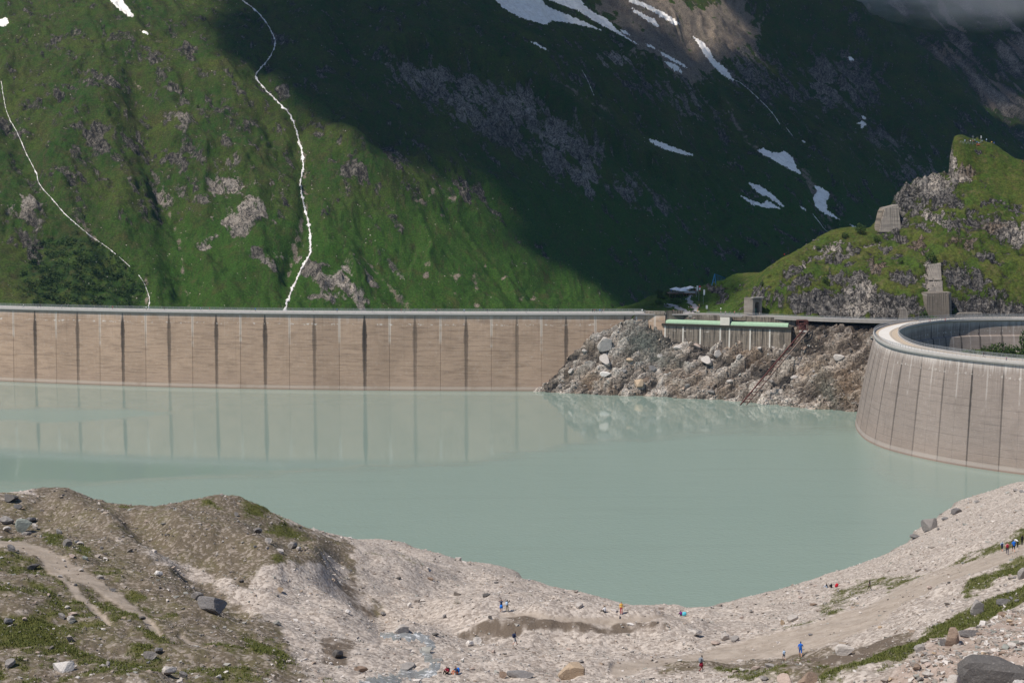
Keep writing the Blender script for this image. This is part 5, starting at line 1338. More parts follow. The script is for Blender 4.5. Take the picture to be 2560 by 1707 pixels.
# ================================================================ ROCKS
def m_boulder(name='boulder_stone', rnd=True):
    m = Mat(name, 0.9, 0.2)
    p = m.pos()
    k = m.noise(m.map(p, (1.0, 1.0, 1.6), (0.4, 0.7, 0.1)), 1.3, 6, 0.7); n3 = m.noise(p, 7.0, 4, 0.7)
    t = m.attr('tone')
    if rnd: t = m.n('ObjectInfo').outputs['Color'];
    base = t if rnd else m.ramp(t, [(0.0, (0.10, 0.09, 0.085)), (0.22, (0.22, 0.19, 0.165)), (0.45, (0.34, 0.295, 0.26)), (0.6, (0.36, 0.28, 0.22)), (0.7, (0.27, 0.28, 0.255)), (0.85, (0.50, 0.45, 0.41)), (1.0, (0.66, 0.61, 0.57))])
    c = m.mix(m.mul(m.mr(k, 0.42, 0.75), 0.55), base, m.mix(0.6, base, (0.06, 0.05, 0.045)))
    c = m.mix(m.mul(m.mr(n3, 0.5, 0.75), 0.35), c, m.mix(0.5, base, (0.62, 0.57, 0.52)))
    m.color(c).set(Normal=m.bump(m.add(k, m.mul(n3, 0.35)), 0.7, 0.22))
    return m.m


M_BOULD, M_STONE = m_boulder(), m_boulder('loose_stone', False)


def ico(sub):
    import bmesh
    bm = bmesh.new(); bmesh.ops.create_icosphere(bm, subdivisions=sub, radius=1.0)
    V = np.array([v.co[:] for v in bm.verts]); Fc = np.array([[v.index for v in f.verts] for f in bm.faces]); bm.free()
    return V, Fc


def rock_shape(V, r, cuts=9, flat=0.7, jag=0.06):
    """an angular block: a lump trimmed by random planes"""
    V = V.copy()
    for _ in range(cuts):
        n = r.normal(0, 1, 3); n /= np.linalg.norm(n); d = r.uniform(.34, .74)
        k = V @ n - d; V = V - np.outer(np.maximum(k, 0), n)
    V += r.normal(0, jag, V.shape) * .5
    V *= np.array([1.0, r.uniform(.65, .95), flat * r.uniform(.8, 1.2)])
    V[:, :2] /= np.abs(V[:, :2]).max(); V[:, 2] -= V[:, 2].min(); V[:, 2] /= V[:, 2].max()
    return V                                                    # unit half width, unit height, sitting on z = 0


rr0 = np.random.default_rng(21)
V3, F3 = ico(3); V2, F2 = ico(2); V1, F1 = ico(1)
BM = [raw_mesh('boulder', rock_shape(V3, rr0, 11, .7, .012), F3, None, False, [M_BOULD]) for _ in range(7)]
BS = [raw_mesh('boulder', rock_shape(V2, rr0, 9, .7, .03), F2, None, False, [M_BOULD]) for _ in range(9)]
TONES = {'grey': (0.27, 0.25, 0.235), 'dark': (0.105, 0.098, 0.094), 'pale': (0.47, 0.43, 0.395), 'white': (0.62, 0.585, 0.55), 'ochre': (0.44, 0.335, 0.235), 'brown': (0.26, 0.19, 0.145), 'green': (0.26, 0.285, 0.255), 'pink': (0.42, 0.335, 0.29), 'slate': (0.19, 0.18, 0.178)}


def boulder(x, y, w, h, tone, label, big=False, rz=None, sink=.18, group=None, tilt=(0, 0), T=None):
    """a rock standing where the photo shows its foot: w, h are its width and height in photo pixels"""
    T = T or TG
    q, ok = T.hit([x], [y]); q = q[0]; D = q[1]
    W = w * D / FPX; H = h * D / FPX
    me = (BM if big else BS)[rr0.integers(0, 7)]
    o = link('boulder', me, None, (q[0], q[1] + W * .25, float(T.height(q[0], q[1] + W * .25)) - H * sink), (tilt[0], tilt[1], rr0.uniform(-.3, .3) if rz is None else rz), (W / 2, W / 2 * rr0.uniform(.8, 1.1), H * 1.1))
    j = rr0.uniform(.85, 1.12); o.color = (*[c * j for c in TONES[tone]], 1)
    tag(o, label, 'boulder', group)
    return o


NB = [(2500, 1712, 190, 95, 'dark', 'huge dark grey boulder at the bottom right corner', 1), (2388, 1725, 70, 42, 'pale', 'pale grey boulder just left of the huge dark boulder', 1), (2548, 1722, 40, 28, 'white', 'white rock tucked under the huge dark boulder', 0),
      (2386, 1616, 60, 54, 'brown', 'upright split brown slab on the rubble slope', 1, .5), (2428, 1592, 52, 22, 'slate', 'flat dark slab beside the upright split slab', 0), (2362, 1614, 26, 20, 'slate', 'small dark block left of the upright split slab', 0),
      (2450, 1535, 46, 38, 'grey', 'smooth oval grey boulder in the grass strip', 1), (2512, 1512, 38, 20, 'slate', 'flat grey slab right of the oval boulder', 0), (2555, 1448, 26, 34, 'grey', 'tall grey rock cut by the right edge above the grass', 0), (2300, 1628, 36, 24, 'grey', 'low grey rock in the lower grass strip', 0),
      (2114, 1638, 52, 34, 'pale', 'rounded pale boulder beside the dark path patch', 1), (1440, 1692, 92, 38, 'ochre', 'long ochre slab boulder at the bottom centre', 1), (1300, 1693, 72, 16, 'slate', 'low mossy slab left of the ochre boulder', 0), (1257, 1695, 22, 20, 'brown', 'brown cube-like rock at the end of the low slab', 0),
      (1193, 1611, 24, 24, 'white', 'white pyramid stone near the stream', 0), (1172, 1615, 24, 18, 'white', 'flatter white stone left of the white pyramid', 0), (1008, 1583, 50, 20, 'pale', 'tilted pale slab with dark underside above the stream', 1), (1018, 1674, 46, 16, 'grey', 'smooth grey rock lying in the stream', 0), (900, 1680, 40, 18, 'brown', 'brown slab left of the stream', 0), (840, 1645, 34, 24, 'dark', 'dark rock on the bank left of the stream', 0),
      (522, 1532, 78, 46, 'slate', 'big dark wedge boulder on the moraine slope', 1), (490, 1500, 36, 24, 'grey', 'grey slab just above the dark wedge boulder', 0), (160, 1678, 66, 32, 'white', 'large whitish boulder in the grass at lower left', 1), (372, 1650, 40, 24, 'grey', 'tilted grey slab in the lower left grass', 0), (392, 1632, 26, 14, 'slate', 'dark thin slab on top of the tilted grey slab', 0), (415, 1688, 44, 24, 'pale', 'pale flat boulder at the lower left bottom', 0), (455, 1695, 28, 20, 'slate', 'round grey rock right of the pale flat boulder', 0), (22, 1668, 30, 20, 'grey', 'grey rock at the lower left edge', 0),
      (58, 1332, 44, 38, 'green', 'round greenish boulder in the rock pile at left', 1), (14, 1312, 36, 24, 'grey', 'grey boulder at the left edge beside the greenish boulder', 0), (72, 1304, 30, 14, 'slate', 'flat dark rock above the greenish boulder', 0), (85, 1322, 18, 16, 'pale', 'pale stone right of the greenish boulder', 0), (12, 1327, 28, 14, 'pale', 'pale rock below the left edge boulder', 0), (62, 1338, 30, 12, 'grey', 'low grey rock at the foot of the greenish boulder', 0),
      (145, 1336, 18, 16, 'grey', 'lone grey block above the left path', 0), (166, 1366, 26, 22, 'grey', 'leaning grey block beside the left path', 0), (196, 1361, 26, 8, 'pale', 'thin pale slab touching the leaning grey block', 0), (25, 1378, 26, 20, 'slate', 'dark pointed rock on the left path', 0), (80, 1426, 46, 14, 'dark', 'long dark slab below the left path', 0, .9), (20, 1256, 54, 20, 'dark', 'dark slab leaning at the left skyline', 0, -.5), (42, 1272, 24, 12, 'slate', 'dark triangular rock under the skyline slab', 0), (56, 1274, 12, 8, 'ochre', 'small ochre stone under the skyline slab', 0),
      (178, 1395, 20, 10, 'pink', 'pinkish stone beside the left path bend', 0), (210, 1400, 18, 10, 'green', 'greenish stone right of the left path bend', 0), (392, 1438, 26, 16, 'white', 'whitish block on the open moraine slope', 0), (248, 1448, 22, 12, 'pale', 'pale block on the left path', 0), (280, 1478, 20, 10, 'slate', 'dark stones beside the left path', 0), (352, 1548, 24, 10, 'dark', 'dark slab at the lower end of the left path', 0), (152, 1548, 24, 16, 'grey', 'grey stone in the grass between the left paths', 0), (180, 1540, 28, 12, 'pink', 'flat pink slab in the grass between the left paths', 0), (175, 1555, 22, 16, 'pale', 'pale stone in the grass between the left paths', 0), (15, 1560, 28, 20, 'slate', 'dark rock at the left edge above the green grass', 0),
      (640, 1332, 30, 16, 'slate', 'dark rock near the top of the mound', 0), (670, 1358, 20, 16, 'pale', 'pale slab near the top of the mound', 0), (728, 1372, 30, 20, 'grey', 'grey rock group on the mound shoulder', 0), (745, 1376, 16, 12, 'pale', 'pale stone right of the shoulder rocks', 0), (590, 1290, 14, 12, 'slate', 'small dark stone under the mound ridge', 0), (700, 1480, 20, 14, 'ochre', 'ochre stone on the gravel hump', 0),
      (1735, 1588, 44, 18, 'pale', 'broad pale slab beside the gravel flat', 0), (1810, 1602, 30, 22, 'pale', 'pale angular block in the stone heap', 0), (1838, 1604, 26, 16, 'grey', 'grey angular block in the stone heap', 0), (1790, 1612, 28, 12, 'pink', 'pink flat stone in the stone heap', 0), (1956, 1562, 14, 16, 'ochre', 'small orange standing stone', 0), (1982, 1552, 32, 14, 'pale', 'pale slab right of the orange stone', 0), (2034, 1514, 20, 8, 'brown', 'thin brown slab on the gravel', 0), (2325, 1472, 16, 10, 'pink', 'pinkish block on the upper path', 0), (2372, 1458, 10, 6, 'dark', 'small dark stone on the upper path', 0), (2027, 1588, 14, 6, 'slate', 'flat grey stone on the middle path', 0), (2200, 1570, 14, 8, 'ochre', 'orange flat stone below the middle path', 0),
      (2022, 1712, 58, 40, 'brown', 'large brown block with a dark hollow at the bottom', 1), (1968, 1716, 48, 36, 'pink', 'pinkish boulder at the bottom edge', 1), (1890, 1676, 30, 14, 'pink', 'flat pink stone below the child walker', 0), (1925, 1668, 36, 12, 'grey', 'grey slab below the child walker', 0), (1912, 1702, 26, 14, 'grey', 'grey stone at the bottom edge', 0),
      (2330, 1322, 46, 34, 'grey', 'grey rock jutting into the lake at the right shore', 1), (2392, 1284, 30, 18, 'slate', 'dark shore rock right of the jutting rock', 0), (2290, 1345, 30, 12, 'slate', 'low dark rock at the right waterline', 0), (1302, 1432, 46, 12, 'grey', 'low grey hump at the left shoreline', 0), (1448, 1520, 22, 14, 'pale', 'pale stone by the shore seats', 0), (1240, 1458, 14, 6, 'slate', 'dark stone on the sandy bowl', 0), (995, 1448, 16, 7, 'dark', 'dark log-like stone in the sandy bowl', 0), (1075, 1450, 20, 8, 'brown', 'brown slab in the sandy bowl', 0), (1215, 1492, 22, 9, 'dark', 'dark slab above the two standing hikers', 0), (1225, 1548, 12, 10, 'dark', 'dark stone in the soil bank', 0), (1085, 1590, 24, 8, 'dark', 'dark flat stone right of the tilted slab', 0), (1022, 1520, 14, 16, 'white', 'white block on the gravel above the stream', 0), (870, 1535, 16, 14, 'white', 'white block below the gravel hump', 0), (958, 1540, 14, 12, 'slate', 'dark block below the gravel hump', 0), (1110, 1546, 12, 12, 'slate', 'dark block left of the soil bank', 0), (1575, 1566, 24, 8, 'white', 'white flat stone on the soil bank', 0)]
for r in NB: boulder(*r[:6], big=bool(r[6]), rz=r[7] if len(r) > 7 else None)


def mask_at(name, pts_):
    A = GK[name]; fa = np.interp(pts_[:, 0] / pts_[:, 1], a_g, np.arange(len(a_g))).astype(int); fd = np.interp(pts_[:, 1], D_g, np.arange(len(D_g))).astype(int)
    return A[fd, fa]


ZON = [([(2150, 1707), (2260, 1670), (2350, 1610), (2440, 1570), (2560, 1520), (2560, 1707)], 38, 14, 34, ['pink', 'brown', 'grey', 'pale', 'ochre'], 'angular pink-grey stone in the rubble at lower right', 'rubble stones at lower right'),
       ([(0, 1400), (300, 1400), (480, 1560), (760, 1640), (800, 1707), (0, 1707)], 26, 10, 22, ['grey', 'pale', 'pink', 'white'], 'stone in the rough grass at lower left', 'stones in the lower left grass'),
       ([(820, 1640), (1000, 1600), (1250, 1620), (1650, 1600), (1750, 1650), (1600, 1707), (820, 1707)], 32, 9, 18, ['pale', 'white', 'pale', 'pink', 'grey'], 'pale stone on the gravel flat at bottom centre', 'stones on the gravel flat'),
       ([(100, 1280), (450, 1300), (760, 1360), (860, 1500), (600, 1500), (300, 1400)], 16, 8, 15, ['grey', 'slate', 'pale'], 'stone on the brown moraine face', 'stones on the moraine face'),
       ([(1650, 1590), (1900, 1540), (2100, 1480), (2050, 1440), (1850, 1520), (1650, 1560)], 14, 8, 15, ['pale', 'grey', 'pink'], 'stone on the pale beach slope', 'stones on the beach slope'),
       ([(2200, 1560), (2560, 1420), (2560, 1500), (2280, 1610)], 12, 9, 18, ['grey', 'pink', 'slate'], 'stone in the grass strip above the rubble', 'stones in the grass strip'),
       ([(2180, 1400), (2300, 1325), (2400, 1255), (2560, 1220), (2560, 1250), (2400, 1300), (2260, 1380)], 14, 8, 18, ['grey', 'slate', 'pale'], 'flat stone along the right shoreline', 'shoreline stones')]
LAND = [(2500, 1680, 'the huge dark boulder'), (2450, 1520, 'the oval grey boulder'), (2390, 1590, 'the upright split slab'), (2114, 1625, 'the rounded pale path boulder'), (1440, 1675, 'the long ochre slab'), (1070, 1640, 'the gravel stream'), (522, 1510, 'the dark wedge boulder'), (160, 1660, 'the whitish boulder'), (300, 1490, 'the left path'), (1400, 1565, 'the dark soil bank'), (2000, 1620, 'the man in blue'), (1755, 1655, 'the walker in red'), (2330, 1310, 'the jutting shore rock'), (2075, 1465, 'the seated beach pair'), (780, 1440, 'the gravel hump'), (560, 1260, 'the mound ridge'), (60, 1315, 'the greenish boulder'), (2000, 1700, 'the large brown block'), (2520, 1380, 'the upper path hikers'), (1285, 1600, 'the striding hiker'), (70, 1590, 'the brightest grass patch'), (1555, 1525, 'the person in yellow'),
        (1520, 880, 'the biggest pale spur block'), (1610, 850, 'the green rock'), (1930, 920, 'the inclined track'), (1820, 840, 'the spillway wall'), (2150, 900, 'the arch dam'), (1380, 960, 'the spur tip'), (1775, 915, 'the pale shattered block'), (1600, 975, 'the tan waterline block')]
ORD = ['', 'second ', 'third ', 'fourth ', 'fifth ', 'sixth ', 'seventh ', 'eighth ', 'ninth ', 'tenth ']
_seen = {}


def place_label(x, y, w_, tone, noun):
    d, nm, lx, ly = min((math.hypot(x - a, (y - b) * 1.6), c, a, b) for a, b, c in LAND)
    rel = ('right of' if x > lx else 'left of') if abs(x - lx) > abs(y - ly) * 1.3 else ('below' if y > ly else 'above')
    key = f"{'small' if w_ < 13 else 'mid-sized' if w_ < 20 else 'large'} {tone} {noun} {rel} {nm}"
    _seen[key] = _seen.get(key, 0) + 1; k = _seen[key] - 1
    return key if k == 0 else f'{ORD[k] if k < 10 else "another "}{key}'


for poly, n, w0, w1, tn_, lb, gp in ZON:
    k = 0; xs_ = [p[0] for p in poly]; ys_ = [p[1] for p in poly]
    while k < n:
        x, y = rr0.uniform(min(xs_), max(xs_)), rr0.uniform(min(ys_), max(ys_))
        if sd_poly(np.array([x]), np.array([y]), poly)[0] < 0: continue
        wpx = w0 + (w1 - w0) * rr0.uniform(0, 1) ** 2.2
        tn1 = tn_[rr0.integers(0, len(tn_))]
        boulder(x, y, wpx, wpx * rr0.uniform(.35, .62), tn1, place_label(x, y, wpx, tn1, 'stone'), group=gp, rz=rr0.uniform(0, 6.28), tilt=(rr0.uniform(-.2, .2), rr0.uniform(-.2, .2)))
        k += 1


# loose stones: too many to count
def scatter_stones(name, T, n, weight, size, seed, label, tonef, prob_pow=1.0):
    r = np.random.default_rng(seed)
    kinds = [(rock_shape(V0_ + r.normal(0, .22, V0_.shape), r, 3, .75, .05), F0_) for _ in range(14)]
    w = np.clip(weight, 0, None).ravel(); w = w / w.sum()
    idx = r.choice(len(w), n, p=w)
    jx_ = r.uniform(-.5, .5, n); jy_ = r.uniform(-.5, .5, n)
    ai = idx % len(T.a); di = idx // len(T.a)
    aa = T.a[ai] + jx_ * (T.a[1] - T.a[0]); DD = T.D[di] + jy_ * np.gradient(T.D)[di]
    X = aa * DD; Y = DD; Z = T.height(X, Y)
    sz = size(r, n, idx, Y)
    V = []; Fc = []; tn = []; off = 0
    tone = tonef(r, n, idx)
    for k, (v, f) in enumerate(kinds):
        s_ = np.arange(k, n, len(kinds)); m_ = len(s_)
        th_ = r.uniform(0, 6.28, m_); c, s2 = np.cos(th_), np.sin(th_)
        sq = r.uniform(.55, 1.0, m_)
        vx = v[None, :, 0] * sz[s_][:, None]; vy = v[None, :, 1] * (sz[s_] * sq)[:, None]; vz = v[None, :, 2] * (sz[s_] * r.uniform(.5, 1.1, m_))[:, None]
        x = X[s_][:, None] + vx * c[:, None] - vy * s2[:, None]; y = Y[s_][:, None] + vx * s2[:, None] + vy * c[:, None]
        z = Z[s_][:, None] + vz - .25 * sz[s_][:, None]
        V.append(np.stack([x, y, z], -1).reshape(-1, 3)); Fc.append((f[None] + (np.arange(m_) * len(v))[:, None, None]).reshape(-1, 3) + off); off += m_ * len(v)
        tn.append(np.repeat(tone[s_], len(v)))
    o = link(name, raw_mesh(name, np.concatenate(V), np.concatenate(Fc), {'tone': np.concatenate(tn)}, False, [M_STONE]))
    o['kind'] = 'stuff'; o['label'] = label
    return o


V0_ = np.array([(x, y, z) for x in (-1, 1) for y in (-1, 1) for z in (-1, 1)], float) / 1.5
F0_ = np.array([(0, 1, 3), (0, 3, 2), (4, 6, 7), (4, 7, 5), (0, 4, 5), (0, 5, 1), (2, 3, 7), (2, 7, 6), (0, 2, 6), (0, 6, 4), (1, 5, 7), (1, 7, 3)])
visible = (TG.Z > .15).astype(float)
pxg, pyg = proj(TG.X, TG.Y, TG.Z)
infr = (pxg > -120) & (pxg < 2680) & (pyg > 1150) & (pyg < 1790)
clump = sstep(-.35, .45, fbm(TG.X / 6, TG.Y / 6, 4, .6, 201))
wt = visible * infr * (1 - .78 * GK['path']) * (.35 + 1.2 * clump) * (1 + 1.6 * GK['rust']) * (1 - .55 * np.clip(GK['grass'], 0, 1)) * (1 - .3 * GK['dark'])
sand = sstep(-20, 60, sd_poly(pxg, pyg, [(930, 1420), (1080, 1430), (1200, 1480), (1240, 1510), (1080, 1520), (940, 1470)]))
wt = wt * (1 - .85 * sand)
scatter_stones('gravel', TG, 56000, wt, lambda r, n, i, Y: np.clip(.075 * np.exp(r.normal(0, .62, n)) * (1 + .8 * GK['rust'].ravel()[i]) * np.interp(Y, [100, 200, 400], [.85, 1.15, 1.9]), .04, .85), 31, 'loose stones strewn over moraine and beach', lambda r, n, i: np.clip(.48 + .34 * (1 - GK['soil'].ravel()[i]) * .6 + r.normal(0, .26, n), 0, 1))
ws = (TS.Z > .4) * (pxg.max() > 0) * np.ones(TS.Z.shape)
pxs, pys = proj(TS.X, TS.Y, TS.Z)
ws = ws * (pxs > 1330) * (pxs < 2220) * (TS.Z < 33) * (.2 + sstep(-.2, .4, fbm(TS.X / 7, TS.Z / 7, 3, .6, 211)) + sstep(8, 2, TS.Z))
scatter_stones('rubble', TS, 3600, ws, lambda r, n, i, Y: np.clip(.34 * np.exp(r.normal(0, .55, n)), .15, 1.6), 33, 'broken rock debris covering the spur', lambda r, n, i: np.clip(SK['tone'].ravel()[i] * .55 + .26 + r.normal(0, .2, n), 0, 1))
for x, y, w_, h_, tn_, lb in ((1518, 893, 50, 34, 'pale', 'biggest pale block leaning on the spur below the dam'), (1515, 930, 32, 30, 'pale', 'pale boulder under the biggest pale block'), (1462, 897, 16, 12, 'pale', 'pale boulder left on the spur crest'), (1495, 918, 14, 12, 'pale', 'small pale block left of the pale boulder'), (1575, 920, 20, 12, 'ochre', 'tan block in the middle of the spur'), (1630, 938, 20, 14, 'slate', 'grey block right of the tan block'), (1600, 985, 30, 24, 'ochre', 'tan angular block at the spur waterline'), (1650, 895, 14, 10, 'pale', 'pale block below the green rock'), (1770, 925, 34, 22, 'pale', 'pale shattered block in the spur centre'), (1515, 945, 30, 14, 'white', 'flat white block under the pale boulder'), (2100, 908, 30, 16, 'pale', 'pale slab on the right part of the spur'), (1970, 905, 22, 16, 'grey', 'grey block beside the inclined track'), (1780, 905, 16, 12, 'pale', 'pale block above the shattered block')):
    boulder(x, y, w_, h_, tn_, lb, big=w_ > 28, T=TS, sink=.3)

SB = [(1400, 968), (1430, 940), (1470, 920), (1560, 940), (1620, 960), (1680, 930), (1700, 880), (1740, 880), (1800, 890), (1850, 930), (1830, 960), (1720, 970), (1780, 985), (1900, 890), (1930, 960), (1985, 950), (2010, 880), (2050, 860), (2080, 935), (2110, 975), (2140, 940), (2060, 900), (1660, 860), (1550, 870), (1445, 975), (1500, 975), (1560, 975), (1640, 975), (1890, 985), (1600, 915), (2150, 1000), (2130, 850), (1420, 915), (1480, 880), (1760, 950), (1860, 885)]
for x, y in SB[:18]:
    w_ = rr0.uniform(14, 34); tn1 = ['pale', 'grey', 'pink', 'brown', 'slate', 'grey'][rr0.integers(0, 6)]
    boulder(x, y, w_, w_ * rr0.uniform(.35, .7), tn1, place_label(x, y, w_, tn1, 'block'), big=w_ > 24, T=TS, sink=.3, rz=rr0.uniform(0, 3), tilt=(rr0.uniform(-.5, .5), rr0.uniform(-.5, .5)), group='blocks on the spur')
# mountain stream in the foreground flat
def m_brook():
    m = Mat('brook_water', 0.12, 0.5); p = m.pos()
    n = m.noise(p, 1.3, 4, 0.7)
    m.color(m.mix(m.mr(n, 0.5, 0.68), (0.24, 0.25, 0.255), (0.76, 0.77, 0.78))).set(Normal=m.bump(n, 0.6, 0.15)); return m.m


tag(ribbon('stream', TG, [(950, 1586, 8), (1000, 1590, 10), (1050, 1592, 12), (1075, 1612, 14), (1062, 1632, 13), (1085, 1650, 14), (1100, 1665, 15), (1060, 1680, 16), (1010, 1692, 18), (960, 1702, 18), (900, 1716, 20)], m_brook(), .10, 70, .22, 5, 77), 'shallow braided stream over gravel at the bottom', 'stream')

# ================================================================ PLANTS
def m_leaf(name, a, b):
    m = Mat(name, 0.7, 0.2); t = m.attr('tone'); m.color(m.mix(t, a, b)); return m.m


M_LEAF = m_leaf('alder_leaf', (0.016, 0.034, 0.010), (0.062, 0.105, 0.022))
M_TUFT = m_leaf('meadow_grass', (0.060, 0.080, 0.016), (0.150, 0.155, 0.042))


def leaf_cloud(r, cen, rad, n, s_):
    """small leaf faces through an uneven ellipsoid: returns verts, quads, tones"""
    d = r.normal(0, 1, (n, 3)); d /= np.linalg.norm(d, axis=1)[:, None]
    lump = 1 + .35 * np.sin(d[:, 0] * 4 + cen[0]) * np.cos(d[:, 1] * 5 + cen[1])
    c = cen + d * rad * (r.uniform(.35, 1, n) ** .5 * lump)[:, None]
    c[:, 2] = np.maximum(c[:, 2], cen[2] - rad[2] * .8)
    u = r.normal(0, 1, (n, 3)); u /= np.linalg.norm(u, axis=1)[:, None]; w_ = np.cross(u, r.normal(0, 1, (n, 3))); w_ /= np.linalg.norm(w_, axis=1)[:, None] + 1e-6
    k = s_ * r.uniform(.6, 1.4, n)[:, None]
    V = np.stack([c - u * k, c + w_ * k * .6, c + u * k, c - w_ * k * .6], 1).reshape(-1, 3)
    return V, np.arange(4 * n).reshape(n, 4), np.repeat(r.uniform(0, 1, n), 4)


NTH = ['first', 'second', 'third', 'fourth', 'fifth', 'sixth', 'seventh', 'eighth', 'ninth', 'tenth', 'eleventh', 'twelfth', 'thirteenth', 'fourteenth', 'fifteenth', 'sixteenth', 'seventeenth', 'eighteenth', 'nineteenth', 'twentieth'] + ['twenty-' + q for q in ('first', 'second', 'third', 'fourth', 'fifth', 'sixth', 'seventh', 'eighth', 'ninth')]
rb = np.random.default_rng(41)
SH = []
for _ in range(4):
    v, f, t = leaf_cloud(rb, np.array([0, 0, .62]), np.array([.9, .9, .62]), 420, .10)
    SH.append(raw_mesh('foliage', v, f, {'tone': t}, False, [M_LEAF]))
STM = MB()
for a in range(5): STM.tube((0, 0, -.2), (.4 * math.cos(a * 1.3), .4 * math.sin(a * 1.3), .7), .04, .015, 5)
STM = STM.mesh('stem', plain('shrub_wood', (0.08, 0.06, 0.045)))


def shrub(pos, w_, h_, label, group):
    o = empty('shrub', pos, rb.uniform(0, 6)); o.scale = (w_, w_, h_); tag(o, label, 'shrub', group)
    link('foliage', SH[rb.integers(0, 4)], o); link('stem', STM, o)


for x, y, w_, lb in ((2150, 584, 30, 'round dark shrub on the knoll skyline'), (2112, 596, 20, 'dark shrub left below the skyline shrub'), (2192, 605, 20, 'dark shrub right below the skyline shrub'), (2252, 660, 16, 'small shrub in the middle of the knoll'), (2328, 655, 30, 'broad shrub above the pale wall panels'), (2062, 706, 20, 'shrub above the lower cliffs of the knoll'), (2045, 625, 12, 'tiny shrub on the left knoll slope'), (2310, 798, 26, 'low shrub at the foot of the buttress'), (1905, 715, 14, 'shrub above the tunnel mouth')):
    q, _ = hill_hit([x], [y]); q = q[0]; k = w_ / 2 * q[1] / FPX
    shrub((q[0], q[1], float(TH.height(q[0], q[1]))), k, k * 1.25, lb, 'shrubs on the knoll')
for k, (x, y) in enumerate(sorted((rb.uniform(1630, 1740), rb.uniform(728, 768)) for _ in range(26))):
    q, ok = TH.hit([x], [y])
    if not ok[0] or (x > 1705 and y > 733): continue
    q = q[0]; s_ = rb.uniform(1.2, 2.6); shrub((q[0], q[1], float(TH.height(q[0], q[1]))), s_, s_ * .9, f'{NTH[k]} low dark shrub from the left under the terrace', 'shrubs under the terrace')
# valley ground inside the arch
gx, gy = np.meshgrid(np.linspace(148, 300, 110), np.linspace(470, 645, 120))
vz = 24.5 + fbm(gx / 25, gy / 25, 4, .55, 221) * 3.0 + sstep(165, 230, gx) * 3.0 - sstep(190, 155, gx) * 14 - sstep(600, 640, gy) * 9
ins = sd_poly(gx, gy, [(p[0] + n[0] * 4.5, p[1] + n[1] * 4.5) for p, n in zip(AL[::6], AN[::6])]).ravel()
vf_ = grid_faces(120, 110); vf_ = vf_[(ins[vf_] > 0).all(1)]
vo = link('valley_floor', raw_mesh('valley_floor', np.stack([gx, gy, vz], -1).reshape(-1, 3), vf_, {'rock': np.clip(.35 + fbm(gx / 4, gy / 4, 4, .6, 223), 0, 1), 'pale': sstep(0, .4, fbm(gx / 6, gy / 6, 3, .6, 224)), 'lush': .6 + 0 * gx, 'brown': 0 * gx}, True, [MH]))
struct(vo, 'structure', 'bushy valley ground behind the arch dam')
def vfz(x, y): i = int(np.clip((y - 470) / 175 * 119, 0, 119)); j = int(np.clip((x - 148) / 152 * 109, 0, 109)); return float(vz[i, j])
for kb_, (x, D, w_, h_) in enumerate(((2412, 585, 24, 13), (2430, 580, 26, 16), (2460, 590, 22, 13), (2480, 590, 24, 16), (2500, 575, 44, 30), (2525, 570, 30, 22), (2545, 570, 40, 26), (2560, 590, 30, 44))):
    a, _ = ray(x, 880); k = w_ / 2 * D / FPX
    shrub((a * D, D, vfz(a * D, D)), k, h_ * D / FPX / 1.25 + 1.2, f'{NTH[kb_]} green bush from the left behind the arch dam', 'bushes behind the arch dam')
# alder thicket at the foot of the mountain: one mass
v_, f_, t_ = [], [], []; off = 0
k = 0
while k < 420:
    x, y = rb.uniform(40, 370), rb.uniform(585, 785)
    if sd_poly(np.array([x]), np.array([y]), [(60, 690), (90, 615), (200, 590), (290, 640), (350, 700), (360, 780), (120, 790), (60, 740)])[0] < rb.normal(0, 8): k += rb.uniform() < .05; continue
    q, ok = TM.hit([x], [y]); q = q[0]; s_ = rb.uniform(1.4, 3.4)
    v, f, t = leaf_cloud(rb, np.array([q[0], q[1], float(TM.height(q[0], q[1])) + s_ * .35]), np.array([s_, s_, s_ * .7]), 46, s_ * .22)
    v_.append(v); f_.append(f + off); t_.append(t * .75); off += len(v); k += 1
th_ = link('alder_thicket', raw_mesh('alder_thicket', np.concatenate(v_), np.concatenate(f_), {'tone': np.concatenate(t_)}, False, [M_LEAF])); th_['kind'] = 'stuff'; th_['label'] = 'dark alder thicket on the lower left mountainside'
# meadow tufts in the foreground
wg = np.clip(GK['grass'] - .45, 0, 1) * infr * visible; wg = (wg / wg.sum()).ravel()
n = 20000; idx = rb.choice(len(wg), n, p=wg)
D_ = D_g[idx // len(a_g)] * (1 + rb.uniform(-.0015, .0015, n)); X_ = (a_g[idx % len(a_g)] + rb.uniform(-.0006, .0006, n)) * D_; Z_ = TG.height(X_, D_)
bl = 5; ang = rb.uniform(0, 6.28, (n, bl)); hh = rb.uniform(.10, .30, (n, bl)); le = rb.uniform(.05, .22, (n, bl)); bw = .035
cx_ = X_[:, None] + rb.normal(0, .10, (n, bl)); cy_ = D_[:, None] + rb.normal(0, .10, (n, bl)); cz_ = np.repeat(Z_[:, None], bl, 1) - .03
v = np.stack([np.stack([cx_ - bw * np.sin(ang), cy_ + bw * np.cos(ang), cz_], -1), np.stack([cx_ + bw * np.sin(ang), cy_ - bw * np.cos(ang), cz_], -1), np.stack([cx_ + le * np.cos(ang), cy_ + le * np.sin(ang), cz_ + hh], -1)], 2).reshape(-1, 3)
gt = link('grass', raw_mesh('grass', v, np.arange(len(v)).reshape(-1, 3), {'tone': np.repeat(rb.uniform(0, 1, n * bl), 3)}, False, [M_TUFT])); gt['kind'] = 'stuff'; gt['label'] = 'short tufts of meadow grass on the moraine'
# ================================================================ PEOPLE
def cloth(name, c): return plain('cloth_' + name, c, 0.85, 0.10, 8.0)


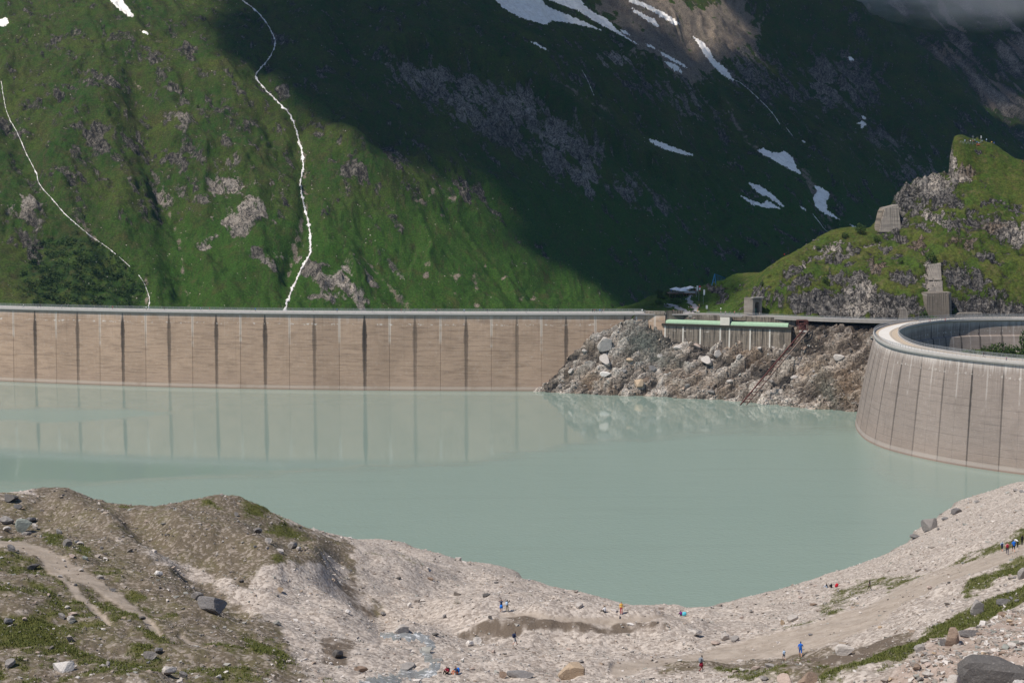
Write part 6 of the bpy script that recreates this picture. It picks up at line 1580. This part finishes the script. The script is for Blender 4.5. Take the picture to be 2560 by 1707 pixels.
CL = {k: cloth(k, v) for k, v in {'navy': (0.02, 0.03, 0.075), 'black': (0.012, 0.012, 0.014), 'blue': (0.01, 0.13, 0.55), 'bright_blue': (0.015, 0.16, 0.62), 'light_blue': (0.42, 0.55, 0.72), 'white': (0.75, 0.75, 0.77), 'red': (0.45, 0.015, 0.03), 'crimson': (0.22, 0.012, 0.03), 'yellow': (0.72, 0.44, 0.10), 'orange': (0.60, 0.16, 0.05), 'grey': (0.20, 0.22, 0.25), 'pink': (0.60, 0.25, 0.24), 'purple': (0.20, 0.03, 0.22), 'turquoise': (0.10, 0.50, 0.62), 'khaki': (0.22, 0.19, 0.13), 'magenta': (0.50, 0.05, 0.17)}.items()}
M_SKIN = plain('skin', (0.48, 0.27, 0.19), 0.6, 0.06, 6.0); M_HAIR = plain('hair', (0.03, 0.02, 0.015), 0.7, 0.3, 20.0); M_SHOE = plain('shoe', (0.04, 0.035, 0.03))
# slots: skin, top, thigh, shin, shoe, hair, sleeve, forearm
STAND = dict(pel=(0, 0, .94), spi=(0, 0, 1.12), che=(0, -.01, 1.30), nec=(0, 0, 1.46), hea=(0, .015, 1.60), cro=(0, .01, 1.72),
             sl=(-.18, 0, 1.41), el=(-.25, -.03, 1.15), wl=(-.26, .05, .92), fl=(-.26, .08, .82), sr=(.18, 0, 1.41), er=(.25, -.03, 1.15), wr=(.26, .05, .92), fr=(.26, .08, .82),
             hl=(-.095, 0, .90), kl=(-.11, .02, .50), al=(-.11, -.02, .09), tl=(-.12, .15, .04), hr=(.095, 0, .90), kr=(.11, .02, .50), ar=(.11, -.02, .09), tr=(.12, .15, .04))
WALK = dict(STAND, kl=(-.10, .20, .53), al=(-.10, .27, .11), tl=(-.10, .43, .07), kr=(.10, -.02, .50), ar=(.10, -.30, .15), tr=(.10, -.17, .04), el=(-.25, -.14, 1.17), wl=(-.24, -.10, .95), fl=(-.24, -.06, .86), er=(.25, .08, 1.16), wr=(.22, .26, 1.04), fr=(.21, .34, 1.02), che=(0, .03, 1.30), nec=(0, .05, 1.46), hea=(0, .08, 1.60), cro=(0, .08, 1.72))
RAISE = dict(STAND, er=(.28, .18, 1.42), wr=(.16, .38, 1.52), fr=(.12, .45, 1.54), el=(-.27, .16, 1.36), wl=(-.08, .36, 1.50), fl=(-.04, .43, 1.53))
SIT = dict(pel=(0, 0, .13), spi=(0, .03, .30), che=(0, .08, .48), nec=(0, .14, .63), hea=(0, .19, .76), cro=(0, .20, .88), sl=(-.18, .12, .58), el=(-.25, .28, .38), wl=(-.16, .46, .42), fl=(-.12, .53, .42), sr=(.18, .12, .58), er=(.25, .28, .38), wr=(.16, .46, .42), fr=(.12, .53, .42),
           hl=(-.10, .04, .12), kl=(-.14, .42, .46), al=(-.14, .62, .10), tl=(-.14, .78, .05), hr=(.10, .04, .12), kr=(.14, .42, .46), ar=(.14, .62, .10), tr=(.14, .78, .05))
BEND = dict(STAND, spi=(0, .10, 1.10), che=(0, .28, 1.20), nec=(0, .42, 1.22), hea=(0, .55, 1.22), cro=(0, .66, 1.20), sl=(-.18, .38, 1.20), el=(-.24, .42, .94), wl=(-.20, .50, .72), fl=(-.2, .53, .63), sr=(.18, .38, 1.20), er=(.24, .42, .94), wr=(.20, .50, .72), fr=(.2, .53, .63))
BONES = [('pel', 'spi', 'top'), ('spi', 'che', 'top'), ('che', 'nec', 'top'), ('nec', 'hea', 'head'), ('hea', 'cro', 'head'), ('che', 'sl', 'top'), ('sl', 'el', 'uarm'), ('el', 'wl', 'farm'), ('wl', 'fl', 'hand'), ('che', 'sr', 'top'), ('sr', 'er', 'uarm'), ('er', 'wr', 'farm'), ('wr', 'fr', 'hand'),
         ('pel', 'hl', 'thigh'), ('hl', 'kl', 'thigh'), ('kl', 'al', 'shin'), ('al', 'tl', 'foot'), ('pel', 'hr', 'thigh'), ('hr', 'kr', 'thigh'), ('kr', 'ar', 'shin'), ('ar', 'tr', 'foot')]
RAD = dict(pel=(.15, .12), spi=(.14, .11), che=(.16, .12), nec=(.055, .055), hea=(.085, .10), cro=(.06, .07), sl=(.07, .07), sr=(.07, .07), el=(.045, .045), er=(.045, .045), wl=(.032, .032), wr=(.032, .032), fl=(.035, .02), fr=(.035, .02), hl=(.10, .10), hr=(.10, .10), kl=(.062, .062), kr=(.062, .062), al=(.045, .045), ar=(.045, .045), tl=(.04, .03), tr=(.04, .03))


def body_mesh(J):
    names = list(J); me = bpy.data.meshes.new('body_cage')
    me.from_pydata([J[k] for k in names], [(names.index(a), names.index(b)) for a, b, _ in BONES], [])
    o = bpy.data.objects.new('body_cage', me); COL.objects.link(o)
    o.modifiers.new('skin', 'SKIN')
    for i, k in enumerate(names):
        sv_ = me.skin_vertices[0].data[i]; sv_.radius = RAD[k]; sv_.use_root = (k == 'pel')
    ss = o.modifiers.new('sub', 'SUBSURF'); ss.levels = 1; ss.render_levels = 1
    dg = bpy.context.evaluated_depsgraph_get(); ev = o.evaluated_get(dg)
    out = bpy.data.meshes.new_from_object(ev)
    bpy.data.objects.remove(o); bpy.data.meshes.remove(me)
    c = np.zeros(len(out.polygons) * 3, np.float32); out.polygons.foreach_get('center', c); c = c.reshape(-1, 3)
    best = np.full(len(c), 9.0); reg = np.zeros(len(c), int); KS = ['top', 'head', 'uarm', 'farm', 'hand', 'thigh', 'shin', 'foot']
    for a, b, kd in BONES:
        p, q = np.array(J[a]), np.array(J[b]); e = q - p; t = np.clip(((c - p) @ e) / (e @ e), 0, 1); d = np.linalg.norm(c - p - t[:, None] * e, axis=1) - .5 * RAD[a][0]
        k = d < best; best = np.where(k, d, best); reg = np.where(k, KS.index(kd), reg)
    slot = np.array([1, 0, 6, 7, 0, 2, 3, 4])[reg]
    hd = np.array(J['hea']); nk = np.array(J['nec']); up = (np.array(J['cro']) - nk); up /= np.linalg.norm(up)
    rel = (c - hd) @ up; fw = c[:, 1] - hd[1]
    slot = np.where((reg == 1) & ((rel > .05) | ((fw < -.02) & (rel > -.07))), 5, slot)
    out.materials.clear()
    for mt in (M_SKIN, CL['navy'], CL['navy'], M_SKIN, M_SHOE, M_HAIR, CL['navy'], M_SKIN): out.materials.append(mt)
    out.polygons.foreach_set('material_index', slot.astype(np.int32)); out.polygons.foreach_set('use_smooth', np.ones(len(slot), bool)); out.update()
    out.name = 'person'
    return out


POSE = {'stand': body_mesh(STAND), 'walk': body_mesh(WALK), 'raise': body_mesh(RAISE), 'sit': body_mesh(SIT), 'bend': body_mesh(BEND)}
PKV, PKF = ico(2)
PK = np.sign(PKV) * np.abs(PKV) ** .6
PACK = raw_mesh('backpack', PK * np.array([.17, .11, .26]), PKF, None, True, [CL['grey']])
SKIRT = MB().tube((0, 0, .55), (0, 0, 1.0), .24, .15, 14).mesh('skirt', CL['bright_blue'], True)


def person(pos, pose, h, rz, top, bot, label, shin=None, sleeve=None, arm=None, pack=None, skirt=None, hair=None, group=None):
    o = link('person', POSE[pose], None, pos, (0, 0, rz), (h / 1.75,) * 3)
    mats = [M_SKIN, CL[top], CL[bot], CL[shin] if shin else M_SKIN, M_SHOE, hair or M_HAIR, CL[sleeve or top], CL[arm] if arm else M_SKIN]
    for i, mt in enumerate(mats): o.material_slots[i].link = 'OBJECT'; o.material_slots[i].material = mt
    tag(o, label, 'person', group)
    if pack:
        b = link('backpack', PACK, o, (0, -.19, 1.22) if pose != 'sit' else (0, -.14, .42)); b.material_slots[0].link = 'OBJECT'; b.material_slots[0].material = CL[pack]
    if skirt:
        b = link('skirt', SKIRT, o); b.material_slots[0].link = 'OBJECT'; b.material_slots[0].material = CL[skirt]
    return o


def gp(x, y):
    q, _ = TG.hit([x], [y]); q = q[0]; return (q[0], q[1], float(TG.height(q[0], q[1])))


for x, y, pose, h, rz, top, bot, lb, kw in (
        (1253, 1529, 'raise', 1.75, .2, 'navy', 'bright_blue', 'person in dark top and bright blue shorts on the bank', dict(skirt='bright_blue')),
        (1268, 1529, 'raise', 1.72, -.4, 'black', 'khaki', 'person with light blue backpack raising an arm on the bank', dict(shin='khaki', pack='light_blue', arm='black')),
        (1287, 1613, 'walk', 1.78, -1.3, 'navy', 'grey', 'hiker with navy backpack striding right on the gravel flat', dict(pack='navy', shin=None, arm='navy')),
        (1119, 1684, 'sit', 1.7, 2.6, 'crimson', 'black', 'seated person in dark red top near the stream', dict(shin='black', pack='black')),
        (1143, 1685, 'sit', 1.78, 2.2, 'navy', 'orange', 'seated person in navy with orange trousers near the stream', dict(shin='orange', pack='blue', arm='navy')),
        (1553, 1535, 'stand', 1.75, 3.3, 'yellow', 'red', 'person in yellow top and red trousers at the shore', dict(shin='red', arm='yellow')),
        (1513, 1531, 'sit', 1.8, .8, 'white', 'black', 'crouching person in white top and dark cap at the shore', dict(shin='black')),
        (1703, 1539, 'sit', 1.7, .4, 'purple', 'black', 'seated person in purple on the small shore hump', dict(shin='black')),
        (2068, 1469, 'sit', 1.75, 1.0, 'black', 'light_blue', 'left of two seated people on the beach, in black', dict(shin='light_blue')),
        (2079, 1469, 'sit', 1.75, .4, 'black', 'black', 'right of two seated people on the beach, all in black', dict(shin='black', arm='black')),
        (2174, 1475, 'walk', 1.75, .9, 'black', 'black', 'lone walker in black on the beach grass', dict(shin='black')),
        (1753, 1677, 'walk', 1.75, -1.0, 'grey', 'crimson', 'walker with grey backpack and red skirt on the lower path', dict(shin='crimson', pack='grey', skirt='crimson', arm='black')),
        (1960, 1650, 'walk', 1.28, .2, 'light_blue', 'navy', 'child in pale blue shirt on the path', dict()),
        (2001, 1642, 'walk', 1.85, -.2, 'blue', 'blue', 'man in bright blue shirt and shorts on the path', dict()),
        (2505, 1379, 'walk', 1.78, -.4, 'light_blue', 'navy', 'leftmost of the hikers on the upper path, in pale blue', dict(pack='navy')),
        (2518, 1386, 'walk', 1.65, -.3, 'pink', 'navy', 'hiker in pink top with dark red backpack on the upper path', dict(pack='crimson', shin='navy')),
        (2534, 1381, 'walk', 1.75, -.2, 'blue', 'black', 'hiker in blue shirt and black shorts on the upper path', dict()),
        (2544, 1368, 'bend', 1.8, .8, 'white', 'black', 'hiker in white shirt bending forward on the upper path', dict(shin='black', arm='white')),
        (2555, 1362, 'stand', 1.7, .5, 'black', 'black', 'hiker in black at the right edge of the upper path', dict(shin='black', arm='black'))):
    person(gp(x, y), pose, h, rz, top, bot, lb, **kw)
# things of the people on the beach
q = gp(2089, 1467); b = raw_mesh('backpack', PK * np.array([.28, .2, .42]) + np.array([0, 0, .38]), PKF, None, True, [CL['red']]); tag(link('backpack', b, None, q, (0, .5, 0)), 'red rucksack beside the two seated people on the beach', 'backpack')
q = gp(1711, 1539); b = raw_mesh('backpack', PK * np.array([.34, .22, .34]) + np.array([0, 0, .32]), PKF, None, True, [CL['turquoise']]); tag(link('backpack', b, None, q), 'turquoise rucksack on the small shore hump', 'backpack')

rp_ = random.Random(5)
tops = ['white', 'red', 'navy', 'black', 'light_blue', 'pink', 'grey', 'blue', 'yellow', 'white']
def crowd(pts3, label, group, bots=('navy', 'black', 'grey', 'khaki')):
    for k, p in enumerate(sorted(pts3, key=lambda v: v[0] / v[1])):
        tp_ = rp_.choice(tops)
        person(p, rp_.choice(['stand', 'walk', 'stand']), rp_.uniform(1.62, 1.88), rp_.uniform(0, 6.28), tp_, rp_.choice(bots), f"{label}, {NTH[k]} from the left, {tp_.replace('_', ' ')} top", shin=rp_.choice([None, 'navy', 'black', 'grey']), group=group)


def dam_pt(x, off):
    c = on_dam(x); n = dam_frame(c[0]); c = c + n * off; return (c[0], c[1], 37.0)
crowd([dam_pt(x, o) for x, o in ((56, 1.2), (92, .8), (98, 1.4), (152, 1), (280, .9), (363, 1.2), (371, .8), (409, 1), (500, 1.0), (522, 1.4), (637, 1), (782, 1.3), (842, .8), (930, 1), (1003, .8), (1010, 1.4), (1090, 1), (1160, .9), (1218, 1.4), (1315, 1), (1395, 1.2), (1482, .8), (1487, 1.3), (1492, .9), (1500, 1.2), (1504, .7), (1510, 1.5))], 'tiny walker on the long dam crest', 'walkers on the long dam crest')
def road_pt(x, off):
    a, _ = ray(x, 788); i = int(np.argmin(np.abs(RL[:, 0] / RL[:, 1] - a))); return (RL[i][0] + rr[i][3] * off, RL[i][1] + rr[i][4] * off, ROADZ)
crowd([road_pt(x, o) for x, o in ((1808, -2.5), (1814, -2.4), (1820, -2.9), (1825, -2.2), (1833, -2.6), (1837, -2.2), (1840, -2.8), (1850, -2.4), (1687, 1), (1750, 1.5))], 'tiny visitor on the road by the viewing platform', 'visitors by the viewing platform')
q, _ = hill_hit([1722, 1727, 1731, 1745, 1748], [775, 774, 776, 776, 770]); crowd([tuple(v + np.array([0, 0, .2])) for v in q], 'tiny walker on the path to the terrace', 'walkers on the terrace path')
q, _ = hill_hit([1961, 1971], [608, 606])
person(tuple(q[0]), 'stand', 1.75, 0, 'red', 'black', 'tiny person in red standing on the left knoll skyline', shin='black'); person(tuple(q[1]), 'walk', 1.75, 1, 'black', 'black', 'tiny person in black beside the one in red on the knoll', shin='black')
q, _ = hill_hit([2412, 2420, 2426, 2433, 2442, 2447, 2455, 2466, 2479, 2485, 2424, 2437], [357, 358, 358, 358, 361, 363, 358, 355, 361, 363, 356, 356]); crowd([tuple(v) for v in q], 'tiny visitor gathered on the knoll summit', 'visitors on the knoll summit')
q, _ = hill_hit([2556], [410]); person(tuple(q[0]), 'walk', 1.75, 1, 'red', 'black', 'tiny walker in red on the right summit slope', shin='black')
def deck_pt(x, y, z=36.78): v = PZ(x, y, z); return tuple(v)
person(deck_pt(2459, 893), 'walk', 1.75, 1.3, 'black', 'navy', 'dark clad walker on the near arch dam crest', shin='navy'); person(deck_pt(2516, 904), 'walk', 1.75, 1.3, 'magenta', 'grey', 'walker in magenta top on the near arch dam crest', shin='grey')
person(deck_pt(2325, 807), 'walk', 1.75, 1, 'magenta', 'navy', 'walker in pink on the far arch dam crest'); person(deck_pt(2363, 804), 'stand', 1.8, 1, 'red', 'red', 'person all in red at the far end of the arch dam', shin='red')
person(deck_pt(2300, 808.5), 'stand', 1.75, 1, 'light_blue', 'navy', 'walker in pale blue on the far arch dam crest', shin='navy')

# ================================================================ TERRACE AND SMALL STRUCTURES
def hp(x, y): q, _ = hill_hit([x], [y]); q = q[0]; return np.array([q[0], q[1], float(TH.height(q[0], q[1]))])
M_CANV = plain('white_canvas', (0.80, 0.79, 0.77), 0.8, 0.04); M_BLUE = plain('blue_steel_paint', (0.03, 0.16, 0.34), 0.5, 0.15); M_WOOD = plain('weathered_wood', (0.20, 0.12, 0.075), 0.85, 0.3, 4.0); M_FLAG = plain('flag_white', (0.7, 0.7, 0.72)); M_FLAGR = plain('flag_red', (0.45, 0.03, 0.04))
tb = hp(1730, 737); tz = tb[2] + .8
ter = empty('cafe_terrace', (tb[0], tb[1] + 4, tz)); tag(ter, 'raised cafe terrace with grey railing under the parasols', 'terrace')
MB().box((-4.2, 0.5, -.15), (15, 8, .3)).obj('terrace_deck', M_WOOD, ter)
mb = MB()
for k in range(11): mb.box((-11.2 + k * 1.42, -3.2, -1.0), (.18, .18, 2.0))
mb.obj('deck_posts', M_WOOD, ter)
mb = MB()
for k in range(22): mb.box((-11.4 + k * .7, -3.4, .55), (.05, .05, 1.1))
for k in range(4): mb.box((-4.2, -3.4, .27 * (k + 1)), (15, .05, .05))
mb.obj('railing', M_STEEL, ter)
MB().box((-1.0, -3.46, .5), (5.5, .04, .9)).obj('railing_panel', M_STEEL, ter)
for x, y, lb in ((1690, 722, 'leftmost white parasol on the cafe terrace'), (1697, 724, 'front left white parasol on the cafe terrace'), (1712, 722, 'middle white parasol on the cafe terrace'), (1706, 726, 'front middle white parasol on the cafe terrace'), (1726, 719, 'rightmost white parasol on the cafe terrace')):
    Dp = tb[1] + 4 + (724 - y) * .8; zc = P(x, y, Dp)[2]; xc = P(x, y, Dp)[0]
    po = empty('parasol', (xc, Dp, zc - 2.6), .5); tag(po, lb, 'parasol', 'white terrace parasols')
    s_ = 2.3
    me = raw_mesh('canopy', [(-s_, -s_, 2.5), (s_, -s_, 2.5), (s_, s_, 2.5), (-s_, s_, 2.5), (0, 0, 3.5), (-s_, -s_, 2.3), (s_, -s_, 2.3), (s_, s_, 2.3), (-s_, s_, 2.3)], [(0, 1, 4), (1, 2, 4), (2, 3, 4), (3, 0, 4), (0, 5, 6, 1), (1, 6, 7, 2), (2, 7, 8, 3), (3, 8, 5, 0)], mats=[M_CANV]); link('canopy', me, po)
    MB().tube((0, 0, 0), (0, 0, 3.4), .05).obj('pole', M_STEEL, po); MB().box((0, 0, .06), (.8, .8, .12)).obj('base', M_KERB, po)
crowd([(tb[0] + dx, tb[1] + 4 + dy, tz) for dx, dy in ((-10, 0), (-8.5, 1), (-7, -1.5), (-5.5, 1), (-4, -2), (-2.6, -1), (-1.4, -2), (-.3, .5), (.8, -1.5), (2, -1), (2.6, 1), (-3, 2), (-6.2, -2))], 'tiny cafe guest on the terrace under the parasols', 'guests on the cafe terrace')
for x, y0, y1, lb, red in ((1741, 742, 713, 'left flagpole with white banner by the terrace', 0), (1747, 752, 713, 'middle flagpole with white and red banner by the terrace', 1), (1758, 762, 723, 'right flagpole with white banner below the terrace', 0)):
    b = hp(x, y0); H = (y0 - y1) * b[1] / FPX
    f = empty('flagpole', b); tag(f, lb, 'flagpole', 'flagpoles by the terrace')
    MB().tube((0, 0, -.3), (0, 0, H), .06, .04).obj('pole', M_STEEL, f)
    V = [(0.05 + u * .75, .06 * math.sin(v * 5 + u * 3), H - .2 - v * 2.6) for v in np.linspace(0, 1, 6) for u in (0, .5, 1)]
    link('banner', raw_mesh('banner', V, grid_faces(6, 3), None, True, [M_FLAGR if red else M_FLAG]), f)
    if red: link('banner_stripe', raw_mesh('banner_stripe', [(x_, y_ - .03, z_) for x_, y_, z_ in V[6:15]], grid_faces(3, 3), None, True, [M_FLAG]), f)
b = hp(1782, 714)
sw = empty('swing_frame', b); tag(sw, 'tall blue steel A-frame with sloping beam and hanging bars', 'frame')
mb = MB(); ap = (.9, 0, 6.0); mb.beam((-.7, 0, -.5), ap, .35, .35); mb.beam((1.7, .3, 0), ap, .35, .35); mb.beam((.2, 0, 1.8), (1.5, .2, 1.8), .2, .2); mb.obj('a_frame', M_BLUE, sw)
MB().beam(ap, (7.2, 6, 3.6), .25, .3).obj('beam', M_BLUE, sw)
for k in range(7):
    t = (k + 1) / 7.5; p = np.array(ap) * (1 - t) + np.array((7.2, 6, 3.6)) * t; MB().beam(p, (p[0], p[1], p[2] - 3.6 * (1 - t * .6)), .10, .10).obj('hanging_bar', M_BLUE, sw)
b = hp(1767, 774)
sg = empty('sign', b, .2); tag(sg, 'white notice board on a post on the slope by the road', 'sign'); MB().tube((0, 0, -.2), (0, 0, .5), .06).obj('post', M_STEEL, sg); MB().box((0, 0, 1.25), (.95, .08, 1.7)).obj('board', M_CANV, sg)
b = np.array(road_pt(1803, -2.6)); lp = empty('lamp_post', b); tag(lp, 'short lamp post at the viewing platform corner', 'lamp post'); MB().tube((0, 0, 0), (0, 0, 2.6), .06).obj('post', M_STEEL, lp); MB().box((0, 0, 2.8), (.45, .45, .5)).obj('lamp', M_CANV, lp)
b = np.append(on_dam(1606), 37); sl_ = empty('lamp_post', b); tag(sl_, 'low white globe lamp at the dam end', 'lamp post'); MB().tube((0, 1, 0), (0, 1, .9), .06).obj('post', M_STEEL, sl_); link('globe', raw_mesh('globe', PKV * .35 + np.array([0, 1, 1.1]), PKF, None, True, [M_CANV]), sl_)
# summit cross, mast and railing
for x, y, h_, lb, cr in ((2432, 357, 3.9, 'summit cross on the knoll', 1), (2452, 358, 3.9, 'white banner mast on the knoll summit', 0)):
    b = hp(x, y); c_ = empty('summit_cross' if cr else 'mast', b); tag(c_, lb, 'cross' if cr else 'mast')
    MB().box((0, 0, h_ / 2), (.16, .16, h_)).obj('post', M_STEEL, c_)
    if cr: MB().box((0, 0, h_ * .74), (1.2, .14, .16)).obj('crossbar', M_STEEL, c_)
    else: MB().box((.02, -.1, h_ - .8), (.34, .04, 1.4)).obj('banner', M_CANV, c_)
q, _ = hill_hit([2400, 2408, 2416, 2424, 2432, 2440], [358, 360, 361.5, 362, 362.5, 362.5])
mb = MB(); o_ = q[0].copy()
for a, b in zip(q[:-1], q[1:]):
    a = a - o_; b = b - o_; mb.beam(a, a + np.array([0, 0, 1.1]), .08, .08)
    for z in (.55, 1.1): mb.beam(a + np.array([0, 0, z]), b + np.array([0, 0, z]), .06, .08)
fr_ = empty('summit_railing', o_); tag(fr_, 'pale railing round the knoll summit', 'railing'); mb.obj('rails', M_STEEL, fr_)
b = hp(2446, 365); bn = empty('bench', b, .1); tag(bn, 'reddish wooden bench on the knoll summit', 'bench'); MW_ = plain('red_wood', (0.33, 0.10, 0.06)); MB().box((0, 0, .45), (1.9, .45, .08)).obj('seat', MW_, bn); MB().box((0, .25, .85), (1.9, .06, .5)).obj('backrest', MW_, bn)
for s_ in (-.8, .8): MB().box((s_, 0, .2), (.08, .4, .41)).obj('leg', MW_, bn)

# ================================================================ LOW CLOUD AND AIR
def m_mist():
    m = bpy.data.materials.new('cloud_bank'); m.use_nodes = True; t = m.node_tree; t.nodes.clear()
    o = t.nodes.new('ShaderNodeOutputMaterial'); v = t.nodes.new('ShaderNodeVolumePrincipled'); t.links.new(v.outputs[0], o.inputs['Volume'])
    v.inputs['Color'].default_value = (.95, .96, 1, 1); v.inputs['Anisotropy'].default_value = 0.2
    tc = t.nodes.new('ShaderNodeTexCoord'); ln = t.nodes.new('ShaderNodeVectorMath'); ln.operation = 'LENGTH'; t.links.new(tc.outputs['Object'], ln.inputs[0])
    ns = t.nodes.new('ShaderNodeTexNoise'); ns.inputs['Scale'].default_value = 2.6; ns.inputs['Detail'].default_value = 4; t.links.new(tc.outputs['Object'], ns.inputs['Vector'])
    a = t.nodes.new('ShaderNodeMath'); a.operation = 'SUBTRACT'; a.inputs[0].default_value = 1.0; t.links.new(ln.outputs['Value'], a.inputs[1])
    b = t.nodes.new('ShaderNodeMath'); b.operation = 'MULTIPLY_ADD'; t.links.new(ns.outputs['Fac'], b.inputs[0]); b.inputs[1].default_value = 1.5; b.inputs[2].default_value = -0.75
    c = t.nodes.new('ShaderNodeMath'); c.operation = 'ADD'; t.links.new(a.outputs[0], c.inputs[0]); t.links.new(b.outputs[0], c.inputs[1])
    mp = t.nodes.new('ShaderNodeMapRange'); mp.inputs[1].default_value = 0.08; mp.inputs[2].default_value = 0.7; mp.inputs[3].default_value = 0; mp.inputs[4].default_value = 0.007; t.links.new(c.outputs[0], mp.inputs[0]); t.links.new(mp.outputs[0], v.inputs['Density'])
    return m


MM = m_mist()
for x, y, D, sx_, sy_, sz_, lb in ((2470, -45, 3260, 340, 110, 115, 'grey cloud bank hiding the top of the distant ridge'), (2180, -50, 3300, 200, 90, 75, 'thin cloud wisp left of the grey cloud bank')):
    p = P(x, y, D); o = link('cloud', raw_mesh('cloud', V3, F3, None, True, [MM]), None, p, None, (sx_, sy_, sz_)); o['kind'] = 'structure'; o['label'] = lb

hm = bpy.data.materials.new('haze_air'); hm.use_nodes = True; ht = hm.node_tree; ht.nodes.clear()
ho_ = ht.nodes.new('ShaderNodeOutputMaterial'); hv = ht.nodes.new('ShaderNodeVolumePrincipled'); ht.links.new(hv.outputs[0], ho_.inputs['Volume'])
hv.inputs['Color'].default_value = (0.30, 0.56, 1.0, 1); hv.inputs['Density'].default_value = 0.000023; hv.inputs['Anisotropy'].default_value = 0.35
hz = MB().box((0, 1435, 540), (3200, 3275, 1320)).obj('haze', hm); hz['kind'] = 'stuff'; hz['label'] = 'thin bluish mountain air'
